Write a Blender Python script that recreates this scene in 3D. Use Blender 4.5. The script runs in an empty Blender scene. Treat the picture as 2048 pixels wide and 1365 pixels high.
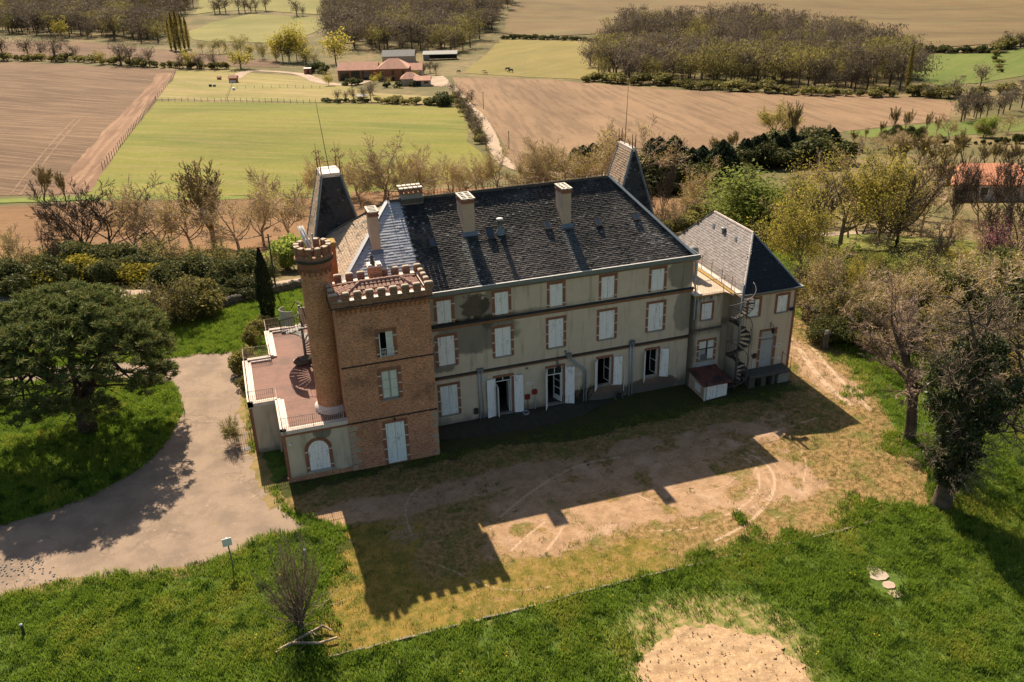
import bpy, math, random
import numpy as np
from mathutils import Vector, Matrix
from mathutils import geometry as mgeo
R = math.radians
rng = random.Random(7)
scene = bpy.context.scene
COL = scene.collection

# ------------------------------------------------------------------ camera, sky, sun, exposure
CAM = (-9.19, -46.28, 28.65)
YAW, PITCH, ROLL, FPX = -17.62, -25.67, -1.435, 1766.0
def _basis():
    y, p, r = R(YAW), R(PITCH), R(ROLL)
    f = Vector((-math.sin(y) * math.cos(p), math.cos(y) * math.cos(p), math.sin(p)))
    rt = Vector((math.cos(y), math.sin(y), 0)); up = rt.cross(f)
    return math.cos(r) * rt + math.sin(r) * up, -math.sin(r) * rt + math.cos(r) * up, f
RT, UP, FW = _basis()
cam = bpy.data.cameras.new('camera'); camo = bpy.data.objects.new('camera', cam); COL.objects.link(camo)
camo.matrix_world = Matrix(((RT.x, UP.x, -FW.x, CAM[0]), (RT.y, UP.y, -FW.y, CAM[1]), (RT.z, UP.z, -FW.z, CAM[2]), (0, 0, 0, 1)))
cam.sensor_width = 36; cam.lens = 36 * FPX / 2048; cam.clip_end = 6000; cam.clip_start = 0.5
scene.camera = camo
SUN_EL = R(43.3)
w = bpy.data.worlds.new('World'); scene.world = w; w.use_nodes = True
nt = w.node_tree; sky = nt.nodes.new('ShaderNodeTexSky'); sky.sky_type = 'NISHITA'; sky.sun_disc = False
sky.sun_elevation = SUN_EL; sky.sun_rotation = R(-1.0); sky.air_density = 1.2; sky.dust_density = 2.0
nt.links.new(sky.outputs[0], nt.nodes['Background'].inputs[0]); nt.nodes['Background'].inputs[1].default_value = 0.055
sl = bpy.data.lights.new('sun', 'SUN'); sl.energy = 5.0; sl.angle = R(0.5); sl.color = (1.0, 0.85, 0.67)
so = bpy.data.objects.new('sun', sl); COL.objects.link(so)
so.rotation_euler = Vector((0.02, -math.cos(SUN_EL), -math.sin(SUN_EL))).to_track_quat('-Z', 'Y').to_euler()
so.location = (0, 60, 80)
scene.view_settings.view_transform = 'Standard'; scene.view_settings.look = 'None'
scene.view_settings.exposure = 1.12; scene.view_settings.gamma = 1.0; scene.view_settings.use_curve_mapping = False

# ------------------------------------------------------------------ materials: a tiny node language
class V:
    def __init__(s, b, sock): s.b, s.k = b, sock
    def _m(s, op, o, rev=False):
        n = s.b.n('ShaderNodeMath'); n.operation = op
        a, c = (o, s) if rev else (s, o)
        s.b.put(a, n.inputs[0]); s.b.put(c, n.inputs[1]); return V(s.b, n.outputs[0])
    def __add__(s, o): return s._m('ADD', o)
    def __radd__(s, o): return s._m('ADD', o)
    def __sub__(s, o): return s._m('SUBTRACT', o)
    def __rsub__(s, o): return s._m('SUBTRACT', o, True)
    def __mul__(s, o): return s._m('MULTIPLY', o)
    def __rmul__(s, o): return s._m('MULTIPLY', o)
    def __truediv__(s, o): return s._m('DIVIDE', o)
    def max(s, o): return s._m('MAXIMUM', o)
    def min(s, o): return s._m('MINIMUM', o)
    def pow(s, o): return s._m('POWER', o)
    def frac(s): return s._m('FRACT', 0)
    def abs(s): return s._m('ABSOLUTE', 0)
    def step(s, a, b):                      # smoothstep a..b -> 0..1
        n = s.b.n('ShaderNodeMapRange'); n.interpolation_type = 'SMOOTHSTEP'
        s.b.put(s, n.inputs[0]); n.inputs[1].default_value = a; n.inputs[2].default_value = b
        return V(s.b, n.outputs[0])
class B:
    def __init__(s, name):
        s.m = bpy.data.materials.new(name); s.m.use_nodes = True; s.t = s.m.node_tree; s.t.nodes.clear()
        s.out = s.n('ShaderNodeOutputMaterial'); s._pos = None
    def n(s, t): return s.t.nodes.new(t)
    def put(s, v, sock):
        if isinstance(v, V): s.t.links.new(v.k, sock)
        elif isinstance(v, (tuple, list)): sock.default_value = (*v[:3], 1) if len(sock.default_value) == 4 else v
        else: sock.default_value = v
    def pos(s):
        if s._pos is None: s._pos = V(s, s.n('ShaderNodeNewGeometry').outputs['Position'])
        return s._pos
    def obj(s): return V(s, s.n('ShaderNodeTexCoord').outputs['Object'])
    def xyz(s):
        n = s.n('ShaderNodeSeparateXYZ'); s.put(s.pos(), n.inputs[0]); return [V(s, o) for o in n.outputs]
    def rand(s): return V(s, s.n('ShaderNodeNewGeometry').outputs['Random Per Island'])
    def orand(s): return V(s, s.n('ShaderNodeObjectInfo').outputs['Random'])
    def attr(s, name):
        n = s.n('ShaderNodeAttribute'); n.attribute_name = name; return V(s, n.outputs['Fac'])
    def vec(s, x, y, z):
        n = s.n('ShaderNodeCombineXYZ')
        for v, k in zip((x, y, z), n.inputs): s.put(v, k)
        return V(s, n.outputs[0])
    def noise(s, scale, detail=3, rough=.55, vec=None, dist=0.0):
        n = s.n('ShaderNodeTexNoise'); s.put(vec or s.pos(), n.inputs['Vector']); n.inputs['Scale'].default_value = scale
        n.inputs['Detail'].default_value = detail; n.inputs['Roughness'].default_value = rough; n.inputs['Distortion'].default_value = dist
        return V(s, n.outputs['Fac'])
    def voro(s, scale, vec=None, feat='F1'):
        n = s.n('ShaderNodeTexVoronoi'); n.feature = feat; s.put(vec or s.pos(), n.inputs['Vector']); n.inputs['Scale'].default_value = scale
        return V(s, n.outputs['Distance'])
    def mix(s, a, c, f):
        n = s.n('ShaderNodeMix'); n.data_type = 'RGBA'
        s.put(f, n.inputs[0]); s.put(a, n.inputs[6]); s.put(c, n.inputs[7]); return V(s, n.outputs[2])
    def mul(s, a, f):                       # colour * value
        n = s.n('ShaderNodeMix'); n.data_type = 'RGBA'; n.blend_type = 'MULTIPLY'; n.inputs[0].default_value = 1
        s.put(a, n.inputs[6])
        s.put(f if isinstance(f, (tuple, list)) else s.vec(f, f, f), n.inputs[7]); return V(s, n.outputs[2])
    def brick(s, vec, c1, c2, mort, w=.24, h=.07, m=.012):
        n = s.n('ShaderNodeTexBrick'); s.put(vec, n.inputs['Vector']); s.put(c1, n.inputs['Color1']); s.put(c2, n.inputs['Color2']); s.put(mort, n.inputs['Mortar'])
        n.inputs['Scale'].default_value = 1; n.inputs['Mortar Size'].default_value = m; n.inputs['Brick Width'].default_value = w; n.inputs['Row Height'].default_value = h
        n.inputs['Bias'].default_value = 0.0; n.inputs['Mortar Smooth'].default_value = .3
        return V(s, n.outputs['Color']), V(s, n.outputs['Fac'])
    def blob(s, cx, cz, rx, rz, nz, amt=.8, ax='x'):   # soft noisy patch on a wall
        x, y, z = s.xyz(); u = x if ax == 'x' else y
        d = ((u - cx) / rx).abs().pow(2.0) + ((z - cz) / rz).abs().pow(2.0)
        return (d.pow(.5) + (nz - .5) * amt).step(1.08, .86)
    def done(s, col, rough=.85, bump=None, bs=.3, bd=.05, spec=.25, metal=0.0, trans=0.0, emit=None):
        p = s.n('ShaderNodeBsdfPrincipled'); s.put(col, p.inputs['Base Color']); s.put(rough, p.inputs['Roughness'])
        p.inputs['Specular IOR Level'].default_value = spec; p.inputs['Metallic'].default_value = metal
        if bump is not None:
            n = s.n('ShaderNodeBump'); n.inputs['Strength'].default_value = bs; n.inputs['Distance'].default_value = bd
            s.put(bump, n.inputs['Height']); s.t.links.new(n.outputs[0], p.inputs['Normal'])
        res = p.outputs[0]
        if trans:
            tr = s.n('ShaderNodeBsdfTranslucent'); s.put(col, tr.inputs['Color'])
            mx = s.n('ShaderNodeMixShader'); mx.inputs[0].default_value = trans
            s.t.links.new(res, mx.inputs[1]); s.t.links.new(tr.outputs[0], mx.inputs[2]); res = mx.outputs[0]
        s.t.links.new(res, s.out.inputs[0]); return s.m

def plain(name, c, rough=.7, var=.25, scale=3.0, metal=0.0, spec=.3, bs=.15):
    b = B(name); n = b.noise(scale, 5); n2 = b.noise(scale * 9, 2)
    return b.done(b.mul(c, 1 + (n - .5) * var * 2 + (n2 - .5) * var), rough, n2, bs, .01, spec, metal)
def leafmat(name, c1, c2, trans=.35, c3=None, f3=.15, rough=.6, spec=.08):
    b = B(name); r = b.rand(); col = b.mix(c1, c2, r)
    if c3: col = b.mix(col, c3, (r * 7.31).frac().step(1 - f3, 1 - f3 + .04))
    col = b.mul(col, .68 + b.orand() * .64)
    return b.done(col, rough, spec=spec, trans=trans)
def tilemat(name, c1, c2, moss, mossamt, lich, rough=.8, streak=None, spec=.3, vary=.55):
    b = B(name); r = b.rand(); n = b.noise(.7, 5, .65); n2 = b.noise(6, 3)
    col = b.mix(c1, c2, (r * .7 + n2 * .5 - .1))
    col = b.mul(col, 1 - vary * .5 + r * vary)
    col = b.mix(col, moss, (n + r * .15).step(.62 - mossamt, .72 - mossamt * .6))
    col = b.mix(col, lich, (b.noise(3.5, 4, .7) + (r * 5.7).frac() * .25).step(.78, .86))
    if streak: col = streak(b, col)
    return b.done(col, rough, n2, .2, .01, spec)

MT = {}
def stucco(name, base, kind):
    b = B(name); x, y, z = b.xyz()
    n = b.noise(1.1, 6, .62); nf = b.noise(14, 4); nb = b.noise(.55, 4)
    col = b.mul(base, .82 + n * .36)
    vs = b.noise(1.0, 5, .6, b.vec(x * 2.2 + y * 2.2, 0, z * .25))       # run-off streaks
    col = b.mix(col, (.115, .105, .085), vs.step(.50, .74) * .55)
    if kind == 'main':
        g = (.105, .10, .085)
        col = b.mix(col, g, b.blob(3.2, 6.1, 2.7, 1.25, n).max(b.blob(1.2, 5.0, 1.0, 1.1, n)) * .72)
        col = b.mix(col, (.085, .08, .06), b.blob(16.9, 8.2, .95, 1.2, n) * .6)
        col = b.mix(col, (.13, .125, .11), b.blob(17.2, 5.5, .75, 1.6, n) * .6)
        col = b.mix(col, (.075, .075, .06), b.blob(1.9, 8.0, 2.3, .9, n) * .5)
        bk, bf = b.brick(b.vec(x, z, 0), (.11, .07, .045), (.06, .045, .032), (.14, .12, .09))
        ex = b.blob(3.3, 8.0, .95, .8, b.noise(2.2, 6, .7), 2.4)
        col = b.mix(col, b.mul(bk, .95), ex * .9)
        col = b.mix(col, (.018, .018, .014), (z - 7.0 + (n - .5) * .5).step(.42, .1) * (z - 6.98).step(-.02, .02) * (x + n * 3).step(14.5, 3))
        col = b.mix(col, (.07, .06, .045), b.blob(4.0, 7.6, .5, 1.3, n, 2.0) * .6)
        rb = b.blob(10.9, .45, 2.6, .7, n, .9).max(b.blob(15.2, .4, 2.2, .65, n, .9))
        bk2, _ = b.brick(b.vec(x, z, 0), (.22, .11, .07), (.13, .085, .06), (.24, .2, .15), .26, .085)
        col = b.mix(col, bk2, rb)
        col = b.mix(col, (.1, .095, .08), (z + (n - .5) * 1.2).step(1.1, .3) * .7)
    if kind == 'link':
        drip = b.noise(1, 5, .65, b.vec(x * 5 + y * 5, 0, z * .4))
        col = b.mix(col, (.022, .02, .016), (z + (drip - .5) * 3.2).step(5.8, 6.7) * .9)
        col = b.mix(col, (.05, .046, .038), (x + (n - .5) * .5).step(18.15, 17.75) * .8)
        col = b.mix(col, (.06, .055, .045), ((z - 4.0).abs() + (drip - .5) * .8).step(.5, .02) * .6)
    if kind == 'terrace':
        col = b.mix(col, (.07, .065, .055), b.blob(-6.6, 3.1, .5, .7, vs, .8) * .7)
    col = b.mix(col, (.12, .11, .09), (z + (n - .5) * .8).step(.5, .1) * .6)
    return b.done(col, .92, nf * .5 + n, .35, .02, .1)
MT['stucco'] = stucco('stucco', (.59, .49, .365), 'main')
MT['stucco_annex'] = stucco('stucco_annex', (.58, .475, .36), 'annex')
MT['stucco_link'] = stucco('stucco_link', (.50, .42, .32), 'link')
MT['stucco_terrace'] = stucco('stucco_terrace', (.52, .445, .335), 'terrace')
def brickwall(name, round_=False, base=(1, 1, 1)):
    b = B(name); x, y, z = b.xyz()
    if round_:
        n = b.n('ShaderNodeMath'); n.operation = 'ARCTAN2'; b.put(y + .39, n.inputs[0]); b.put(x + 5.67, n.inputs[1])
        u = V(b, n.outputs[0]) * .85
    else: u = x + y
    bk, bf = b.brick(b.vec(u, z, 0), (.60, .27, .15), (.38, .175, .10), (.46, .34, .24), .25, .072, .011)
    vv = b.noise(1, 2, .5, b.vec(u * 4.1, z * 13.9, 0)); n = b.noise(1.3, 5, .6); n3 = b.noise(26, 3); v5 = b.noise(1, 3, .7, b.vec(u * 7, z * 19, 2))
    col = b.mix(bk, (.10, .065, .05), vv.step(.55, .72) * .7)
    col = b.mix(col, (.42, .31, .2), (b.noise(1, 2, .5, b.vec(u * 3.9 + 9, z * 13.9, 4))).step(.6, .74) * .6)
    col = b.mix(col, (.60, .46, .33), v5.step(.5, .64) * .65); col = b.mix(col, (.13, .08, .06), v5.step(.48, .36) * .65); col = b.mul(b.mul(col, base), .62 + n * .75)
    col = b.mix(col, (.085, .065, .05), b.noise(.45, 6, .65).step(.52, .72) * .6)
    return b.done(col, .9, bf * -.6 + n3 * .6 + vv * .5, .5, .02, .12)
MT['brick'] = brickwall('tower_brick', False, (1.04, .91, .83))
MT['brick_round'] = brickwall('round_brick', True, (1.0, .88, .72))
MT['brick_trim'] = None
def tbrick():
    b = B('brick_trim'); x, y, z = b.xyz(); n = b.noise(2, 4)
    bk, bf = b.brick(b.vec(x + y, z, 0), (.30, .115, .06), (.21, .085, .05), (.25, .16, .11), .22, .07, .01)
    return b.done(b.mul(bk, .7 + n * .6), .9, bf * -1.0, .3, .01, .15)
MT['brick_trim'] = tbrick()
MT['merlon'] = brickwall('merlon_brick', False, (.55, .52, .50))
MT['band_stone'] = plain('pale_stone', (.55, .49, .40), .9, .25, 4)
MT['quoin'] = plain('quoin_stone', (.36, .29, .21), .92, .35, 3)
MT['ledge'] = plain('mossy_ledge', (.05, .044, .034), .97, .6, 2)
MT['brown_band'] = plain('brown_band', (.27, .15, .09), .92, .35, 2.5)
def shut(name, c):
    b = B(name); x, y, z = b.xyz(); n = b.noise(3, 5, .65); v = b.noise(1, 4, .6, b.vec(x * 9 + y * 9, 0, z * .9)); r = b.rand()
    col = b.mul(c, .86 + n * .22 + r * .06)
    col = b.mix(col, (.24, .25, .23), (v * .7 + b.noise(7, 4, .7) * .4).step(.575, .70) * .6)
    return b.done(col, .75, v, .15, .01, .25)
MT['shutter'] = shut('white_shutter', (.84, .83, .80))
MT['shutter_green'] = shut('weathered_shutter', (.76, .81, .77))
MT['white'] = plain('white_paint', (.72, .71, .67), .6, .12, 4)
MT['grey_panel'] = plain('grey_panel', (.36, .38, .39), .6, .3, 3)
MT['zinc'] = plain('zinc', (.16, .185, .195), .5, .25, 3, .35, .5)
MT['pipe'] = plain('pipe_grey', (.34, .38, .40), .5, .2, 3, .2, .5)
MT['dark'] = plain('dark_metal', (.02, .022, .024), .6, .3, 6)
MT['iron'] = plain('iron', (.06, .055, .05), .6, .4, 6, .4)
MT['rust'] = plain('rusty_iron', (.19, .085, .045), .9, .5, 8)
MT['rail_pale'] = plain('pale_rail', (.42, .33, .27), .6, .3, 6)
MT['galv'] = plain('galvanised', (.19, .20, .20), .5, .25, 5, .5, .5)
MT['glass'] = None
def glassm():
    b = B('window_glass'); n = b.noise(1.5, 2)
    return b.done(b.mul((.02, .024, .026), .6 + n * .8), .06, n, .05, .02, .6)
MT['glass'] = glassm()
MT['panel_glare'] = plain('pale_inner_panel', (.60, .62, .55), .8, .18, 2.5)  # inner shutters, and the white reflection painted on one tower pane
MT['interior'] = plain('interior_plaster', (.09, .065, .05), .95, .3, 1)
MT['cap'] = plain('parapet_cap', (.60, .51, .44), .85, .22, 3)
def terr():
    b = B('terrace_membrane'); x, y, z = b.xyz(); n = b.noise(.8, 5, .6); n2 = b.noise(9, 4)
    st = b.noise(1, 4, .6, b.vec(x * .35, y * 2.2, 0))
    col = b.mix((.195, .10, .074), (.13, .075, .058), n.step(.4, .7)); col = b.mul(col, .7 + n2 * .5)
    col = b.mix(col, (.30, .2, .15), st.step(.6, .75) * .35)
    col = b.mix(col, (.1, .065, .05), ((y * .5).frac() - .5).abs().step(.015, .004) * .5)
    return b.done(col, .85, n2, .2, .01, .3)
MT['membrane'] = terr()
MT['flatroof'] = plain('flat_roof', (.42, .34, .25), .95, .3, 1.5)
MT['concrete'] = plain('concrete', (.24, .235, .21), .9, .35, 2)
MT['stone_dark'] = plain('dark_stone', (.09, .08, .065), .95, .5, 3)
MT['stucco_plain'] = plain('tan_render', (.46, .345, .25), .92, .22, 1.4)
MT['brick_orange'] = plain('orange_brick', (.30, .125, .06), .92, .4, 5)
MT['lichen'] = plain('lichen_cap', (.30, .19, .045), .95, .5, 6)
MT['red'] = plain('red_paint', (.22, .02, .018), .5, .25, 5)
MT['plastic'] = plain('white_plastic', (.62, .62, .60), .5, .1, 4)
MT['sign_back'] = plain('sign_back', (.62, .66, .64), .5, .2, 3)
MT['skypane'] = plain('skylight_pane', (.035, .05, .07), .15, .2, 3, 0, .6)

# roof tile materials
def main_streak(b, col):
    x, y, z = b.xyz(); n = b.noise(2.2, 5, .65)
    d = lambda cx, w, top: ((x - cx).abs() + (n - .5) * .35).step(w, w * .6) * (y + (n - .5) * .5).step(top, top - .4)
    col = b.mix(col, (.20, .195, .165), d(3.5, .24, 2.9) * .75)
    col = b.mix(col, (.02, .028, .03), d(4.0, .28, 2.9) * .85)
    col = b.mix(col, (.16, .165, .15), d(9.85, .2, 2.6) * .7)
    col = b.mix(col, (.075, .095, .10), d(10.3, .26, 2.6) * .75)
    col = b.mix(col, (.012, .013, .014), d(6.25, .12, 2.8) * .9)
    col = b.mix(col, (.15, .125, .1), (((x - 6.5).abs() + (n - .5) * 3).step(2.6, .8)) * (y + n * 2).step(3.6, 2.2) * b.rand().step(.5, .75) * .7)
    col = b.mix(col, (.26, .24, .21), (((x - 15.7) + (y - .9) * .6).abs() + (n - .5) * 1.2).step(.75, .25) * (y - 1.8).abs().step(1.5, .5) * b.rand().step(.35, .6) * .8)
    lf_ = b.noise(.33, 5, .7); r = b.rand(); col = b.mix(col, (.014, .015, .016), (lf_ + (y - 2.6) * .045 + (r - .5) * .12).step(.50, .62) * .72); col = b.mix(col, (.10, .085, .07), (lf_ + (y - 2.6) * .05 + (r - .5) * .25).step(.44, .30) * .7)
    col = b.mix(col, (.30, .29, .26), ((r * 13.7).frac() + (b.noise(1.1, 4, .7) - .5) * .5).step(.972, 1.0) * .6)
    col = b.mix(col, (.16, .1, .03), b.noise(1.4, 4, .7, b.vec(x + 40, y, z)).step(.68, .76) * .35)
    return col
MT['tile_main'] = tilemat('main_roof_tile', (.098, .082, .067), (.06, .053, .046), (.026, .026, .023), .10, (.15, .145, .13), .8, main_streak, .35, .38)
MT['tile_new'] = tilemat('new_slate', (.37, .375, .39), (.29, .30, .32), (.24, .25, .27), -.1, (.42, .42, .42), .38, None, .7)
MT['tile_tan_lit'] = tilemat('lit_tan_tile', (.36, .26, .17), (.24, .17, .115), (.10, .085, .06), -.04, (.44, .38, .28), .85)  # tan tile, its pale tone carries the sunlight on west and back faces
MT['tile_pav'] = tilemat('pavilion_dark_tile', (.06, .055, .05), (.035, .035, .036), (.012, .014, .014), .08, (.17, .165, .15), .75)
MT['tile_clay'] = tilemat('clay_tile', (.33, .19, .135), (.23, .135, .10), (.15, .09, .065), -.1, (.42, .26, .18), .85)
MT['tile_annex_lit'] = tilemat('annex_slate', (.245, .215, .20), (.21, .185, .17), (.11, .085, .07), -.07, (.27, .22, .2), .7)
MT['tile_annex'] = MT['tile_annex_lit']
MT['tile_shed'] = tilemat('shed_tile', (.17, .06, .04), (.11, .042, .03), (.05, .03, .024), .03, (.2, .1, .07), .9)
MT['tile_farm'] = tilemat('farm_tile', (.50, .285, .20), (.42, .225, .155), (.36, .22, .16), -.05, (.48, .3, .21), .9)

# ------------------------------------------------------------------ mesh building
class MB:
    def __init__(s): s.v, s.f, s.mi = [], [], []
    def add(s, vs, fs, mi=0):
        o = len(s.v); s.v += [tuple(p) for p in vs]; s.f += [tuple(i + o for i in q) for q in fs]; s.mi += [mi] * len(fs); return s
    def box(s, x0, x1, y0, y1, z0, z1, mi=0):
        return s.add([(x0, y0, z0), (x1, y0, z0), (x1, y1, z0), (x0, y1, z0), (x0, y0, z1), (x1, y0, z1), (x1, y1, z1), (x0, y1, z1)],
                     [(0, 3, 2, 1), (4, 5, 6, 7), (0, 1, 5, 4), (1, 2, 6, 5), (2, 3, 7, 6), (3, 0, 4, 7)], mi)
    def cham(s, x0, x1, y0, y1, z0, z1, c=.03, mi=0):    # box with a chamfered top
        return s.add([(x0, y0, z0), (x1, y0, z0), (x1, y1, z0), (x0, y1, z0), (x0, y0, z1 - c), (x1, y0, z1 - c), (x1, y1, z1 - c), (x0, y1, z1 - c),
                      (x0 + c, y0 + c, z1), (x1 - c, y0 + c, z1), (x1 - c, y1 - c, z1), (x0 + c, y1 - c, z1)],
                     [(0, 3, 2, 1), (8, 9, 10, 11), (0, 1, 5, 4), (1, 2, 6, 5), (2, 3, 7, 6), (3, 0, 4, 7), (4, 5, 9, 8), (5, 6, 10, 9), (6, 7, 11, 10), (7, 4, 8, 11)], mi)
    def obox(s, c, ux, uy, uz, hx, hy, hz, mi=0):
        c, ux, uy, uz = map(Vector, (c, ux, uy, uz)); vs = []
        for sz in (-1, 1):
            for sx, sy in ((-1, -1), (1, -1), (1, 1), (-1, 1)): vs.append(c + ux * hx * sx + uy * hy * sy + uz * hz * sz)
        return s.add(vs, [(0, 3, 2, 1), (4, 5, 6, 7), (0, 1, 5, 4), (1, 2, 6, 5), (2, 3, 7, 6), (3, 0, 4, 7)], mi)
    def prism(s, poly, z0, z1, mi=0, mitop=None):
        n = len(poly); s.add([(x, y, z0) for x, y in poly] + [(x, y, z1) for x, y in poly],
                             [(i, (i + 1) % n, n + (i + 1) % n, n + i) for i in range(n)] + [tuple(range(n - 1, -1, -1))], mi)
        o = len(s.v) - n; s.f.append(tuple(range(o, o + n))); s.mi.append(mi if mitop is None else mitop); return s
    def extr(s, poly, axis, a, b, mi=0):                 # closed profile pushed along an axis
        n = len(poly); P = (lambda p, t: (t, p[0], p[1])) if axis == 'x' else (lambda p, t: (p[0], t, p[1]))
        return s.add([P(p, a) for p in poly] + [P(p, b) for p in poly],
                     [(i, (i + 1) % n, n + (i + 1) % n, n + i) for i in range(n)] + [tuple(range(n - 1, -1, -1)), tuple(range(n, 2 * n))], mi)
    def tube(s, pts, r, n=6, mi=0, cap=True):
        pts = [Vector(p) for p in pts]; k = len(pts); rs = r if isinstance(r, (list, tuple)) else [r] * k; vs = []
        for i, p in enumerate(pts):
            d = (pts[min(i + 1, k - 1)] - pts[max(i - 1, 0)]).normalized()
            a = d.cross(Vector((0, 0, 1)) if abs(d.z) < .95 else Vector((1, 0, 0))).normalized(); b = d.cross(a)
            for j in range(n):
                t = 2 * math.pi * j / n; vs.append(p + (a * math.cos(t) + b * math.sin(t)) * rs[i])
        fs = [(i * n + j, i * n + (j + 1) % n, (i + 1) * n + (j + 1) % n, (i + 1) * n + j) for i in range(k - 1) for j in range(n)]
        if cap: fs += [tuple(range(n - 1, -1, -1)), tuple(range((k - 1) * n, k * n))]
        return s.add(vs, fs, mi)
    def lathe(s, c, prof, n=24, mi=0, a0=0, a1=2 * math.pi):
        full = abs(a1 - a0 - 2 * math.pi) < 1e-6; m = n if full else n + 1; vs = []
        for r, z in prof:
            for j in range(m):
                t = a0 + (a1 - a0) * j / n; vs.append((c[0] + r * math.cos(t), c[1] + r * math.sin(t), c[2] + z))
        fs = [(i * m + j, i * m + (j + 1) % m, (i + 1) * m + (j + 1) % m, (i + 1) * m + j) for i in range(len(prof) - 1) for j in range(n)]
        return s.add(vs, fs, mi)
    def blob(s, c, rx, ry, rz, seed=0, n=10, m=7, amp=.2, mi=0):
        q = random.Random(seed); vs = []
        for i in range(m + 1):
            ph = math.pi * i / m
            for j in range(n):
                t = 2 * math.pi * j / n; k = 1 + q.uniform(-amp, amp) * math.sin(ph)
                vs.append((c[0] + rx * k * math.sin(ph) * math.cos(t), c[1] + ry * k * math.sin(ph) * math.sin(t), c[2] + rz * k * math.cos(ph)))
        fs = [(i * n + j, (i + 1) * n + j, (i + 1) * n + (j + 1) % n, i * n + (j + 1) % n) for i in range(m) for j in range(n)]
        return s.add(vs, fs, mi)
    def mesh(s, name, mats, smooth=False):
        me = bpy.data.meshes.new(name); me.from_pydata(s.v, [], s.f)
        for m in (mats if isinstance(mats, (list, tuple)) else [mats]): me.materials.append(m)
        if any(s.mi): me.polygons.foreach_set('material_index', s.mi)
        if smooth: me.polygons.foreach_set('use_smooth', [True] * len(s.f))
        me.update(); return me
    def build(s, name, mats, parent=None, smooth=False, **kw):
        if parent is not None:                           # geometry is written in world coordinates
            o = worldloc(parent); s.v = [(x - o[0], y - o[1], z - o[2]) for x, y, z in s.v]
        ob = bpy.data.objects.new(name, s.mesh(name, mats, smooth)); COL.objects.link(ob); ob.parent = parent
        for k, v in kw.items(): ob[k] = v
        return ob
def worldloc(o):
    p = Vector((0, 0, 0))
    while o is not None: p += o.location; o = o.parent
    return p
def thing(name, loc, label, cat, group=None):
    o = bpy.data.objects.new(name, None); COL.objects.link(o); o.location = loc; o.empty_display_size = .3
    o['label'] = label; o['category'] = cat
    if group: o['group'] = group
    return o
def tag(o, label=None, cat=None, group=None, kind=None):
    for k, v in (('label', label), ('category', cat), ('group', group), ('kind', kind)):
        if v: o[k] = v
    return o
def inst(name, me, parent, loc, rz=0.0, scale=None, **kw):   # shared mesh at a world place
    o = bpy.data.objects.new(name, me); COL.objects.link(o); o.parent = parent
    o.location = Vector(loc) - (worldloc(parent) if parent else Vector((0, 0, 0))); o.rotation_euler = (0, 0, rz)
    if scale: o.scale = scale if isinstance(scale, (tuple, list)) else (scale,) * 3
    for k, v in kw.items(): o[k] = v
    return o

def inpoly(p, poly):
    x, y = p; c = False; n = len(poly)
    for i in range(n):
        (x1, y1), (x2, y2) = poly[i], poly[i - 1]
        if (y1 > y) != (y2 > y) and x < (x2 - x1) * (y - y1) / (y2 - y1) + x1: c = not c
    return c
def slope_tiles(name, parent, corners, mat, tw=.22, th=.17, thick=.022, seed=1, jit=.012, gap=.008, lift=.03):
    """overlapping tiles laid in courses on a roof face; corners in world, first two = eave (left, right) ; returns stuff part"""
    q = random.Random(seed); P = [Vector(c) for c in corners]; o = P[0]
    u = (P[1] - P[0]).normalized(); nrm = (P[1] - P[0]).cross(P[2] - P[0]).normalized(); v = nrm.cross(u)
    uv = [((p - o).dot(u), (p - o).dot(v)) for p in P]
    umin, umax, vmax = min(a for a, _ in uv), max(a for a, _ in uv), max(b for _, b in uv); mb = MB()
    row = 0; y = 0.0
    while y < vmax - th * .4:
        wav = math.sin(row * 1.7) * .004
        x = umin - tw + (tw / 2 if row % 2 else 0)
        while x < umax + tw:
            if inpoly((x + tw / 2, min(y + th * .55, vmax - .001)), uv):
                j = q.uniform(-jit, jit); t = thick * q.uniform(.7, 1.4); l = q.uniform(0, .012); ll = th * 1.28
                y0 = y + q.uniform(-jit, jit) + wav
                def pt(a, b, h): return o + u * a + v * b + nrm * h
                a0, a1 = x + gap / 2 + j, x + tw - gap / 2 + j
                vs = [pt(a0, y0, lift + l), pt(a1, y0, lift + l), pt(a1, y0, lift + t + l), pt(a0, y0, lift + t + l), pt(a1, y0 + ll, .012), pt(a0, y0 + ll, .012)]
                mb.add(vs, [(0, 1, 2, 3), (3, 2, 4, 5), (0, 3, 5), (1, 4, 2)])
            x += tw
        y += th; row += 1
    ob = mb.build(name, mat, parent); ob['kind'] = 'stuff'; return ob
def bar(a, b, r, mats, name, parent, n=8): return MB().tube([a, b], r, n).build(name, mats, parent, smooth=True)

# ------------------------------------------------------------------ terrain and looking up ground points
VDX, VDY = -math.sin(R(YAW)), math.cos(R(YAW))
_S = np.array([-400, -60, 0, 40, 60, 68, 75, 90, 115, 140, 190, 290, 370, 460, 560, 650, 760, 900, 1100, 1600, 2600.])
_Z = np.array([0, 0, 0, 0, 0, -.5, -1.5, -4.8, -9.6, -13.1, -18, -24.6, -29, -31.5, -33.2, -34, -32, -24, -6, 50, 90.])
_ss = np.linspace(-400, 2600, 6001); _zz = np.interp(_ss, _S, _Z)
_k = np.hanning(15); _k /= _k.sum()
_zs = np.convolve(np.pad(_zz, 7, 'edge'), _k, 'valid'); _zs = np.where(_ss < 57, 0, _zs)
def hgt(x, y):
    s = (x - CAM[0]) * VDX + (y - CAM[1]) * VDY
    t = (x - CAM[0]) * VDY - (y - CAM[1]) * VDX
    a = np.clip((s - 150) / 300, 0, 1)
    return np.interp(s, _ss, _zs) + a * (1.4 * np.sin(t * .013 + s * .011) + .9 * np.sin(t * .029 - s * .017 + 1.3))
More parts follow.
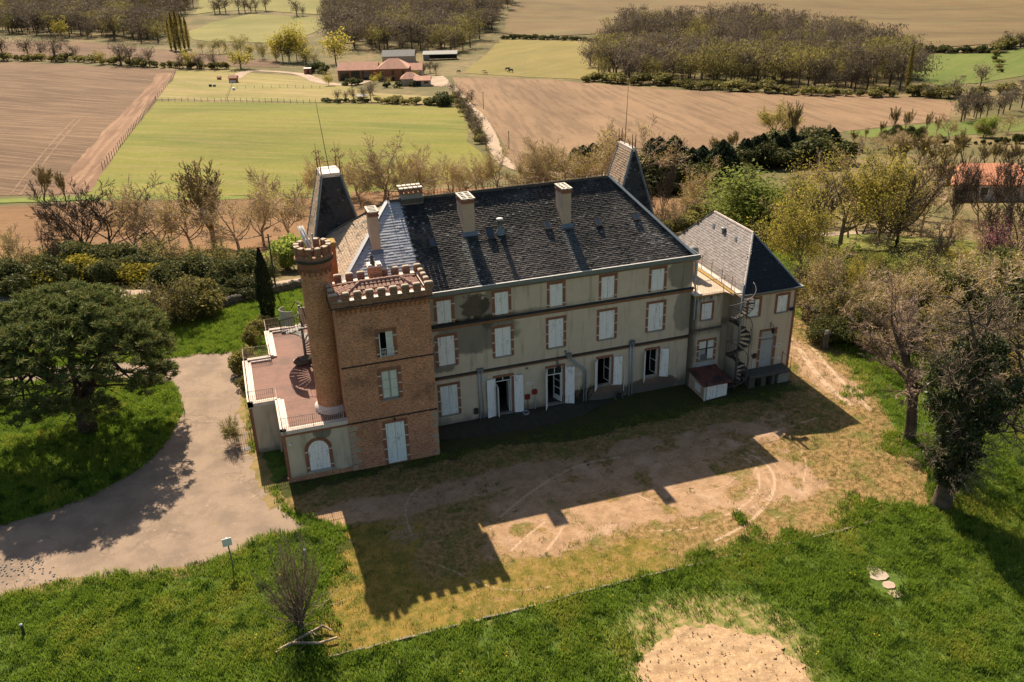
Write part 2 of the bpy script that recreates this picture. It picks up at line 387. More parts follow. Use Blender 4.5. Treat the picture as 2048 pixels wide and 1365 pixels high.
def ray(u, v): return (RT * ((u - 1024) / FPX) - UP * ((v - 682.5) / FPX) + FW)
_T = np.geomspace(15, 4000, 9000)
def at(u, v, dz=0.0):
    """the ground point that the photograph shows at pixel (u, v)"""
    r = ray(u, v); X = CAM[0] + r.x * _T; Y = CAM[1] + r.y * _T; Z = CAM[2] + r.z * _T - dz
    i = int(np.argmax(Z < hgt(X, Y))); return Vector((X[i], Y[i], float(hgt(X[i], Y[i]))))
def proj(p):
    d = Vector(p) - Vector(CAM); z = d.dot(FW); return 1024 + FPX * d.dot(RT) / z, 682.5 - FPX * d.dot(UP) / z
def upto(p, vtop):
    lo, hi = 0.0, 60.0
    for _ in range(40):
        m = (lo + hi) / 2
        if proj(p + Vector((0, 0, m)))[1] > vtop: lo = m
        else: hi = m
    return lo
# ------------------------------------------------------------------ the manor house
KR = (13.24 - 9.2) / 5.5
def wall_front(mb, x0, x1, z0, z1, y, ops, depth=.2, mi=0):
    xs = sorted({x0, x1, *[o[0] for o in ops], *[o[1] for o in ops]}); zs = sorted({z0, z1, *[o[2] for o in ops], *[o[3] for o in ops]})
    for a, b in zip(xs, xs[1:]):
        for c, d in zip(zs, zs[1:]):
            mx, mz = (a + b) / 2, (c + d) / 2
            if not any(o[0] < mx < o[1] and o[2] < mz < o[3] for o in ops): mb.add([(a, y, c), (b, y, c), (b, y, d), (a, y, d)], [(0, 1, 2, 3)], mi)
    for a, b, c, d in ops:
        Y = y + depth
        mb.add([(a, y, c), (a, Y, c), (a, Y, d), (a, y, d)], [(0, 1, 2, 3)], mi); mb.add([(b, y, c), (b, y, d), (b, Y, d), (b, Y, c)], [(0, 1, 2, 3)], mi)
        mb.add([(a, y, d), (a, Y, d), (b, Y, d), (b, y, d)], [(0, 1, 2, 3)], mi); mb.add([(a, y, c), (b, y, c), (b, Y, c), (a, Y, c)], [(0, 1, 2, 3)], mi)
_shm = {}
def shutter_mesh(wd, h, mat, boards=4, batten=(.5,)):
    k = (round(wd, 2), round(h, 2), mat.name, boards, batten)
    if k not in _shm:
        mb = MB(); bw = wd / boards; q = random.Random(int(wd * 1000 + h * 77))
        for i in range(boards): mb.box(i * bw + .005, (i + 1) * bw - .005, q.uniform(-.004, .004), .03, q.uniform(0, .012), h - q.uniform(0, .012))
        for t in batten: mb.box(.01, wd - .01, -.014, .0, h * t - .012, h * t + .012)
        mb.box(.012, wd - .012, .022, .034, .012, h - .012)
        _shm[k] = mb.mesh('shutter', mat)
    return _shm[k]
_band = MB().box(0, .19, -.012, .05, 0, .075).mesh('stone_band', MT['band_stone'])
def window(parent, xa, xb, za, zb, y, bands=2, sw=.17, shut='shutter', batten=(.5,), sill=True, jambs=True, closed=True, boards=4, lw=None, sidebands=(1, 1)):
    mb = MB(); pr = .025; lw = lw or sw
    mb.box(xa - lw, xb + lw, y - pr, y + .12, zb + .003, zb + sw)
    if jambs:
        mb.box(xa - sw, xa - .003, y - pr, y + .12, za - .02, zb); mb.box(xb + .003, xb + sw, y - pr, y + .12, za - .02, zb)
    wdw = mb.build('window', MT['brick_trim'], parent)
    if bands and jambs:
        for i in range(bands):
            z = za + (zb - za) * ((i + .5) / bands if bands > 2 else (.08, .78)[i % 2])
            if sidebands[0]: inst('stone_band', _band, wdw, (xa - .19, y - pr, z))
            if sidebands[1]: inst('stone_band', _band, wdw, (xb, y - pr, z + .02))
    if closed:
        w2 = (xb - xa) / 2 - .012; me = shutter_mesh(w2, zb - za - .03, MT[shut], boards, batten)
        inst('shutter', me, wdw, (xa + .006, y + .02, za + .015)); inst('shutter', me, wdw, (xb - .006 - w2, y + .028, za + .015))
    if sill: MB().box(xa - .1, xb + .1, y - .05, y + .15, za - .07, za - .005).build('sill', MT['concrete'], wdw)
    return wdw
def open_shutter(wdw, hinge, wd, h, ang, side, mat='shutter', boards=4):
    """ang: degrees the leaf has turned from closed; side -1 = hung on the left jamb"""
    me = shutter_mesh(wd, h, MT[mat], boards, (.06, .5, .92))
    if side < 0: return inst('shutter', me, wdw, hinge, R(-ang))
    o = inst("shutter", me, wdw, hinge, R(abs(ang))); o.scale = (-1, 1, 1); return o
def glazed(wdw, xa, xb, za, zb, y, cols, rows, fr=.05, mat='white', pane='glass', name='casement'):
    mb = MB(); mb.box(xa, xa + fr, y, y + .05, za, zb); mb.box(xb - fr, xb, y, y + .05, za, zb); mb.box(xa + fr, xb - fr, y, y + .05, za, za + fr); mb.box(xa + fr, xb - fr, y, y + .05, zb - fr, zb)
    for i in range(1, cols):
        x = xa + (xb - xa) * i / cols; mb.box(x - .022, x + .022, y + .004, y + .046, za + fr, zb - fr)
    for i in range(1, rows):
        z = za + (zb - za) * i / rows; mb.box(xa + fr, xb - fr, y + .008, y + .042, z - .014, z + .014)
    mb.build(name, MT[mat], wdw)
    MB().box(xa + fr * .5, xb - fr * .5, y + .02, y + .03, za + fr * .5, zb - fr * .5).build('pane', MT[pane], wdw)

manor = thing('manor_house', (6.2, 5.5, 0), 'large three storey rendered manor house with dark tiled hipped roof and white shutters', 'house')
X0, X1 = -5.11, 17.65
W2 = [(.96, 1.84), (4.5, 5.35), (7.97, 8.82), (11.36, 12.25), (14.75, 15.65)]
W1 = [(.89, 1.92), (4.43, 5.45), (7.88, 8.88), (11.27, 12.32), (14.66, 15.72)]
G = [(.85, 1.94, .97, 3.02), (4.35, 5.42, .36, 2.96), (7.78, 8.84, .38, 3.0), (11.21, 12.2, 1.1, 3.05), (14.6, 15.52, 1.1, 3.05)]
ops = [(a, b, 7.17, 8.63) for a, b in W2] + [(a, b, 4.39, 6.32) for a, b in W1] + G
mb = MB(); wall_front(mb, X0, X1, -.3, 9.2, 0, ops, .22)
mb.add([(X1, 0, -.3), (X1, 11, -.3), (X1, 11, 9.2), (X1, 0, 9.2)], [(0, 1, 2, 3)])
mb.add([(X0, 0, -.3), (X0, 0, 9.2), (X0, 11, 9.2), (X0, 11, -.3)], [(0, 1, 2, 3)])
mb.add([(X0, 11, -.3), (X0, 11, 9.2), (X1, 11, 9.2), (X1, 11, -.3)], [(0, 1, 2, 3)])
mb.build('wall', MT['stucco'], manor)
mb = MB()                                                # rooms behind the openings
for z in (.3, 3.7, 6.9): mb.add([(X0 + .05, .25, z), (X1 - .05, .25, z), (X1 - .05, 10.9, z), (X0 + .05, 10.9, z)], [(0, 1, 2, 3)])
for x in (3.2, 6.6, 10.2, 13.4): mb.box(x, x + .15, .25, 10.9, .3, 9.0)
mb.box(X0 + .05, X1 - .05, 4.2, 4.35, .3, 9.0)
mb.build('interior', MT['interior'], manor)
for a, b in W2: window(manor, a, b, 7.17, 8.63, 0, 2, sill=False)
for i, (a, b) in enumerate(W1): window(manor, a, b, 4.39, 6.32, 0, 3, batten=() if i == 0 else (.5,), boards=5)
w0 = window(manor, *G[0], 0, 3, shut='shutter_green')
d1 = window(manor, *G[1], 0, 0, jambs=False, closed=False, sill=False, lw=.14)
MB().box(4.3, 5.47, -.06, .2, .30, .355).build('threshold', MT['concrete'], d1)
MB().box(5.43, 5.55, -.012, .1, .36, 2.9).build('jamb', MT['brick_trim'], d1)
glazed(d1, 4.36, 5.41, 2.6, 2.95, .12, 2, 1)
MB().box(4.36, 4.42, .1, .18, .36, 2.6).box(5.35, 5.41, .1, .18, .36, 2.6).build('door_frame', MT['white'], d1)
MB().obox((4.46, -.1, 1.4), (.1, 1, 0), (-1, .1, 0), (0, 0, 1), .28, .02, 1.03).build('door', MT['white'], d1)
MB().obox((5.33, .55, 1.48), (.12, 1, 0), (-1, .12, 0), (0, 0, 1), .42, .02, 1.1).build('door', MT['white'], d1)
open_shutter(d1, (4.32, -.03, .29), .58, 2.68, 168, -1)
open_shutter(d1, (5.56, -.05, .32), .58, 2.66, -168, 1)
d2 = window(manor, *G[2], 0, 0, jambs=False, closed=False, sill=False, lw=.14)
MB().box(7.7, 8.92, -.1, .2, .33, .375).build('threshold', MT['concrete'], d2)
MB().box(8.85, 8.97, -.012, .1, .38, 2.98).build('jamb', MT['brick_trim'], d2)
glazed(d2, 7.79, 8.83, 2.42, 2.98, .1, 2, 1, .06)
MB().box(7.79, 7.85, .1, .18, .38, 2.42).box(8.77, 8.83, .1, .18, .38, 2.42).build('door_frame', MT['white'], d2)
lf = MB(); c = (8.62, .42); ux = Vector((-.42, 1, 0)).normalized(); uy = Vector((ux.y, -ux.x, 0))
for t, hw in ((-.32, .05), (.32, .05)): lf.obox(Vector((*c, 1.4)) + ux * t, ux, uy, (0, 0, 1), hw, .022, 1.0)
for z, hz in ((.58, .18), (2.36, .05), (1.3, .03), (1.85, .02)): lf.obox((*c, z), ux, uy, (0, 0, 1), .27, .02, hz)
lf.build('door', MT['white'], d2)
MB().obox((*c, 1.55), ux, uy, (0, 0, 1), .27, .006, .8).build('pane', MT['glass'], d2)
open_shutter(d2, (7.76, -.04, .3), .56, 2.66, 118, -1)
open_shutter(d2, (8.98, -.05, .28), .6, 2.68, -160, 1)
for (a, b, c0, d0), l, r, lw_, rw_ in ((G[3], 128, -166, .52, .56), (G[4], 122, -158, .5, .56)):
    ww = window(manor, a, b, c0, d0, 0, 0, jambs=False, closed=False, lw=.1)
    MB().box(b + .003, b + .12, -.012, .1, c0, d0).build('jamb', MT['brick_trim'], ww)
    fr = MB()
    for u0, u1 in ((a + .01, a + .055), (b - .055, b - .01)): fr.box(u0, u1, .1, .16, c0 + .02, d0 - .02)
    fr.box(a + .055, b - .055, .1, .16, d0 - .065, d0 - .02); fr.build('frame', MT['white'], ww)
    g = MB(); ux = Vector((-.3, 1, 0)).normalized(); uy = Vector((ux.y, -ux.x, 0)); cc = Vector((b - .12, .45, (c0 + d0) / 2))
    for t in (-.28, .28): g.obox(cc + ux * t, ux, uy, (0, 0, 1), .03, .02, .92)
    for z in (-.89, 0, .89): g.obox(cc + Vector((0, 0, z)), ux, uy, (0, 0, 1), .25, .018, .03)
    g.build('casement', MT['white'], ww); MB().obox(cc, ux, uy, (0, 0, 1), .25, .004, .86).build('pane', MT['glass'], ww)
    open_shutter(ww, (a - .02, -.03, c0 - .12), lw_, 2.08, l, -1)
    open_shutter(ww, (b + .13, -.04, c0 - .1), rw_, 2.06, r, 1)
# cornices, gutter
c = MB(); c.extr([(-.02, 6.74), (-.10, 6.84), (-.15, 6.95), (-.15, 6.98), (0, 6.98)], 'x', .02, X1 + .06); c.build('cornice', MT['brown_band'], manor)
c = MB(); c.extr([(0.0, 7.07), (0, 6.985), (-.19, 6.985), (-.19, 7.01)], 'x', .02, X1 + .12); c.build('cornice_ledge', MT['ledge'], manor)
c = MB(); c.extr([(0, 3.44), (-.05, 3.46), (-.07, 3.58), (0, 3.58)], 'x', .02, X1); c.build('string_course', MT['brown_band'], manor)
c = MB(); c.extr([(0, 3.70), (0, 3.585), (-.12, 3.585), (-.12, 3.62)], 'x', .02, X1 + .02); c.build('string_course', MT['ledge'], manor)
c = MB(); c.extr([(0, 8.82), (-.06, 8.84), (-.10, 8.96), (0, 8.96)], 'x', .02, X1 + .05); c.build('eaves_band', MT['brown_band'], manor)
c = MB(); c.extr([(0, 8.97), (-.26, 8.97), (-.32, 9.06), (-.32, 9.30), (-.28, 9.30), (-.27, 9.10), (-.02, 9.12), (-.02, 9.2)], 'x', .1, X1 + .3)
c.extr([(X1 + .01, 8.97), (X1 + .26, 8.97), (X1 + .32, 9.06), (X1 + .32, 9.30), (X1 + .28, 9.30), (X1 + .27, 9.1), (X1 + .01, 9.12)], 'y', -.3, 11.2)
c.build('gutter', MT['zinc'], manor)
MB().box(.1, X1 + .3, -.325, -.27, 9.302, 9.33).build('gutter_lit_edge', MT['white'], manor)  # added white strip standing in for the zinc gutter's lit top edge
# roof
A, Bq, Cq, D = (X0, 0, 9.2), (X1, 0, 9.2), (14.1, 5.5, 13.24), (-.46, 5.5, 13.24); E_, F_ = (X1, 11, 9.2), (X0, 11, 9.2)
rf = MB().add([A, Bq, Cq, D, E_, F_], [(0, 1, 2, 3), (1, 4, 2), (4, 5, 3, 2), (5, 0, 3)]).build('roof', MT['tile_pav'], manor)
slope_tiles('roof_tiles', rf, [(.35, 0, 9.2), (X1, 0, 9.2), (14.1, 5.5, 13.24), (.35, 5.5, 13.24)], MT['tile_main'], .18, .135, .014, 1, .008)
slope_tiles('roof_slates', rf, [(X0, 0, 9.2), (.35, 0, 9.2), (.35, 5.5, 13.24), (-.46, 5.5, 13.24)], MT['tile_new'], .34, .2, .012, 2, .006, .004, .02)
slope_tiles('roof_tiles', rf, [F_, A, D], MT['tile_tan_lit'], .22, .17, .024, 3, .014)
slope_tiles('roof_tiles', rf, [Bq, E_, Cq], MT['tile_main'], .22, .17, .024, 4)
slope_tiles('roof_tiles', rf, [E_, F_, D, Cq], MT['tile_tan_lit'], .3, .24, .024, 5)
def strip(name, a, b, wd, t, mat, parent, up=(0, 0, 1), lift=.05):
    a, b = Vector(a), Vector(b); d = (b - a); L = d.length; d.normalize(); s = d.cross(Vector(up)).normalized(); n = s.cross(d)
    return MB().obox((a + b) / 2 + n * lift, d, s, n, L / 2, wd / 2, t / 2).build(name, mat, parent)
strip('hip_flashing', Bq, Cq, .26, .05, MT['zinc'], rf, lift=.085); strip('hip_flashing', A, D, .22, .04, MT['tile_new'], rf, lift=.075)
strip('hip_flashing', F_, D, .24, .05, MT['zinc'], rf, lift=.07)
rc = MB(); x = -.3
while x < 14.0: rc.extr([(5.5 - .13, 13.2), (5.5 - .08, 13.33), (5.5, 13.36), (5.5 + .08, 13.33), (5.5 + .13, 13.2)], 'x', x, x + .36); x += .37
rc.build('ridge_tiles', MT['stone_dark'], rf)
rc = MB(); x = -.3
while x < 14.1:
    hh = .34 + .06 * math.sin(x * 9); rc.tube([(x, 5.5, 13.34), (x, 5.5, 13.34 + hh)], .012, 4)
    if not (.2 < x < 1.8): pass
    x += .2
rc.tube([(-.3, 5.5, 13.48), (14.1, 5.5, 13.48)], .012, 4); rc.build('ridge_cresting', MT['rust'], rf)
MB().tube([(-.46, 5.5, 13.2), (-.48, 5.5, 14.1)], [.03, .012], 5).build('finial', MT['rust'], rf)

def chimney(x0, x1, y0, y1, z0, z1, body='stucco_plain', pots=(2, 4)):
    ch = MB().cham(x0, x1, y0, y1, z0, z1 - .32, .01).build('chimney', MT[body], manor)
    MB().box(x0 - .05, x1 + .05, y0 - .05, y1 + .05, z1 - .32, z1 - .22).box(x0 - .02, x1 + .02, y0 - .02, y1 + .02, z1 - .22, z1 - .08).build('chimney_head', MT['brick_trim'], ch)
    cr = MB(); a, b, c0, d0 = x0 - .06, x1 + .06, y0 - .06, y1 + .06; nx, ny = pots
    for i in range(nx + 1):
        x = a + .05 + (b - a - .1) * i / nx; cr.box(x - .05, x + .05, c0, d0, z1 - .078, z1)
    for j in range(ny + 1):
        y = c0 + .05 + (d0 - c0 - .1) * j / ny; cr.box(a - .004, b + .004, y - .05, y + .05, z1 - .074, z1 + .004)
    cr.build('chimney_crown', MT['band_stone'], ch)
    MB().box(x0 + .03, x1 - .03, y0 + .03, y1 - .03, z1 - .085, z1 - .06).build('flue', MT['dark'], ch)
    zb = 9.2 + KR * y0
    MB().add([(x0 - .12, y0 - .22, zb - .02 - KR * .22 + .06), (x1 + .12, y0 - .22, zb - .02 - KR * .22 + .06), (x1 + .12, y0, zb + .12), (x0 - .12, y0, zb + .12)], [(0, 1, 2, 3)]).build('flashing', MT['zinc'], ch)
    return ch
chimney(3.60, 4.32, 3.03, 4.42, 10.9, 13.62); chimney(9.88, 10.44, 2.78, 4.0, 10.8, 13.62); chimney(-2.05, -1.53, 2.68, 3.8, 10.7, 13.6, pots=(1, 4))
ch = MB().box(.36, 1.66, 5.12, 5.88, 12.6, 13.72).build('chimney', MT['concrete'], manor)
MB().box(.30, 1.72, 5.06, 5.94, 13.08, 13.36).build('chimney_base', MT['stone_dark'], ch)
hd = MB().box(.32, 1.70, 5.08, 5.92, 13.66, 13.74)
for i in range(5):
    for yy in (5.06, 5.68): hd.box(.28 + i * .292, .28 + i * .292 + .2, yy, yy + .26, 13.74, 14.0)
hd.build('chimney_head', MT['merlon'], ch)
cp = MB()
for i in range(5):
    for yy in (5.04, 5.66): cp.box(.26 + i * .292, .26 + i * .292 + .24, yy, yy + .30, 14.003, 14.06)
cp.build('chimney_crown', MT['band_stone'], ch)
ch = MB().box(-5.02, -4.22, 1.9, 2.7, 9.2, 12.1).build('chimney', MT['brick_orange'], manor)
MB().cham(-5.08, -4.16, 1.84, 2.76, 12.103, 12.32, .06).build('chimney_crown', MT['lichen'], ch)
for i, (a, b, c0, d0) in enumerate([(1.36, 1.72, 2.5, 2.96), (4.95, 5.38, 2.55, 3.08), (8.7, 9.07, 2.66, 3.11), (12.03, 12.35, 2.46, 2.92), (14.62, 15.02, 2.52, 2.95)]):
    zc = lambda y: 9.2 + KR * y
    n = Vector((0, -KR, 1)).normalized(); v = Vector((0, 1, KR)).normalized(); ctr = Vector(((a + b) / 2, (c0 + d0) / 2, zc((c0 + d0) / 2))) + n * .1
    hl = (d0 - c0) / 2 / v.y; hw = (b - a) / 2; f = MB(); tl = (v * .9 + n * (.25 if i == 1 else 0)).normalized(); tn = Vector((1, 0, 0)).cross(tl)
    f.obox(ctr - n * .03, (1, 0, 0), v, n, hw + .06, hl + .06, .05)
    for s in (-1, 1):
        f.obox(ctr + Vector((s * (hw - .02), 0, .02)) + n * .02, (1, 0, 0), tl, tn, .03, hl, .022); f.obox(ctr + tl * s * hl + n * .04, (1, 0, 0), tl, tn, hw, .03, .022)
    sk = f.build('skylight', MT['iron'], manor)
    MB().obox(ctr + n * .05, (1, 0, 0), tl, tn, hw - .04, hl - .03, .006).build('pane', MT['skypane'], sk)
vt = MB().lathe((5.85, 2.93, 11.2), [(.34, .0), (.3, .14), (.15, .3), (.15, .85), (.19, .86), (.19, .93), (.0, .98)], 16).build('roof_vent', MT['zinc'], manor, smooth=True)
MB().lathe((5.85, 2.93, 12.13), [(.2, 0), (.2, .05), (0, .09)], 16).build('vent_cap', MT['white'], vt, smooth=True)
MB().tube([(.1, 4.2, 12.3), (.12, 4.2, 12.52)], .03, 6).build('roof_vent', MT['dark'], manor)
# pavilions at the back corners
def pavilion(cx, cy, hb, tx, ty, zt, mats, tilt):
    e = MB().box(cx - hb + .12, cx + hb - .12, cy - hb + .12, cy + hb - .12, 0, 9.15).box(cx - hb, cx + hb, cy - hb, cy + hb, 9.05, 9.22).build('pavilion', MT['stucco_plain'], manor)
    q = [(cx - hb, cy - hb, 9.22), (cx + hb, cy - hb, 9.22), (cx + hb, cy + hb, 9.22), (cx - hb, cy + hb, 9.22)]
    t = [(cx - tx, cy - ty, zt), (cx + tx, cy - ty, zt), (cx + tx, cy + ty, zt), (cx - tx, cy + ty, zt)]
    r = MB().add(q + t, [(i, (i + 1) % 4, 4 + (i + 1) % 4, 4 + i) for i in range(4)] + [(4, 5, 6, 7)]).build('pavilion_roof', MT['tile_pav'], manor)
    for i in range(4):
        slope_tiles('roof_tiles', r, [q[i], q[(i + 1) % 4], t[(i + 1) % 4], t[i]], MT[mats[i]], .2, .16, .02, 20 + i, .012)
        strip('hip_flashing', q[i], t[i], .13, .04, MT['zinc'] if i != 0 else MT['band_stone'], r, (cx - q[i][0], cy - q[i][1], 0), .0) if False else None
        a, b = Vector(q[i]), Vector(t[i]); MB().tube([a, b], [.10, .09], 6).build('hip_flashing', MT['zinc'], r)
    MB().cham(cx - tx - .07, cx + tx + .07, cy - ty - .07, cy + ty + .07, zt - .12, zt + .12, .03).build('roof_platform', MT['cap'], r)
    for sx in (-1, 1):
        for sy in (-1, 1):
            fn = MB(); x, y, z = cx + sx * tx, cy + sy * ty, zt + .1
            fn.tube([(x, y, z), (x + sx * .03, y, z + .95)], [.05, .02], 5)
            if tilt:
                fn.tube([(x, y, z + .95), (x + sx * .02, y, z + 1.6)], .012, 4)
                for k in range(4):
                    a = k * math.pi / 2 + .4; fn.tube([(x, y, z + .9), (x + .2 * math.cos(a), y + .2 * math.sin(a), z + 1.12), (x + .3 * math.cos(a), y + .3 * math.sin(a), z + 1.0)], .014, 4)
                    fn.blob((x + .3 * math.cos(a), y + .3 * math.sin(a), z + 1.0), .045, .045, .045, k, 5, 4, 0)
            fn.build('finial', MT['rust'], r)
    fn = MB(); qq = random.Random(int(cx * 10))
    for k in range(0 if tilt else 14):
        y = cy + qq.uniform(-ty, ty); fn.tube([(cx, y, zt), (cx + qq.uniform(-.1, .1), y, zt + qq.uniform(.3, .75))], .012, 3)
    fn.tube([(cx - tx, cy - ty, zt + .45), (cx + tx, cy - ty, zt + .45)], .012, 4); fn.tube([(cx - tx, cy + ty, zt + .45), (cx + tx, cy + ty, zt + .45)], .012, 4)
    fn.build('roof_cresting', MT['rust'], r)
    return r
r1 = pavilion(-3.14, 10.98, 1.77, .6, .91, 14.04, ['tile_pav', 'tile_pav', 'tile_tan_lit', 'tile_tan_lit'], True)  # sun and shade painted by face: tan where lit, dark in front
MB().tube([(-3.1, 11.3, 14.1), (-3.45, 11.3, 18.6)], [.028, .012], 5).build('lightning_rod', MT['iron'], r1)
MB().tube([(-2.5, 10.2, 14.0), (-1.9, 9.4, 11.2), (-1.2, 8.6, 10.6)], .012, 4).build('cable', MT['dark'], r1)
MB().obox((-2.75, 9.62, 10.55), (1, 0, 0), (0, -.4, .92), (0, -.92, -.4), .22, .32, .12).build('roof_hatch', MT['pipe'], r1)
r2 = pavilion(17.37, 9.7, 1.53, .1, 1.1, 14.02, ['tile_pav', 'tile_pav', 'tile_pav', 'tile_tan_lit'], False)  # only the sunlit west face gets the paler tan
MB().tube([(17.3, 9.9, 14.1), (17.42, 9.9, 18.2)], [.03, .012], 5).build('lightning_rod', MT['iron'], r2)
MB().obox((17.45, 8.42, 10.6), (1, 0, 0), (0, .28, .96), (0, -.96, .28), .2, .34, .08).build('roof_hatch', MT['stone_dark'], r2)
# downpipes
def pipe(pts, r=.05, name='downpipe', par=manor, mat='pipe'): return MB().tube(pts, r, 8).build(name, MT[mat], par, smooth=True)
pipe([(3.28, -.1, 3.82), (3.28, -.1, .3)]); pipe([(3.50, -.1, 3.82), (3.50, -.1, .3)]); MB().box(3.18, 3.6, -.18, -.03, 3.66, 3.86).build('hopper', MT['zinc'], manor)
for dx in (0, .17): pipe([(9.12 + dx, -.1, 3.75), (9.2 + dx, -.1, 3.45), (10.2 + dx, -.1, 2.5 - dx * .2), (10.24 + dx, -.1, 2.3), (10.24 + dx, -.1, .1)])
MB().box(9.02, 9.36, -.2, -.03, 3.62, 3.88).build('hopper', MT['zinc'], manor)
for dx in (0, .2): pipe([(13.45 + dx, -.12, 3.85), (13.45 + dx, -.12, .0)])
MB().lathe((13.55, -.14, 3.72), [(.1, 0), (.2, .1), (.2, .25), (.12, .3)], 12).build('hopper', MT['zinc'], manor)
pipe([(17.6, -.14, 9.0), (17.78, -.14, 8.7), (17.78, -.14, 7.3), (17.78, -.3, 6.9), (17.78, -.3, 4.9), (17.78, -.14, 4.6), (17.78, -.14, 0)], .065)
pipe([(17.95, -.45, 6.2), (17.95, -.45, 5.0), (17.8, -.3, 4.7)], .05)
for x, z in ((6.42, 3.28), (9.0, 4.0)): MB().blob((x, -.05, z), .1, .06, .08, 3, 8, 5, .1).build('floodlight', MT['zinc'], manor)

# ------------------------------------------------------------------ brick tower
TY = -2.69
tower = thing('brick_tower', (-2.55, -1.3, 0), 'square brick tower with battlements and small clay tile roof on the house front', 'tower')
T3, T2, TD = (-2.95, -2.16, 7.04, 8.47), (-3.03, -2.08, 4.32, 6.1), (-3.06, -1.95, .03, 2.75)
mb = MB(); wall_front(mb, -5.11, 0, -.3, 10.30, TY, [T3, T2, TD], .2)
mb.add([(0, TY, -.3), (0, .1, -.3), (0, .1, 10.3), (0, TY, 10.3)], [(0, 1, 2, 3)]); mb.add([(-5.11, TY, -.3), (-5.11, TY, 10.3), (-5.11, .1, 10.3), (-5.11, .1, -.3)], [(0, 1, 2, 3)])
mb.add([(0, .1, -.3), (-5.11, .1, -.3), (-5.11, .1, 10.3), (0, .1, 10.3)], [(0, 1, 2, 3)])
mb.build('wall', MT['brick'], tower)
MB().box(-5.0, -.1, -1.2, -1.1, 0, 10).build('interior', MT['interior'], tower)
w3 = window(tower, *T3, TY, 2, .2, closed=False); w2 = window(tower, *T2, TY, 3, .2, closed=False); wd = window(tower, *TD, TY, 4, .18, 'shutter_green', (.36, .68), sill=False, boards=3)
glazed(w3, -2.55, -2.17, 7.05, 8.46, TY + .06, 1, 3, .04, 'shutter_green', 'panel_glare'); MB().obox((-2.93, TY - .1, 7.75), (.2, 1, 0), (1, -.2, 0), (0, 0, 1), .16, .015, .69).build('casement', MT['shutter_green'], w3)  # white reflection on this pane put in as a pale colour
rl = MB(); 
for i in range(9): rl.tube([(-2.93 + i * .094, TY - .07, 7.06), (-2.93 + i * .094, TY - .07, 7.5)], .009, 4)
for z in (7.06, 7.5): rl.tube([(-2.95, TY - .07, z), (-2.16, TY - .07, z)], .014, 4)
for i in range(6): rl.tube([(-2.86 + i * .125 + .05 * math.cos(t * .7854), TY - .07, 7.28 + .07 * math.sin(t * .7854)) for t in range(9)], .007, 3)
rl.build('balcony_rail', MT['white'], w3)
glazed(w2, -3.01, -2.56, 4.35, 6.08, TY + .05, 1, 3, .05, 'pipe', 'panel_glare'); glazed(w2, -2.55, -2.1, 4.35, 6.08, TY + .05, 1, 3, .05, 'pipe', 'panel_glare')
for z in (3.16, 6.68):
    MB().extr([(TY, z - .06), (TY - .05, z - .045), (TY - .06, z), (TY, z + .03)], 'x', -5.14, .03).build('string_course', MT['ledge'], tower)
q = random.Random(5); zz = .12
for i in range(8):
    h = .3; wd_ = .5 if i % 2 else .3; xl = -5.11
    for side in (0, 1):
        if side == 1 and i in (1, 4): continue
        ww = wd_ if not side else (.34 if i % 2 else .2)
        a, b = (xl, xl + ww + q.uniform(-.05, .05)) if not side else (-ww + q.uniform(-.04, .04), .012)
        MB().cham(a - (.012 if not side else 0), b, TY - .016, TY + .1, zz, zz + h - .03, .0).build('quoin_stone', MT['quoin'], tower)
    zz += .365
# corbel arches below the parapet
def arch_mesh(wd, h, dep, mat, n=7):
    m = MB(); ro, ri = wd * .5, wd * .33
    for i in range(n):
        t0, t1 = math.pi * i / n, math.pi * (i + 1) / n
        P = lambda r, t, y: (r * math.cos(t), y, h * .45 + r * math.sin(t) * 1.05)
        v = [P(ri, t0, -dep), P(ro, t0, -dep), P(ro, t1, -dep), P(ri, t1, -dep), P(ri, t0, 0), P(ro, t0, 0), P(ro, t1, 0), P(ri, t1, 0)]
        m.add(v, [(0, 1, 2, 3), (1, 5, 6, 2), (0, 3, 7, 4)])
    for s in (-1, 1): m.box(s * wd * .42 - wd * .085, s * wd * .42 + wd * .085, -dep * .7, 0, 0, h * .46)
    return m.mesh('corbel_arch', mat)
am = arch_mesh(.27, .40, .11, MT['brick_orange'])
for i in range(19): inst('corbel_arch', am, tower, (-4.97 + i * .2685, TY, 9.80))
MB().box(-5.2, .09, TY - .14, TY, 10.22, 10.30).build('string_course', MT['brown_band'], tower)
PX0, PX1, PY0, PY1 = -5.3, .15, -2.9, .18
pw = MB(); th = .26
for a, b, c0, d0 in ((PX0, PX1, PY0, PY0 + th), (PX0, PX1, PY1 - th, PY1), (PX0, PX0 + th, PY0 + th, PY1 - th), (PX1 - th, PX1, PY0 + th, PY1 - th)): pw.box(a, b, c0, d0, 10.303, 10.62)
pw.build('parapet', MT['merlon'], tower)
MB().box(PX0 - .05, PX1 + .05, PY0 - .05, PY1 + .05, 10.25, 10.30).build('string_course', MT['ledge'], tower)
sl_ = MB()
for a, b, c0, d0 in ((PX0 + .02, PX1 - .02, PY0 + .02, PY0 + th + .06), (PX0 + .02, PX1 - .02, PY1 - th - .06, PY1 - .02), (PX0 + .02, PX0 + th + .06, PY0 + th + .06, PY1 - th - .06), (PX1 - th - .06, PX1 - .02, PY0 + th + .06, PY1 - th - .06)): sl_.box(a, b, c0, d0, 10.623, 10.645)
sl_.build('parapet_sill', MT['cap'], tower)  # whitish layer puts the sunlit parapet top into the colour
mm = MB().box(-.2, .2, -.14, .14, 0, .38).mesh('merlon', MT['merlon']); mcap = MB().cham(-.205, .205, -.145, .145, 0, .06, .05).mesh('merlon_cap', MT['quoin'])
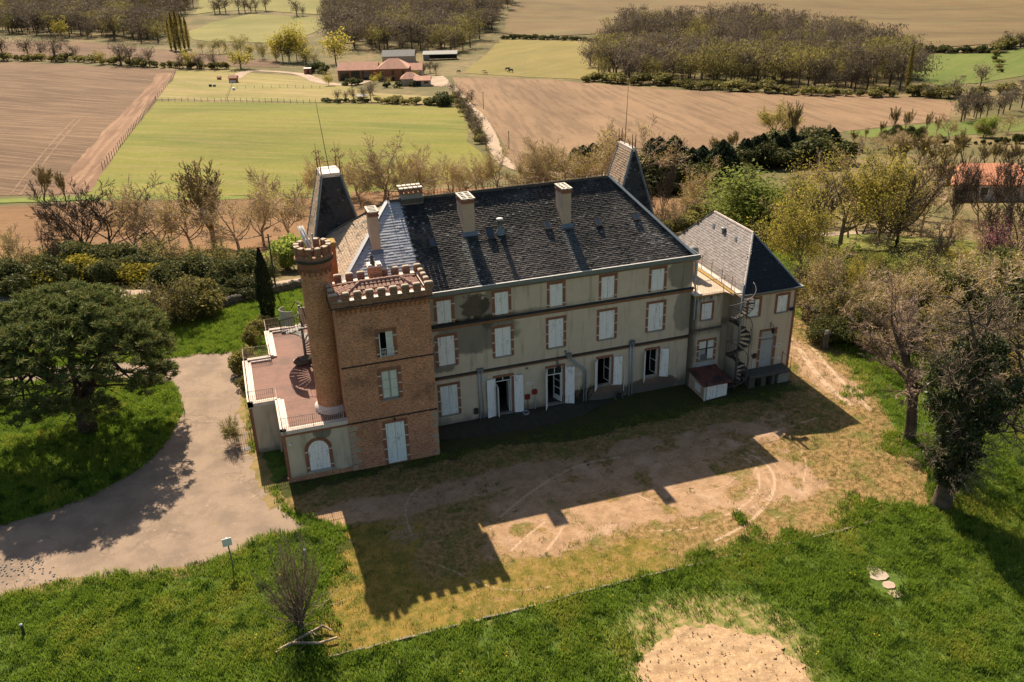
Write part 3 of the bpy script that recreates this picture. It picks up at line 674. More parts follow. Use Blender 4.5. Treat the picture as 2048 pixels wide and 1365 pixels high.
def merlon(x, y, rz=0, sx=1.0):
    o = inst('merlon', mm, tower, (x, y, 10.648), rz, (sx, 1, 1)); c_ = bpy.data.objects.new('merlon_cap', mcap); COL.objects.link(c_); c_.parent = o; c_.location = (0, 0, .382)
fx = np.linspace(PX0 + .16, PX1 - .16, 9)
for x in fx: merlon(x, PY0 + .14, 0, 1.15 if x in (fx[0], fx[-1]) else 1)
for x in fx:
    if not (-2.85 < x < -2.0): merlon(x, PY1 - .14)
for y in (-2.05, -1.4, -.75): merlon(PX1 - .14, y, R(90), .85)
for y in (-2.0, -1.3): merlon(PX0 + .14, y, R(90), .85)
tz = 10.45; rd = 10.98
e = [(PX0 + .42, PY0 + .4, tz), (PX1 - .42, PY0 + .4, tz), (PX1 - .42, PY1 - .4, tz), (PX0 + .42, PY1 - .4, tz)]; r0, r1_ = (-3.5, -1.4, rd), (-1.35, -1.4, rd)
tr = MB().add(e + [r0, r1_], [(0, 1, 5, 4), (1, 2, 5), (2, 3, 4, 5), (3, 0, 4)]).build('roof', MT['tile_clay'], tower)
def canal_tiles(parent, corners, mat, seed, tw=.23, th=.34):
    """half-round clay tiles running down a roof face"""
    q = random.Random(seed); P = [Vector(c) for c in corners]; o = P[0]; u = (P[1] - P[0]).normalized(); n = (P[1] - P[0]).cross(P[2] - P[0]).normalized(); v = n.cross(u)
    uv = [((p - o).dot(u), (p - o).dot(v)) for p in P]; mb = MB(); L = max(a for a, _ in uv); H = max(b for _, b in uv); k = 0
    while k * tw < L:
        x = (k + .5) * tw; y = 0.0
        while y < H:
            if inpoly((x, min(y + th * .4, H - .001)), uv):
                j = q.uniform(-.012, .012); vs = []
                for yy, r, l in ((y - .02, tw * .5, .045), (y + th * 1.1, tw * .42, .012)):
                    for t in range(5):
                        a = math.pi * t / 4; vs.append(o + u * (x + j + r * math.cos(a)) + v * yy + n * (l + r * .62 * math.sin(a)))
                mb.add(vs, [(t, t + 1, t + 6, t + 5) for t in range(4)] + [(4, 3, 2, 1, 0)])
            y += th
        k += 1
    ob = mb.build('roof_tiles', mat, parent); ob['kind'] = 'stuff'; return ob
canal_tiles(tr, [e[0], e[1], r1_, r0], MT['tile_clay'], 1); canal_tiles(tr, [e[1], e[2], r1_], MT['tile_clay'], 2); canal_tiles(tr, [e[2], e[3], r0, r1_], MT['tile_clay'], 3); canal_tiles(tr, [e[3], e[0], r0], MT['tile_clay'], 4)
for a, b in ((r0, r1_), (e[0], r0), (e[1], r1_), (e[2], r1_), (e[3], r0)):
    a, b = Vector(a), Vector(b); n_ = max(2, int((b - a).length / .33)); rt_ = MB()
    for i in range(n_):
        p0, p1 = a.lerp(b, i / n_) + Vector((0, 0, .07)), a.lerp(b, (i + 1.12) / n_) + Vector((0, 0, .055)); rt_.tube([p0, p1], [.1, .085], 7)
    rt_.build('ridge_tiles', MT['tile_clay'], tr)
tc = MB().box(-2.78, -2.06, -.16, .34, 10.3, 11.3).build('chimney', MT['brick'], tower)
MB().box(-2.83, -2.01, -.21, .39, 11.303, 11.36).box(-2.8, -2.55, -.18, .36, 11.362, 11.45).box(-2.3, -2.04, -.18, .36, 11.362, 11.45).build('chimney_crown', MT['cap'], tc)
MB().lathe((-2.5, .1, 11.362), [(.13, 0), (.15, .1), (.1, .22), (.09, .34), (.12, .42), (.1, .52), (0, .58)], 10).build('chimney_pot', MT['stone_dark'], tc, smooth=True)
MB().lathe((-2.5, TY - .08, 2.92), [(0, 0), (.07, .02), (.07, .1), (.03, .16)], 10).build('lamp', MT['dark'], tower)

# ------------------------------------------------------------------ round stair turret
RC = (-5.67, -.39)
rt = thing('round_turret', (RC[0], RC[1], 3.2), 'slim round brick turret with battlements rising from the terrace roof', 'turret')
MB().lathe((*RC, 3.2), [(.82, 0), (.83, 4), (.82, 8.65)], 40).build('wall', MT['brick_round'], rt, smooth=True)
MB().lathe((*RC, 3.2), [(1.0, 0), (1.0, .2), (.86, .36), (.82, .4)], 40).build('plinth', MT['cap'], rt, smooth=True)
MB().lathe((*RC, 3.2), [(.82, 8.6), (.98, 9.05), (.98, 9.1)], 40).build('corbel_ring', MT['brick_trim'], rt, smooth=True)
am2 = arch_mesh(.34, .42, .08, MT['brick_trim'])
for i in range(17):
    t = 2 * math.pi * i / 17; inst('corbel_arch', am2, rt, (RC[0] + .83 * math.cos(t), RC[1] + .83 * math.sin(t), 11.62), t + math.pi / 2)
MB().lathe((*RC, 12.2), [(.98, .1), (1.03, .12), (1.03, .3), (.98, .32), (.98, .48), (.74, .48), (.74, .1), (0, .1)], 40).build('parapet', MT['merlon'], rt)
MB().lathe((*RC, 12.2), [(1.035, .13), (1.06, .2), (1.035, .29)], 40).build('string_course', MT['ledge'], rt)
mr = MB(); n_ = 3
rm = MB(); cm = MB(); ha = .155
for k in range(n_):
    a0, a1 = -ha + 2 * ha * k / n_, -ha + 2 * ha * (k + 1) / n_
    for m_, z0, z1, ri, ro in ((rm, 0, .44, .74, .985), (cm, .442, .5, .73, 1.0)):
        vs = [(r * math.cos(a), r * math.sin(a), z) for z in (z0, z1) for r, a in ((ri, a0), (ro, a0), (ro, a1), (ri, a1))]
        m_.add(vs, [(0, 3, 2, 1), (4, 5, 6, 7), (0, 1, 5, 4), (1, 2, 6, 5), (2, 3, 7, 6), (3, 0, 4, 7)])
rm, cm = rm.mesh('merlon', MT['merlon']), cm.mesh('merlon_cap', MT['quoin'])
for i in range(12):
    t = 2 * math.pi * (i + .35) / 12; o = inst('merlon', rm, rt, (*RC, 12.682), t)
    c_ = bpy.data.objects.new('merlon_cap', cm); COL.objects.link(c_); c_.parent = o
an = thing('antenna', (-5.7, -.3, 12.3), 'white twin panel antenna with thin pole standing inside the round turret battlements', 'antenna')
for dx in (0, .16): MB().tube([(-5.85 + dx, -.2, 12.7), (-6.2 + dx, .3, 14.0)], .065, 8).build('antenna_panel', MT['white'], an, smooth=True)
MB().tube([(-5.6, -.6, 12.3), (-5.62, -.6, 13.8)], .03, 6).build('pole', MT['galv'], an)
MB().tube([(-5.67 + .62 * math.cos(t * math.pi / 8), -.39 + .2 * math.cos(t), 12.9 + .75 * math.sin(t * math.pi / 8)) for t in range(9)], .014, 4).build('cable_hoop', MT['rail_pale'], an)
# ------------------------------------------------------------------ terrace wing on the left
FY = -2.59
tw_ = thing('terrace_wing', (-7.4, 4.5, 0), 'low rendered side wing with red brown terrace roof behind pale parapets', 'building')
foot = [(-8.75, FY), (-5.115, FY), (-5.115, 11.64), (-8.65, 11.64), (-8.65, 7.42), (-10.31, 7.42), (-10.31, 1.24), (-8.75, 1.24)]
m = MB().prism(foot, -.3, 3.2, 0, 1); m.build('wall', [MT['stucco_terrace'], MT['membrane']], tw_)
MB().box(-8.78, -8.6, FY - .02, FY + .2, -.2, 3.05).box(-10.34, -10.16, 1.22, 1.4, -.2, 3.05).build('brick_corner', MT['brick_trim'], tw_)
MB().box(-8.8, -5.112, FY - .035, FY + .1, -.2, .3).build('brick_base', MT['brick'], tw_)
MB().box(-8.77, -5.112, FY - .05, FY + .05, 3.02, 3.16).build('eaves_band', MT['brick_trim'], tw_)
segs = [((-8.75, FY), (-5.115, FY)), ((-8.65, 11.64), (-5.115, 11.64)), ((-8.65, 7.42), (-8.65, 11.64)), ((-10.31, 7.42), (-8.65, 7.42)), ((-10.31, 1.24), (-10.31, 7.42)), ((-10.31, 1.24), (-8.75, 1.24)), ((-8.75, FY), (-8.75, 1.24))]
inn = [(0, 1), (0, -1), (1, 0), (0, -1), (1, 0), (0, 1), (1, 0)]
for (a, b), n_ in zip(segs, inn):
    d = Vector((b[0] - a[0], b[1] - a[1], 0)); L = d.length; d.normalize(); n_ = Vector((*n_, 0)); k = max(2, int(L / .62))
    mid = (Vector((*a, 0)) + Vector((*b, 0))) / 2
    MB().obox(mid + n_ * .10 + Vector((0, 0, 3.28)), d, n_, (0, 0, 1), L / 2 + .06, .16, .115).build('parapet', MT['cap'], tw_)
    for i in range(k):
        s0, s1 = -L / 2 - .06 + (L + .12) * i / k, -L / 2 - .06 + (L + .12) * (i + 1) / k
        MB().obox(mid + d * (s0 + s1) / 2 + n_ * .36 + Vector((0, 0, 3.25)), d, n_, (0, 0, 1), (s1 - s0) / 2 - .008, .09, .06).build('coping_stone', MT['cap'], tw_)
def railing(a, b, h, parent, mat, scroll=True, step=.11, name='railing', z=None, r=.009):
    a, b = Vector(a), Vector(b); L = (b - a).length; d = (b - a).normalized(); m = MB(); up = Vector((0, 0, 1))
    for t in (.0, h * .92 if not scroll else h): m.tube([a + up * (t + .04), b + up * (t + .04)], .016, 5)
    n = max(2, int(L / step))
    for i in range(n + 1): p = a + d * L * i / n; m.tube([p + up * .04, p + up * (h + .03)], r, 4, cap=False)
    if scroll:
        k = max(1, int(L / .18))
        for i in range(k):
            c = a + d * L * (i + .5) / k
            for zc in (.25, .58): m.tube([c + d * .07 * math.cos(t * 1.0472) + up * (h * zc + .07 * math.sin(t * 1.0472)) for t in range(7)], .008, 3, cap=False)
    n = max(1, int(round(L / 1.6)))
    for i in range(n + 1): p = a + d * L * i / n; m.tube([p, p + up * (h + .08)], .02, 5)
    return m.build(name, MT[mat], parent)
for a, b in [((-8.68, FY + .06, 3.395), (-5.3, FY + .06, 3.395)), ((-10.25, 1.3, 3.395), (-8.85, 1.3, 3.395)), ((-8.6, 11.58, 3.395), (-6.4, 11.58, 3.395)), ((-10.25, 7.36, 3.395), (-8.7, 7.36, 3.395)), ((-10.25, 1.3, 3.395), (-10.25, 7.36, 3.395)), ((-8.6, 7.4, 3.395), (-8.6, 11.58, 3.395)), ((-8.69, FY + .06, 3.395), (-8.69, 1.2, 3.395))]:
    railing(a, b, .72, tw_, 'rail_pale')
# arched window
ac_x, spr, hw = -6.92, 1.86, .57
fr = MB(); n_ = 13
for i in range(n_):
    t0, t1 = math.pi * i / n_ + .01, math.pi * (i + 1) / n_ - .01
    P = lambda r, t, y: (ac_x + r * math.cos(t), y, spr + r * math.sin(t))
    v = [P(hw, t0, FY - .03), P(hw + .2, t0, FY - .03), P(hw + .2, t1, FY - .03), P(hw, t1, FY - .03), P(hw, t0, FY + .05), P(hw + .2, t0, FY + .05), P(hw + .2, t1, FY + .05), P(hw, t1, FY + .05)]
    fr.add(v, [(0, 1, 2, 3), (1, 5, 6, 2), (0, 3, 7, 4), (0, 4, 5, 1), (3, 2, 6, 7)])
fr.box(ac_x - hw - .2, ac_x - hw, FY - .03, FY + .05, .5, spr); fr.box(ac_x + hw, ac_x + hw + .2, FY - .03, FY + .05, .5, spr)
aw = fr.build('arched_window', MT['brick_trim'], tw_)
for s in (-1, 1):
    for z in (.72, 1.75): inst('stone_band', _band, aw, (ac_x + (hw if s > 0 else -hw - .19), FY - .03, z))
    lf = MB()
    for i in range(3):
        a, b = i * hw / 3 + .006, (i + 1) * hw / 3 - .006
        za, zb = spr + math.sqrt(max(0, hw * hw - a * a)) - .01, spr + math.sqrt(max(0, hw * hw - b * b)) - .01
        xs_ = (ac_x + s * a, ac_x + s * b) if s > 0 else (ac_x + s * b, ac_x + s * a); z2 = (za, zb) if s > 0 else (zb, za)
        lf.add([(xs_[0], FY - .012, .55), (xs_[1], FY - .012, .55), (xs_[1], FY - .012, z2[1]), (xs_[0], FY - .012, z2[0]), (xs_[0], FY, .55), (xs_[1], FY, .55), (xs_[1], FY, z2[1]), (xs_[0], FY, z2[0])],
               [(0, 1, 2, 3), (0, 4, 5, 1), (1, 5, 6, 2), (2, 6, 7, 3), (3, 7, 4, 0)])
    for z in (.95, 1.75): lf.box(min(ac_x + s * .02, ac_x + s * (hw - .02)), max(ac_x + s * .02, ac_x + s * (hw - .02)), FY - .022, FY - .012, z, z + .05)
    lf.build('shutter', MT['shutter'], aw)
MB().box(ac_x - hw - .05, ac_x + hw + .08, FY - .07, FY + .02, .46, .53).build('sill', MT['pipe'], aw)
MB().lathe((-8.4, FY - .02, 2.45), [(.0, .12), (.07, .1), (.07, 0), (0, 0)], 8).build('wall_vent', MT['white'], tw_)
MB().box(-8.92, -8.79, .9, 1.05, 0, 3.1).build('downpipe', MT['stucco_plain'], tw_)

# spiral stair from the terrace to the house
def spiral(name, c, z0, z1, r, a0, turns, label, mats, panel=None, riser=.2):
    t = thing(name, (c[0], c[1], z0), label, 'staircase'); n = int((z1 - z0) / riser); da = turns * 2 * math.pi / n; post, tread, rail = mats
    MB().tube([(c[0], c[1], z0), (c[0], c[1], z1 + 1.0)], .085 if panel is None else .09, 10).build('centre_pole', MT[post], t, smooth=True)
    sm = MB(); w2 = da * .62
    P = lambda rr, a, z: (rr * math.cos(a), rr * math.sin(a), z)
    sm.add([P(.07, -w2, 0), P(r, -w2 * .9, 0), P(r, w2 * .9, 0), P(.07, w2, 0), P(.07, -w2, -.04), P(r, -w2 * .9, -.04), P(r, w2 * .9, -.04), P(.07, w2, -.04)],
           [(0, 1, 2, 3), (7, 6, 5, 4), (0, 4, 5, 1), (1, 5, 6, 2), (2, 6, 7, 3)])
    sm = sm.mesh('step', MT[tread]); hr = []
    bal = MB()
    for i in range(n):
        a = a0 + da * i; z = z0 + (i + 1) * (z1 - z0) / n
        inst('step', sm, t, (c[0], c[1], z), a)
        for k in (0, .5):
            aa = a + da * k; zz = z + k * riser * 1.0; bal.tube([(c[0] + r * math.cos(aa), c[1] + r * math.sin(aa), zz - .05), (c[0] + r * math.cos(aa), c[1] + r * math.sin(aa), zz + .9)], .010, 4, cap=False)
            hr.append((c[0] + r * math.cos(aa), c[1] + r * math.sin(aa), zz + .92))
    bal.build('balusters', MT[rail], t); MB().tube(hr, .022, 6).build('handrail', MT[rail], t, smooth=True)
    MB().tube([(x, y, z - .98) for x, y, z in hr], .022, 5).build('stringer', MT[rail], t, smooth=True)
    return t, a0 + da * n
MT['stair_rail'] = plain('stair_rail', (.11, .10, .09), .6, .3, 6)
sc1, _ = spiral('spiral_staircase', (-6.45, 6.3), 3.2, 6.0, 1.3, R(-70), .98, 'dark iron spiral staircase rising from the terrace to an upper landing', ('galv', 'iron', 'iron'), 1, .13)
pn = MB()
for k in range(8):
    a0_, a1_ = R(135 + k * 14), R(135 + (k + 1) * 14)
    for rr in (1.22,):
        v = [(-6.45 + rr * math.cos(a), 6.3 + rr * math.sin(a), z + k * .05 + (a == a1_) * .05) for a, z in ((a0_, 5.75), (a1_, 5.75), (a1_, 6.75), (a0_, 6.75))]
        v2 = [(-6.45 + (rr + .02) * math.cos(a), 6.3 + (rr + .02) * math.sin(a), z + k * .05 + (a == a1_) * .05) for a, z in ((a0_, 5.75), (a1_, 5.75), (a1_, 6.75), (a0_, 6.75))]
        pn.add(v + v2, [(0, 1, 2, 3), (7, 6, 5, 4), (0, 4, 5, 1), (2, 6, 7, 3)])
pn.build('screen_panel', plain('mesh_panel', (.33, .34, .255), .6, .15, 3), sc1)
MB().prism([(-6.5, 6.2), (-5.2, 6.2), (-5.2, 7.5), (-6.5, 7.5)], 6.02, 6.1).build('landing', MT['cap'], sc1)
MB().box(-6.5, -5.2, 6.15, 6.2, 5.7, 6.9).build('landing_panel', MT['rail_pale'], sc1)
MB().tube([(-6.2, 5.2, 3.3), (-5.9, 5.3, 4.6), (-6.0, 5.6, 5.6), (-6.3, 6.2, 7.1), (-6.6, 6.6, 7.2), (-6.9, 6.9, 6.6)], .03, 6).build('cable', MT['dark'], sc1)
sb = thing('stone_block', (-6.6, 5.75, 3.2), 'mossy dark stone block at the foot of the terrace spiral stair', 'stone block')
MB().blob((-6.6, 5.75, 3.45), .62, .4, .3, 8, 9, 6, .28).build('block', MT['stone_dark'], sb)
for k in range(3): MB().blob((-7.1 + k * .28, 6.3 + .1 * k, 3.26), .13, .1, .07, k, 7, 5, .3).build('rubble_piece', MT['cap'], sb)

# ------------------------------------------------------------------ link block and annex
lk = thing('link_block', (18.8, 3, 0), 'narrow flat roofed two storey link with black run-off stains between house and annex', 'building')
LY = -.35
L1, L0 = (18.3, 19.05, 4.75, 5.92), (18.3, 19.42, 1.78, 3.2)
mb = MB(); wall_front(mb, 17.66, 19.8, -.3, 6.5, LY, [L1, L0], .15)
mb.add([(17.66, LY, -.3), (17.66, LY, 6.5), (17.66, 8, 6.5), (17.66, 8, -.3)], [(0, 1, 2, 3)]); mb.add([(17.66, 8, -.3), (17.66, 8, 6.5), (20.83, 8, 6.5), (20.83, 8, -.3)], [(0, 1, 2, 3)])
mb.add([(19.8, LY, -.3), (19.8, .5, -.3), (19.8, .5, 6.5), (19.8, LY, 6.5)], [(0, 1, 2, 3)]); mb.add([(19.8, .5, -.3), (20.83, .5, -.3), (20.83, .5, 6.5), (19.8, .5, 6.5)], [(0, 1, 2, 3)])
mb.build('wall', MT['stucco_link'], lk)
mb = MB().prism([(17.66, LY - .05), (19.85, LY - .05), (20.5, -1.25), (20.83, -1.25), (20.83, 8), (17.66, 8)], 6.42, 6.53, 1, 0); mb.build('flat_roof', [MT['flatroof'], MT['lichen']], lk)
MB().box(17.66, 18.25, LY + .0, LY + .55, 6.533, 6.66).build('parapet', MT['cap'], lk)
MB().box(20.35, 20.8, -1.0, 5.2, 6.533, 6.6).build('roof_kerb', MT['cap'], lk); MB().box(20.1, 20.3, -1.0, 5.2, 6.534, 6.6).build('roof_kerb', MT['lichen'], lk)
wl = window(lk, *L1, LY, 0, .12, batten=(), boards=3)
wl = window(lk, *L0, LY, 3, .14, closed=False)
MB().box(18.31, 19.41, LY + .06, LY + .09, 1.8, 3.18).build('boarding', MT['grey_panel'], wl)
for a, b, c0, d0 in ((18.34, 18.86, 2.66, 3.16), (18.93, 19.4, 2.66, 3.16), (18.93, 19.4, 1.85, 2.58)): MB().box(a, b, LY + .03, LY + .058, c0, d0).build('board', MT['white'], wl)
MB().box(18.84, 18.95, LY + .02, LY + .1, 1.8, 3.18).box(18.32, 18.83, LY + .02, LY + .1, 2.58, 2.66).box(18.96, 19.4, LY + .02, LY + .1, 2.58, 2.66).build('frame', MT['dark'], wl)
MB().box(18.5, 18.95, LY - .02, LY + .018, 1.85, 2.2).build('board', MT['zinc'], wl)
MB().box(18.2, 19.55, LY - .04, LY, 1.2, 1.72).build('boarding', MT['grey_panel'], lk)
MB().extr([(LY, 4.0), (LY - .06, 4.02), (LY - .08, 4.1), (LY, 4.16)], 'x', 17.66, 19.82).build('string_course', MT['stone_dark'], lk)
for a, b in [((17.9, LY + .05, 6.53), (19.8, LY + .05, 6.53)), ((19.8, LY + .05, 6.53), (20.05, -1.2, 6.53)), ((20.42, 5.0, 6.53), (20.36, .9, 6.53)), ((20.36, .9, 6.53), (20.3, -1.7, 6.53))]:
    railing(a, b, .98, lk, 'rail_pale', False, .11, r=.008)
for x, y, h in ((19.35, 3.0, 1.9), (18.95, 3.5, 1.9)):
    c_ = MB().box(x - .25, x + .25, y - .25, y + .25, 6.53, 6.53 + h - .15).build('chimney', MT['stucco_plain'] if x > 19 else MT['stone_dark'], lk)
    MB().lathe((x, y, 6.4 + h), [(.3, 0), (.33, .03), (.30, .14), (.19, .26), (0, .31)], 16).build('cowl', MT['lichen'] if False else MT['concrete'], c_, smooth=True)
ax = thing('annex', (22.9, 4, 0), 'two storey rendered annex with slate hipped roof at the right end', 'building')
AX0, AX1, AY0, AY1 = 20.84, 24.85, -1.08, 9.3
A1, A2, AD = (21.28, 22.08, 4.78, 5.98), (23.44, 24.21, 4.77, 5.97), (22.5, 23.5, .96, 3.54)
mb = MB(); wall_front(mb, AX0, AX1, -.3, 6.42, AY0, [A1, A2, AD], .15)
mb.add([(AX1, AY0, -.3), (AX1, AY1, -.3), (AX1, AY1, 6.42), (AX1, AY0, 6.42)], [(0, 1, 2, 3)]); mb.add([(AX0, AY0, -.3), (AX0, AY0, 6.42), (AX0, AY1, 6.42), (AX0, AY1, -.3)], [(0, 1, 2, 3)])
mb.add([(AX1, AY1, -.3), (AX0, AY1, -.3), (AX0, AY1, 6.42), (AX1, AY1, 6.42)], [(0, 1, 2, 3)]); mb.build('wall', MT['stucco_annex'], ax)
MB().box(AX1 - .16, AX1 + .015, AY0 - .02, AY0 + .18, 0, 6.2).build('brick_corner', MT['brick_trim'], ax)
window(ax, *A1, AY0, 0, .17, batten=(), boards=3); window(ax, *A2, AY0, 0, .17, batten=(), boards=3)
wd = window(ax, *AD, AY0, 3, .17, closed=False, sill=False)
MB().box(22.52, 23.48, AY0 + .05, AY0 + .09, .98, 2.88).build('door', MT['grey_panel'], wd); MB().box(22.52, 23.48, AY0 + .06, AY0 + .1, 2.96, 3.52).build('transom_panel', MT['grey_panel'], wd)
MB().box(22.52, 23.48, AY0 + .03, AY0 + .1, 2.885, 2.955).build('transom', MT['zinc'], wd)
MB().box(AX0 - .05, AX1 + .05, AY0 - .06, AY0, 6.22, 6.36).build('eaves_band', MT['brown_band'], ax)
ee = .16; z = 6.42; P0, P1, P2, P3 = (AX0 - ee, AY0 - ee, z), (AX1 + ee, AY0 - ee, z), (AX1 + ee, AY1 + ee, z), (AX0 - ee, AY1 + ee, z); Q0, Q1 = (22.84, 1.57, 9.52), (22.84, 6.54, 9.52)
ar = MB().add([P0, P1, P2, P3, Q0, Q1], [(0, 1, 4), (1, 2, 5, 4), (2, 3, 5), (3, 0, 4, 5)]).build('roof', MT['tile_annex'], ax)
slope_tiles('roof_slates', ar, [P3, P0, Q0, Q1], MT['tile_annex'], .26, .16, .014, 31, .006, .006, .015)
MT['tile_annex_shaded'] = tilemat('annex_slate_shaded', (.020, .023, .028), (.014, .016, .02), (.012, .014, .017), -.1, (.05, .05, .05), .7, None, .25)  # same slate as the other slopes, darkened to paint in the front's shade
slope_tiles('roof_slates', ar, [P0, P1, Q0], MT['tile_annex_shaded'], .26, .16, .014, 32, .006, .006, .015)
slope_tiles('roof_slates', ar, [P1, P2, Q1, Q0], MT['tile_annex'], .26, .16, .014, 33); slope_tiles('roof_slates', ar, [P2, P3, Q1], MT['tile_annex'], .3, .2, .014, 34)
for a, b, mt in ((P0, Q0, 'cap'), (P1, Q0, 'zinc'), (Q0, Q1, 'cap'), (P2, Q1, 'zinc'), (P3, Q1, 'zinc')): MB().tube([Vector(a) + Vector((0, 0, .02)), Vector(b) + Vector((0, 0, .02))], .07, 6).build('hip_flashing', MT[mt], ar)
c = MB(); c.extr([(AY0 - ee, z - .03), (AY0 - ee - .13, z), (AY0 - ee - .14, z + .12), (AY0 - ee - .11, z + .12), (AY0 - ee - .09, z + .03), (AY0 - ee + .02, z + .02)], 'x', AX0 - .1, AX1 + .3)
c.extr([(AX1 + ee, z - .03), (AX1 + ee + .13, z), (AX1 + ee + .14, z + .12), (AX1 + ee + .1, z + .12), (AX1 + ee, z + .02)], 'y', AY0 - .3, AY1)
c.build('gutter', MT['zinc'], ax)
MB().lathe((22.31, 4.34, 8.6), [(.1, 0), (.1, .35), (.16, .36), (.16, .5), (0, .54)], 10).build('roof_vent', MT['zinc'], ax)
for x, y in ((22.34, 5.62), (22.34, 2.69)): MB().add([(x - .1, y - .13, 8.72), (x - .1, y + .13, 8.72), (x - .16, y, 8.95), (x + .18, y, 9.0)], [(0, 2, 1), (0, 3, 2), (1, 2, 3)]).build('roof_vent', MT['white'], ax)
sc2, _ = spiral('spiral_staircase', (20.35, -1.75), 0, 6.45, .76, R(-190), 2.6, 'pale galvanised spiral staircase outside the annex front', ('galv', 'iron', 'stair_rail'), None, .21)
MB().tube([(21.17, -1.75, .9), (21.17, -1.75, 3.6)], .03, 6).build('post', MT['galv'], sc2)
# shed with red roof, loading platform
sh = thing('lean_to_shed', (18.55, -1.45, 0), 'small cream shed with rusty red corrugated roof against the link', 'shed')
m = MB(); m.add([(17.72, -2.48, -.1), (19.46, -2.3, -.1), (19.46, LY, -.1), (17.72, LY, -.1), (17.72, -2.48, 1.12), (19.46, -2.3, 1.12), (19.46, LY, 1.3), (17.72, LY, 1.3)],
                [(0, 1, 5, 4), (1, 2, 6, 5), (3, 0, 4, 7), (4, 5, 6, 7)]); m.build('wall', MT['stucco_plain'], sh)
rfm = MB(); 
for i in range(30):
    x = 17.5 + i * .071; zz = .03 if i % 2 else 0
    rfm.add([(x, -2.68, 1.15 + zz), (x + .071, -2.68, 1.15 + (.03 - zz)), (x + .071, LY - .01, 1.36 + (.03 - zz)), (x, LY - .01, 1.36 + zz)], [(0, 1, 2, 3)])
    rfm.add([(x, -2.68, 1.12 + zz), (x + .071, -2.68, 1.12 + (.03 - zz)), (x + .071, LY - .01, 1.33 + (.03 - zz)), (x, LY - .01, 1.33 + zz)], [(3, 2, 1, 0)])
    rfm.add([(x, -2.68, 1.12 + zz), (x + .071, -2.68, 1.12 + (.03 - zz)), (x + .071, -2.68, 1.15 + (.03 - zz)), (x, -2.68, 1.15 + zz)], [(0, 1, 2, 3)])
rfm.build('roof', MT['tile_shed'], sh)
dm = shutter_mesh(.78, 1.0, MT['shutter'], 5, ()); inst('door', dm, sh, (17.86, -2.51, .05), R(5.9)); inst('door', dm, sh, (18.66, -2.43, .05), R(5.9))
MB().box(17.69, 17.74, -2.5, -2.4, 0, 1.12).box(17.70, 17.74, -1.9, -1.2, .3, .8).build('frame', MT['white'], sh)
MB().blob((18.75, -1.9, 1.24), .2, .13, .04, 3, 8, 5, .4).build('leaf_litter', MT['dark'], sh)
pf = thing('loading_platform', (22.8, -1.6, 0), 'low dark stone loading platform below the annex door', 'platform')
MB().cham(21.2, 24.35, -2.15, AY0 - .003, .74, .92, .04).build('slab', MT['stone_dark'], pf)
for a, b in ((21.25, 21.7), (22.2, 22.55), (23.0, 23.25)): MB().cham(a, b, -2.05, AY0 - .01, -.1, .737, .02).build('pier', MT['stone_dark'], pf)
MB().cham(23.5, 24.3, -2.06, AY0 - .01, -.1, .737, .02).build('pier', MT['concrete'], pf)
MB().box(21.25, 24.3, AY0 - .3, AY0 - .004, 0, .735).build('back_wall', MT['stone_dark'], pf)
railing((24.3, AY0 - .05, .92), (24.3, -2.1, .92), .85, pf, 'rust', False, .5)

# ------------------------------------------------------------------ things on and by the walls
def sign(x, y, z, wd, h, rows, label, cells):
    t = thing('wall_sign', (x, y, z), label, 'sign'); MB().box(x - wd / 2, x + wd / 2, y - .02, y, z - h / 2, z + h / 2).build('plate', MT['white'], t)
    m = MB(); q = random.Random(int(x * 100)); rh = h / (rows + .8)
    for r_ in range(rows):
        zc = z + (rows / 2 - .5 - r_) * rh; xx = x - wd * .42
        while xx < x + wd * .40:
            ww = q.uniform(.018, .034); m.box(xx, min(xx + ww, x + wd * .42), y - .024, y - .0205, zc - rh * .24, zc + rh * .24); xx += ww + (q.uniform(.012, .05) if q.random() < .3 else .010)
    m.build('lettering', MT['dark'], t)
sign(6.58, 0, 2.14, .43, .15, 1, 'small white one line notice between the two open doors', 9)
sign(9.88, 0, 2.22, .42, .13, 1, 'small white one line notice right of the glazed door', 9)
sign(23.94, AY0, 2.34, .4, .22, 2, 'white two line notice right of the annex door', 8)
bx = thing('outlet_plate', (24.02, AY0, 1.38), 'blank pale plate low on the annex wall right of the door', 'wall plate'); MB().cham(23.91, 24.14, AY0 - .03, AY0, 1.3, 1.45, .0).build('plate', MT['plastic'], bx)
acu = thing('air_conditioner', (12.68, -.2, .1), 'white air conditioner outdoor unit standing below the open ground floor window', 'air conditioner')
MB().cham(12.36, 13.06, -.36, -.06, .06, .58, .02).build('housing', MT['plastic'], acu)
MB().lathe((0, 0, 0), [(.19, 0), (.21, .01), (.19, .02)], 20).build('fan_grille', MT['dark'], acu)
fg = acu.children[-1]; fg.location = Vector((12.63, -.365, .32)) - acu.location; fg.rotation_euler = (R(90), 0, 0)
fg.data = MB().lathe((0, 0, 0), [(0, .004), (.17, .004), (.2, .012), (.21, .0)], 20).mesh('fan_grille', MT['dark'])
for x in (12.42, 12.92): MB().box(x, x + .08, -.34, -.08, -.06, .058).build('foot', MT['zinc'], acu)
MB().box(12.9, 13.02, -.366, -.362, .38, .5).build('badge', MT['red'], acu)
MB().tube([(13.1, -.03, .4), (13.12, -.03, 2.2)], .025, 6).build('cable_trunking', MT['white'], acu)
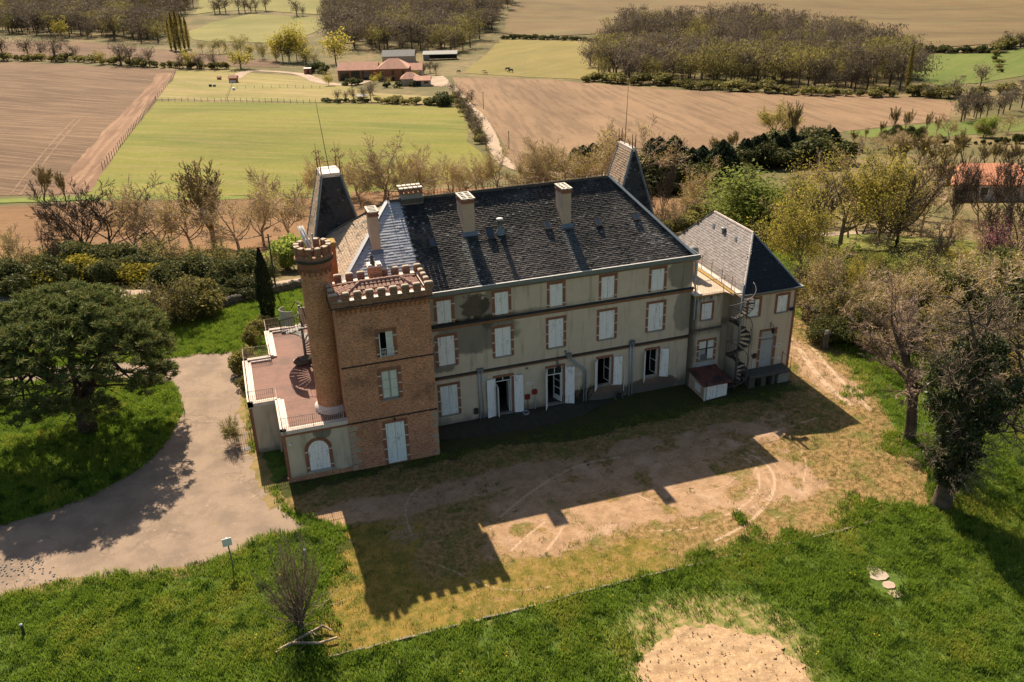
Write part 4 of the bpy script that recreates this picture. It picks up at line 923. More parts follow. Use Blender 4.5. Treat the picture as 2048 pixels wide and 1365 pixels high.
for i, (x, z, lb) in enumerate(((6.42, 1.28, 'lower red hose box with brass tap on the wall between the doors'), (6.9, 1.55, 'upper red hose box on the wall beside the open door shutter'))):
    hb = thing('hose_box', (x, -.1, z), lb, 'hose box'); MB().cham(x - .15, x + .15, -.17, 0, z - .15, z + .17, .03).build('housing', MT['red'], hb)
    MB().tube([(x + .02, -.1, z - .16), (x + .02, -.1, .3)], .025, 6).build('pipe', MT['pipe'] if i else MT['rust'], hb)
    MB().tube([(x + .08, -.17, z - .05), (x + .08, -.24, z - .05), (x + .08, -.24, z - .12)], .02, 6).build('tap', MT['lichen'], hb)
mbx = thing('meter_box', (3.02, -.1, .92), 'small black box on the wall left of the paired downpipes', 'box'); MB().cham(2.9, 3.16, -.14, 0, .74, 1.12, .02).build('housing', MT['dark'], mbx); MB().box(2.94, 3.12, -.146, -.142, .8, 1.06).build('lid', MT['iron'], mbx)
ebx = thing('meter_box', (22.1, AY0, 1.88), 'grey electric box on a white conduit left of the annex door', 'box'); MB().cham(21.97, 22.22, AY0 - .12, AY0, 1.7, 2.04, .02).build('housing', MT['iron'], ebx); MB().box(21.86, 21.93, AY0 - .06, AY0, 1.86, 1.96).build('switch', MT['rust'], ebx); MB().tube([(22.02, AY0 - .04, 1.7), (22.0, AY0 - .04, .92)], .03, 6).build('conduit', MT['white'], ebx)
pl_ = thing('water_tub', (6.2, -.4, .3), 'small grey plastic tub on the ground by the first open door', 'tub'); MB().lathe((6.2, -.4, .12), [(0, .02), (.16, 0), (.2, .3), (.22, .3), (.18, .03)], 14).build('tub', MT['pipe'], pl_)
def lantern(x, y, z, lb):
    t = thing('wall_lantern', (x, y, z), lb, 'lamp'); MB().tube([(x, y, z + .5), (x, y - .02, z + .1)], .02, 5).tube([(x, y, z + .35), (x, y - .2, z + .42), (x, y - .34, z + .3), (x, y - .34, z + .16)], .018, 5).build('bracket', MT['dark'], t)
    MB().lathe((x, y - .34, z - .22), [(.03, 0), (.09, .06), (.12, .26), (.14, .28), (.03, .38)], 8).build('lantern', MT['dark'], t)
lantern(8.42, -.02, 3.1, 'black wrought iron lantern above the glazed open door'); lantern(23.1, AY0 - .02, 3.7, 'black bracket lantern above the annex door')
fl = thing('floodlight', (24.5, AY0, 5.2), 'dark floodlight near the right corner of the annex wall', 'lamp'); MB().obox((24.52, AY0 - .14, 4.92), (1, 0, 0), (0, .8, .6), (0, -.6, .8), .16, .1, .05).build('head', MT['dark'], fl); MB().tube([(24.52, AY0, 4.95), (24.52, AY0 - .14, 4.95)], .02, 5).build('arm', MT['dark'], fl)
# vine by the glazed door, ventilation
vine = MB(); q = random.Random(3)
for i in range(26):
    p = Vector((10.05 + q.uniform(-.1, .1) + q.choice((-.4, 0, .45)), -.03, .2)); pts = [p.copy()]
    for k in range(5): p = p + Vector((q.uniform(-.18, .2), 0, q.uniform(.08, .3))); pts.append(p.copy())
    vine.tube(pts, [.018, .016, .014, .012, .009, .005], 3)
    for k in range(10): pp = q.choice(pts) + Vector((q.uniform(-.1, .1), q.uniform(-.05, 0), q.uniform(-.1, .1))); s = .05; vine.add([pp, pp + Vector((s, -.01, s * .4)), pp + Vector((s * .3, -.02, s))], [(0, 1, 2)])
vn = vine.build('wall_vine', plain('vine_dark', (.03, .035, .015), .9, .5, 6)); tag(vn, 'thin dark creeper on the wall by the slanting downpipes', 'creeper')
# ------------------------------------------------------------------ ground, fields, yard, driveway
def vnoise(x, y, seed=0):
    xi, yi = np.floor(x).astype(np.int64), np.floor(y).astype(np.int64); fx, fy = x - xi, y - yi
    fx, fy = fx * fx * (3 - 2 * fx), fy * fy * (3 - 2 * fy)
    def h(a, b):
        n = (a * 374761393 + b * 668265263 + seed * 974711) & 0xffffffff; n = ((n ^ (n >> 13)) * 1274126177) & 0xffffffff
        return ((n ^ (n >> 16)) & 0xffff) / 65535.0
    return (h(xi, yi) * (1 - fx) + h(xi + 1, yi) * fx) * (1 - fy) + (h(xi, yi + 1) * (1 - fx) + h(xi + 1, yi + 1) * fx) * fy
def fbm(x, y, seed=0, o=4):
    x, y = np.asarray(x, float), np.asarray(y, float); s = 0; a = .5; t = 0
    for i in range(o): s = s + a * vnoise(x * 2 ** i, y * 2 ** i, seed + i); t += a; a *= .5
    return s / t
def sst(v, a, b): t = np.clip((v - a) / (b - a), 0, 1); return t * t * (3 - 2 * t)
def to_st(x, y): return (x - CAM[0]) * VDX + (y - CAM[1]) * VDY, (x - CAM[0]) * VDY - (y - CAM[1]) * VDX
def from_st(s, t): return CAM[0] + s * VDX + t * VDY, CAM[1] + s * VDY - t * VDX
def grid_mesh(name, X, Y, Z, mat, smooth=True):
    n, m = X.shape; me = bpy.data.meshes.new(name); v = np.stack([X, Y, Z], -1).reshape(-1, 3)
    i = np.arange(n * m).reshape(n, m); q = np.stack([i[:-1, :-1], i[:-1, 1:], i[1:, 1:], i[1:, :-1]], -1).reshape(-1, 4)
    me.from_pydata(v.tolist(), [], q.tolist()); me.materials.append(mat)
    if smooth: me.polygons.foreach_set('use_smooth', [True] * len(me.polygons))
    o = bpy.data.objects.new(name, me); COL.objects.link(o); return o
def groundmat():
    b = B('ground_grass'); x, y, z = b.xyz(); s = (x - CAM[0]) * VDX + (y - CAM[1]) * VDY
    n = b.noise(.35, 5, .6); n2 = b.noise(2.5, 4, .65); n3 = b.noise(.05, 4)
    g = b.mix((.085, .13, .02), (.04, .065, .012), n2.step(.35, .7)); g = b.mix(g, (.19, .165, .045), n.step(.56, .75) * .6)
    SCx = at(1440, 1320); hd = ((x - SCx.x).abs().pow(2.0) + (y - SCx.y).abs().pow(2.0)).pow(.5) + (n - .5) * 3.5 + (n2 - .5) * 1.5
    g = b.mix(g, b.mix((.30, .21, .10), (.13, .14, .035), n2.step(.35, .6)), hd.step(4.9, 3.4))
    f = b.mix((.10, .085, .035), (.17, .125, .06), n3.step(.4, .62)); f = b.mix(f, (.06, .075, .02), n.step(.5, .66) * .8)
    return b.done(b.mix(g, f, (s + n * 20).step(76, 92)), .95, n2, .4, .08, .1)
ss = np.concatenate([np.arange(-120, 56, 8.), np.arange(56, 300, 3.5), np.arange(300, 1000, 12.), np.arange(1000, 2500, 75.)])
tt = np.linspace(-1, 1, 161); SS, TT = np.meshgrid(ss, tt, indexing='ij'); TT = TT * (90 + np.maximum(SS, 0) * .85)
X, Y = from_st(SS, TT); Z = hgt(X, Y); gobj = grid_mesh('ground', X, Y, Z, groundmat()); gobj['kind'] = 'structure'
def densify(poly, cell, jit, seed):
    q = random.Random(seed); out = []
    for i in range(len(poly)):
        a, b = poly[i], poly[(i + 1) % len(poly)]; L = math.hypot(b[0] - a[0], b[1] - a[1]); n = max(1, int(L / cell))
        nx, ny = (b[1] - a[1]) / max(L, 1e-6), -(b[0] - a[0]) / max(L, 1e-6)
        for k in range(n):
            t = k / n; j = q.uniform(-jit, jit) * .4 + jit * 2.4 * (float(fbm((a[0] + (b[0] - a[0]) * t) / (cell * 5), (a[1] + (b[1] - a[1]) * t) / (cell * 5), seed)) - .5) * 2
            out.append((a[0] + (b[0] - a[0]) * t + nx * j, a[1] + (b[1] - a[1]) * t + ny * j))
    return out
def smoothpoly(poly, it=2):
    for _ in range(it):
        out = []
        for i in range(len(poly)):
            a, b = poly[i], poly[(i + 1) % len(poly)]
            out += [(a[0] * .75 + b[0] * .25, a[1] * .75 + b[1] * .25), (a[0] * .25 + b[0] * .75, a[1] * .25 + b[1] * .75)]
        poly = out
    return poly
def sheet(name, poly, cell, off, mat, jit=0.0, seed=1, smooth_it=0, zf=None, kind='structure'):
    if smooth_it: poly = smoothpoly(poly, smooth_it)
    bd = densify(poly, cell, jit, seed); n = len(bd)
    xs = [p[0] for p in bd]; ys = [p[1] for p in bd]; pts = list(bd); gy = min(ys); B_ = np.array(bd); r = 0
    bx, by = B_[:, 0], B_[:, 1]; bx2, by2 = np.roll(bx, 1), np.roll(by, 1)
    while gy < max(ys):
        gx = np.arange(min(xs) + (cell / 2 if r % 2 else 0), max(xs), cell)
        cond = (by > gy) != (by2 > gy)
        if cond.any():
            xc = (bx2[cond] - bx[cond]) * (gy - by[cond]) / (by2[cond] - by[cond]) + bx[cond]
            ins = (gx[:, None] < xc[None, :]).sum(1) % 2 == 1
            g2 = gx[ins]
            if len(g2):
                d2 = ((g2[:, None] - bx[None, :]) ** 2 + (gy - by[None, :]) ** 2).min(1); pts += [(float(a), float(gy)) for a in g2[d2 > (cell * .4) ** 2]]
        gy += cell * .87; r += 1
    vo, eo, fo, *_ = mgeo.delaunay_2d_cdt([Vector(p) for p in pts], [], [list(range(n))], 1, 1e-5)
    x = np.array([v.x for v in vo]); y = np.array([v.y for v in vo]); z = hgt(x, y) + off
    if zf is not None: z = z + zf(x, y)
    me = bpy.data.meshes.new(name); me.from_pydata(np.stack([x, y, z], 1).tolist(), [], [f if True else f for f in fo]); me.materials.append(mat)
    me.polygons.foreach_set('use_smooth', [True] * len(me.polygons)); me.update()
    if len(me.polygons) and me.polygons[0].normal.z < 0: me.flip_normals()
    o = bpy.data.objects.new(name, me); COL.objects.link(o)
    if kind: o['kind'] = kind
    return o
def pxpoly(p): return [tuple(at(u, v).xy) for u, v in p]
def ribbon(name, px, wd, off, mat, cell=None, jit=.1, seed=3, world=False):
    P = [Vector(p) if world else at(*p).xy for p in px]
    for _ in range(2):
        o = [P[0]]
        for a, b in zip(P, P[1:]): o += [a.lerp(b, .25), a.lerp(b, .75)]
        P = o + [P[-1]]
    L, Rr = [], []
    for i, p in enumerate(P):
        d = (P[min(i + 1, len(P) - 1)] - P[max(i - 1, 0)]).normalized(); nn = Vector((-d.y, d.x)) * wd / 2; L.append(tuple(p + nn)); Rr.append(tuple(p - nn))
    return sheet(name, L + Rr[::-1], cell or wd * .6, off, mat, jit, seed)
def fieldmat(name, c1, c2, c3, dirv, wl, amt=.5, scale=.02, tuft=None):
    """crop field: broad patches, stretched along the working direction, furrows across it"""
    b = B(name); x, y, z = b.xyz(); L = math.hypot(*dirv); dx, dy = dirv[0] / L, dirv[1] / L
    al, ac = x * dx + y * dy, y * dx - x * dy
    n = b.noise(1, 5, .6, b.vec(al * scale * .5, ac * scale * 2, 0)); n2 = b.noise(1, 4, .65, b.vec(al * .03, ac / wl, 3)); n3 = b.noise(.9, 3, .7)
    col = b.mix(c1, c2, n.step(.38, .66)); col = b.mix(col, c3, n2.step(.46, .6) * amt)
    col = b.mul(col, .7 + n3 * .6); col = b.mul(col, .72 + b.noise(.03, 4, .65) * .56)
    if tuft: col = b.mix(col, tuft, b.noise(.5, 4, .7).step(.6, .72) * .5)
    return b.done(col, .95, n2 + n3 * .4, .5, .15, .1)
def dirpx(a, b): p, q_ = at(*a), at(*b); return (q_.x - p.x, q_.y - p.y)
FM = {}
FM['plough_l'] = fieldmat('ploughed_earth_left', (.125, .078, .045), (.090, .056, .033), (.19, .122, .072), dirpx((60, 250), (260, 262)), 1.6, .6)
FM['plough_r'] = fieldmat('ploughed_earth_right', (.21, .135, .077), (.16, .102, .058), (.10, .064, .038), dirpx((1010, 185), (1110, 290)), 2.6, .5)
FM['plough_far'] = fieldmat('far_field', (.145, .098, .048), (.105, .072, .036), (.135, .112, .045), dirpx((1200, 30), (1900, 45)), 6.0, .7, .008)
FM['brown'] = fieldmat('brown_field', (.165, .092, .043), (.12, .067, .032), (.195, .112, .055), dirpx((100, 460), (500, 450)), 1.5, .5)
FM['meadow'] = fieldmat('meadow_grass', (.145, .14, .025), (.102, .114, .020), (.18, .15, .045), dirpx((350, 250), (700, 260)), 4.0, .6, .02, (.08, .10, .018))
FM['paddock'] = fieldmat('paddock_grass', (.205, .165, .06), (.155, .145, .04), (.26, .195, .095), dirpx((350, 190), (600, 200)), 5, .6, .03)
FM['pasture'] = fieldmat('pasture_grass', (.18, .142, .044), (.15, .128, .037), (.205, .154, .058), dirpx((950, 150), (1180, 100)), 6, .5, .015)
FM['hill'] = fieldmat('hill_grass', (.17, .155, .05), (.142, .14, .04), (.20, .17, .064), dirpx((400, 70), (600, 60)), 6, .5, .012, (.12, .14, .04))
FM['green'] = fieldmat('green_field', (.082, .112, .022), (.10, .125, .026), (.13, .13, .038), dirpx((1830, 150), (1950, 110)), 4, .5, .02)
FM['garden'] = fieldmat('garden_grass', (.12, .13, .03), (.085, .11, .022), (.21, .17, .06), (1, .2), .8, .6, .2, (.05, .085, .015))
FM['lane'] = fieldmat('pale_lane', (.36, .27, .195), (.28, .215, .155), (.22, .18, .125), (1, 1), .6, .4, .1)
FM['verge'] = fieldmat('verge', (.08, .13, .022), (.12, .15, .03), (.20, .16, .05), (1, 0), 1, .4, .1)
FM['trackl'] = fieldmat('wheel_mark', (.185, .118, .072), (.14, .09, .056), (.16, .1, .062), (1, 1), 1, .4, .1)
FM['dryedge'] = fieldmat('dry_edge', (.24, .165, .075), (.15, .115, .045), (.14, .13, .035), (1, .3), .4, .6, .5, (.10, .12, .03))
S = lambda n, p, c, o, m, j=.5, sd=1: sheet(n, pxpoly(p), c, o, FM[m], j, sd)
S('ploughed_field', [(-420, 116), (0, 124), (200, 133), (358, 141), (306, 200), (200, 338), (158, 388), (0, 394), (-420, 410)], 5, .05, 'plough_l')
S('meadow', [(312, 203), (500, 206), (740, 209), (915, 216), (940, 262), (938, 284), (985, 318), (990, 352), (760, 384), (420, 393), (160, 395), (206, 338)], 4.5, .05, 'meadow')
S('paddock', [(352, 143), (470, 136), (500, 146), (640, 156), (740, 186), (905, 196), (915, 212), (620, 205), (310, 199)], 5, .06, 'paddock')
S('ploughed_field', [(-300, 80), (0, 84), (150, 84), (250, 92), (400, 108), (560, 124), (560, 136), (470, 134), (330, 130), (200, 122), (0, 112), (-300, 105)], 6, .1, 'plough_l')
S('brown_field', [(-420, 425), (0, 414), (300, 404), (620, 389), (1000, 374), (1440, 372), (1470, 420), (1300, 466), (1000, 480), (620, 515), (300, 535), (-420, 560)], 3, .05, 'brown', .3)
S('ploughed_field', [(905, 156), (1040, 158), (1180, 166), (1310, 178), (1700, 191), (1850, 196), (1915, 207), (1900, 240), (1700, 262), (1420, 296), (1200, 312), (1050, 336), (1022, 322), (1000, 285), (950, 212), (915, 180)], 5, .05, 'plough_r')
S('pasture', [(925, 147), (1000, 79), (1180, 83), (1230, 115), (1180, 160), (1060, 156)], 8, .12, 'pasture')
S('far_field', [(1008, 68), (1022, 20), (1060, -45), (2500, -70), (2500, 70), (2048, 86), (1830, 99), (1500, 84), (1240, 66), (1100, 74)], 22, .3, 'plough_far', 1.5)
S('green_field', [(1822, 110), (1990, 108), (2500, 40), (2500, 190), (2048, 152), (1960, 167), (1880, 172), (1822, 156)], 10, .12, 'green')
S('lawn_strip', [(1690, 266), (1800, 253), (2048, 236), (2500, 215), (2500, 285), (2048, 263), (1880, 274), (1740, 276)], 5, .06, 'green')
S('hill_pasture', [(372, 66), (420, 45), (500, 29), (640, 36), (660, 52), (560, 88), (440, 84), (390, 80)], 12, .2, 'hill', 1.2)
S('hill_pasture', [(388, 30), (400, -30), (720, -40), (690, 10), (640, 30), (500, 21), (430, 24)], 14, .25, 'hill', 1.2)
S('garden_grass', [(1500, 470), (1640, 462), (1900, 480), (2300, 500), (2300, 640), (2048, 620), (1800, 590), (1640, 640), (1615, 600), (1560, 520)], 1.6, .06, 'garden', .3)
ribbon('headland', [(140, 388), (170, 345), (214, 290), (270, 222), (332, 147)], 7, .07, fieldmat('headland', (.135, .077, .046), (.20, .12, .072), (.25, .155, .095), dirpx((200, 340), (350, 147)), 1.2, .7), 2, .3)
ribbon('lane', [(880, 158), (905, 176), (936, 208), (968, 240), (984, 275), (996, 318), (1030, 338), (1075, 346), (1180, 352), (1330, 352)], 2.5, .12, FM['lane'], 1.5, .25)
ribbon('farm_drive', [(470, 158), (492, 142), (560, 144), (612, 150), (640, 166), (690, 172), (722, 168), (738, 158)], 4.5, .14, FM['lane'], 2.2, .3)
S('farm_yard', [(850, 172), (862, 154), (888, 152), (898, 166), (885, 174)], 3, .12, 'lane')
ribbon('garden_path', [(1490, 484), (1580, 478), (1680, 468), (1790, 462)], 2.4, .1, FM['lane'], 1.2, .2)
ribbon('verge', [(-420, 412), (0, 403), (200, 397), (420, 398), (700, 392)], 3.4, .1, FM['verge'], 1.6, .5)
ribbon('road', [(-200, 620), (150, 590), (420, 592), (560, 572), (640, 560)], 3.6, .12, FM['lane'], 1.5, .2)
ribbon('tractor_track', [(40, 392), (80, 335), (120, 285), (160, 240)], .5, .09, FM['trackl'], .8, .1)
ribbon('tractor_track', [(22, 390), (63, 335), (107, 283), (149, 240)], .5, .09, FM['trackl'], .8, .1)

# --- driveway
def asphalt():
    b = B('driveway_asphalt'); n = b.noise(.5, 5, .6); n2 = b.noise(3, 5, .7); n3 = b.noise(30, 2); d = b.noise(.22, 3, .5)
    col = b.mix((.245, .18, .128), (.175, .13, .094), n.step(.38, .66)); col = b.mix(col, (.38, .285, .205), n2.step(.55, .75) * .55)
    col = b.mix(col, (.22, .165, .075), b.noise(1.1, 5, .65).step(.6, .7) * .6)
    wp = b.noise(.8, 4, .6); cr = b.voro(.45, b.vec(b.xyz()[0] + wp * 2.6, b.xyz()[1] + b.noise(.7, 4, .6, b.vec(b.xyz()[1], b.xyz()[0], 7)) * 2.6, 0), 'DISTANCE_TO_EDGE'); ck = (cr + (n2 - .5) * .03).step(.022, .004) * d.step(.47, .58)
    cr2 = b.voro(2.2, b.pos(), 'DISTANCE_TO_EDGE'); ck = ck.max((cr2 + (n2 - .5) * .05).step(.05, .01) * b.noise(.3, 2).step(.52, .62) * .7)
    col = b.mix(col, (.16, .12, .085), ck * .85); col = b.mix(col, (.12, .09, .07), b.noise(12, 4, .75).step(.56, .7) * .5); col = b.mix(col, (.42, .33, .26), b.noise(16, 3, .7, b.vec(b.xyz()[1], b.xyz()[0], 3)).step(.58, .7) * .45); col = b.mul(col, .85 + n3 * .3)
    return b.done(col, .92, n3 * .4 - ck, .4, .02, .15)
DP = [(-60, 1215), (40, 1180), (130, 1160), (250, 1147), (330, 1141), (420, 1126), (480, 1098), (530, 1066), (585, 1066), (622, 1058), (612, 1046), (590, 1042), (560, 1020), (528, 965), (505, 900), (492, 810), (486, 745), (482, 702), (410, 708), (345, 717), (220, 728), (60, 738), (-200, 745), (-200, 775), (100, 762), (300, 756), (348, 772), (362, 800), (360, 835), (335, 882), (292, 930), (205, 982), (100, 1024), (-60, 1068)]
drive = sheet('driveway', pxpoly(DP), .5, .008, asphalt(), .10, 5, 1)
ribbon('dry_edge', [(-60, 1217), (40, 1184), (130, 1165), (250, 1152), (330, 1146), (420, 1131), (480, 1103), (530, 1072), (600, 1070)], .95, .006, FM['dryedge'], .3, .16)
ribbon('dry_edge', [(486, 702), (492, 760), (500, 830), (512, 900), (530, 960), (560, 1015)], .7, .010, FM['dryedge'], .25, .3)
ribbon('dry_edge', [(345, 716), (420, 708), (484, 700)], .5, .006, FM['dryedge'], .25, .1)
# --- yard: bare earth, moss, dry grass, wheel tracks
YP = [(-9.6, -2.4), (-9.2, -5.0), (-6.3, -8.0), (-7.2, -9.2), (-7.4, -11), (-8.4, -13), (-8.8, -15.5), (-8.3, -16.75), (6.5, -16.5), (23.4, -16.5), (25.2, -14.2), (26.2, -11), (27.4, -8.2), (29.0, -5.0), (30.5, -1.5), (31.5, 4), (32.5, 10), (26.5, 14), (25.0, 9.4), (24.9, -.5), (20, .5), (17.6, .1), (0, .1), (-5.1, -1), (-8.7, -1.5)]
TR = []
def trk(px, wd=.16): TR.append(([at(u, v).xy for u, v in px], wd))
trk([(1490, 905), (1531, 924), (1552, 957), (1544, 999), (1498, 1048), (1430, 1082)], .24); trk([(1480, 910), (1510, 930), (1522, 960), (1512, 995), (1460, 1030), (1425, 1040)], .16)
trk([(1450, 1045), (1380, 1060), (1300, 1062)], .14); trk([(1560, 880), (1600, 895), (1614, 930), (1606, 965)], .16); trk([(1300, 880), (1250, 862), (1200, 880), (1185, 920), (1205, 960)], .1)
trk([(1380, 870), (1300, 855), (1230, 870)], .1); trk([(842, 972), (812, 1000), (811, 1035), (824, 1070)], .16); trk([(870, 1128), (905, 1142), (938, 1158), (970, 1172), (1030, 1184), (1100, 1174)], .13)
trk([(1000, 1035), (1060, 985), (1150, 930), (1240, 915)], .22); trk([(1020, 1105), (1050, 1075), (1090, 1045)], .2); trk([(1095, 1100), (1125, 1060), (1130, 1040)], .2); trk([(980, 1060), (1000, 1040), (1060, 1020)], .1)
trk([(1330, 1000), (1345, 975), (1400, 985), (1450, 975), (1470, 955)], .12); trk([(1500, 880), (1560, 860), (1640, 835)], .2); trk([(1260, 980), (1300, 1005), (1360, 1010)], .12)
trk([(1440, 900), (1470, 870), (1430, 850), (1350, 860)], .1); trk([(1600, 700), (1640, 760), (1700, 810)], .5); trk([(1620, 690), (1670, 750), (1740, 820)], .4)
for _k in range(2):
    for _o in (-1.0, -.45, .4, .8): TR.append(([p + (p - at(1400, 960).xy).normalized() * _o for p in TR[_k][0]], .05))
_c = at(1425, 962).xy
for _i, _r in enumerate((1.5, 2.0, 2.6, 3.1, 3.6, 4.3, 4.9)): TR.append(([_c + Vector((math.cos(t), math.sin(t))) * _r * (1 + .03 * math.sin(t * 3 + _i)) for t in np.linspace(-1.9 + .15 * (_i % 3), .9 - .2 * (_i % 2), 9)], .09 if _i % 2 else .05))
def yardmat():
    b = B('yard_earth'); d, m, t, g = b.attr('dirt'), b.attr('moss'), b.attr('track'), b.attr('weed_shade')
    n = b.noise(1.3, 5, .65); n2 = b.noise(7, 4, .7); n3 = b.noise(28, 2); n4 = b.noise(.5, 3)
    n6 = b.noise(3.4, 6, .75); n7 = b.noise(.8, 4, .65); dry = b.mix((.275, .175, .075), (.135, .085, .032), n6.step(.42, .62)); dry = b.mix(dry, (.09, .105, .020), (n7 * .6 + n2 * .5).step(.53, .66) * .8); dry = b.mix(dry, (.36, .24, .125), b.noise(5, 5, .75, b.vec(b.xyz()[1], b.xyz()[0], 9)).step(.58, .68) * .7)
    moss = b.mix((.225, .150, .034), (.135, .11, .022), n.step(.4, .6)); moss = b.mix(moss, (.27, .19, .09), n2.step(.55, .68) * .7); moss = b.mix(moss, (.075, .09, .018), n6.step(.56, .66) * .7)
    dirt = b.mix((.35, .225, .132), (.26, .165, .094), n.step(.38, .64)); dirt = b.mix(dirt, (.16, .105, .055), n2.step(.54, .68) * .75); dirt = b.mix(dirt, (.17, .11, .06), n6.step(.55, .68) * .6); dirt = b.mix(dirt, (.43, .30, .205), n4.step(.55, .7) * .5)
    n5 = b.noise(2.6, 6, .78); e = (n - .5) * .9 + (n2 - .5) * .9 + (n5 - .5) * .7
    col = b.mix(dry, moss, (m + e).step(.4, .6)); col = b.mix(col, dirt, (d + e).step(.38, .62))
    col = b.mix(col, b.mix((.022, .028, .010), (.05, .06, .016), n2), (g + e).step(.42, .62) * .9); col = b.mix(col, (.47, .335, .23), (t * (.55 + n * .9) + (n2 - .5) * .9).step(.38, .85) * .66)  # near-black mix paints weeds plus the ground shade along the house
    return b.done(b.mul(col, .62 + n3 * .5 + b.noise(11, 4, .75) * .28), .95, n2 * .7 + n3 * .6, .6, .06, .1)
yard = sheet('yard', YP, .155, .004, yardmat(), .06, 9)
def yard_masks(x, y):
    n = fbm(x * .35, y * .35, 11); n2 = fbm(x * .9, y * .9, 21)
    dirt = sst(x + (n - .5) * 9, -1.0, 4.5) * sst(21 + (n - .5) * 7 - x, 0, 3.0) * sst(-4.2 - y + (n - .5) * 4, 0, 2.5) * sst(y + 14.2 + (n - .5) * 4, 0, 2.4)
    dirt = dirt * (.35 + .75 * sst(n2, .32, .55))
    dirt = np.maximum(dirt, sst(1.6 - np.abs(y + 6.6 + (n - .5) * 1.5), 0, 1) * sst(x + 9, 0, 1) * sst(9 - x, 0, 4) * .75)
    dirt = np.maximum(dirt, .8 * sst(.55 - np.abs(y + 7.3 + (n - .5) * .8), 0, .4) * sst(-2.5 - x, 0, 2))
    dirt = np.maximum(dirt, .85 * sst(1.5 - np.abs(x - 27.6 - (y - 2) * .12 + (n - .5) * 2), 0, .8) * sst(y + 8, 0, 3))
    dirt = np.maximum(dirt, .5 * sst(2.2 - np.abs(x + 3.2 + (n - .5) * 2), 0, 1.5) * sst(y + 12.5, 0, 3) * sst(-6 - y, 0, 1))
    moss = .62 * sst(-12.6 - y + (n - .5) * 5, 0, 1.5) * sst(15 - x + (n - .5) * 5, 0, 8); moss = np.maximum(moss, sst(-2.5 - x + (n - .5) * 4, 0, 2) * sst(-7.6 - y, 0, .6))
    weed_shade = sst(y + 4.4 + (n - .5) * 3.4, 0, 1.6) * sst(25.5 - x, 0, 2) * .95  # dark grass strip by the house, colour darkened further for its shadow
    weed_shade = np.maximum(weed_shade, .55 * sst(n2, .66, .9)); weed_shade = np.maximum(weed_shade, .9 * sst(1.3 - np.hypot(x + 7.2, (y + 9.2) * 1.2) + (n2 - .5), 0, .6) )
    return dirt, moss, np.clip(weed_shade, 0, 1)
def setattr_(me, name, v): a = me.attributes.new(name, 'FLOAT', 'POINT'); a.data.foreach_set('value', np.asarray(v, np.float32))
def coords(me): v = np.empty(len(me.vertices) * 3, np.float32); me.vertices.foreach_get('co', v); return v.reshape(-1, 3).astype(float)
co = coords(yard.data); dd, mo, we = yard_masks(co[:, 0], co[:, 1]); tk = np.zeros(len(co))
for pts, wd in TR:
    P = pts
    for _ in range(2):
        o = [P[0]]
        for a, b_ in zip(P, P[1:]): o += [a.lerp(b_, .25), a.lerp(b_, .75)]
        P = o + [P[-1]]
    dm_ = np.full(len(co), 9e9)
    for a, b_ in zip(P, P[1:]):
        ab = np.array(b_ - a); L2 = ab @ ab + 1e-9; tq = np.clip(((co[:, :2] - np.array(a)) @ ab) / L2, 0, 1); dm_ = np.minimum(dm_, np.hypot(*(co[:, :2] - np.array(a) - tq[:, None] * ab).T))
    tk = np.maximum(tk, sst(wd * .42 + .10 - dm_, 0, .20))
for nme, v in (('dirt', dd), ('moss', mo), ('weed_shade', we), ('track', tk)): setattr_(yard.data, nme, v)
# bank of earth and rubble under the doors
eb = sheet('earth_bank', [(.05, .02), (.05, -1.2), (3, -1.7), (7, -1.9), (9.6, -1.5), (12, -.5), (12, .02)], .25, .012, plain('dark_earth', (.045, .038, .024), .97, .6, 3), .05, 4, 0, lambda x, y: .30 * sst(y + 1.6, 0, 1.3) * sst(12 - x, 0, 3) + .05 * (fbm(x * 3, y * 3, 4) - .5))
# bare soil patch in the near lawn
SP = pxpoly([(1330, 1470), (1285, 1440), (1272, 1405), (1292, 1362), (1276, 1335), (1300, 1318), (1302, 1290), (1340, 1280), (1362, 1258), (1392, 1262), (1418, 1244), (1440, 1258), (1466, 1256), (1490, 1274), (1538, 1274), (1560, 1290), (1568, 1314), (1600, 1328), (1612, 1350), (1630, 1400), (1610, 1450), (1540, 1480), (1420, 1485)])
def soil():
    b = B('bare_soil'); n = b.noise(1.6, 5, .65); n2 = b.noise(8, 4, .7)
    col = b.mix((.38, .26, .148), (.29, .19, .105), n.step(.35, .65)); col = b.mix(col, (.50, .36, .21), n2.step(.52, .66) * .7); col = b.mix(col, (.22, .14, .075), b.noise(9, 4, .75, b.vec(b.xyz()[0] * .6, b.xyz()[1] * 1.6, 2)).step(.58, .7) * .7)
    return b.done(b.mul(col, .85 + b.noise(25, 2) * .3), .97, n2, .5, .06, .05)
soilp = sheet('soil_patch', SP, .11, .02, soil(), .16, 7, 1, lambda x, y: .08 * (fbm(x * 1.4, y * 1.4, 3, 5)) + .07 * (fbm(x * 4, y * 4, 8, 3) - .4) + .07 * (fbm(x * .6, y * 4, 18, 2) - .5))
cl_ = MB(); q = random.Random(17)
for i in range(260):
    p = at(q.uniform(1265, 1640), q.uniform(1245, 1400)).xy
    if inpoly(tuple(p), SP) or q.random() < .08: s_ = q.uniform(.015, .045) * (1.6 if q.random() < .08 else 1); cl_.blob((p.x, p.y, .10 + s_ * .2), s_, s_, s_ * .7, i, 5, 4, .35)
tag(cl_.build('soil_clods', bpy.data.materials['bare_soil']), 'loose clods on the bare soil patch in the near lawn', 'soil', kind='stuff')
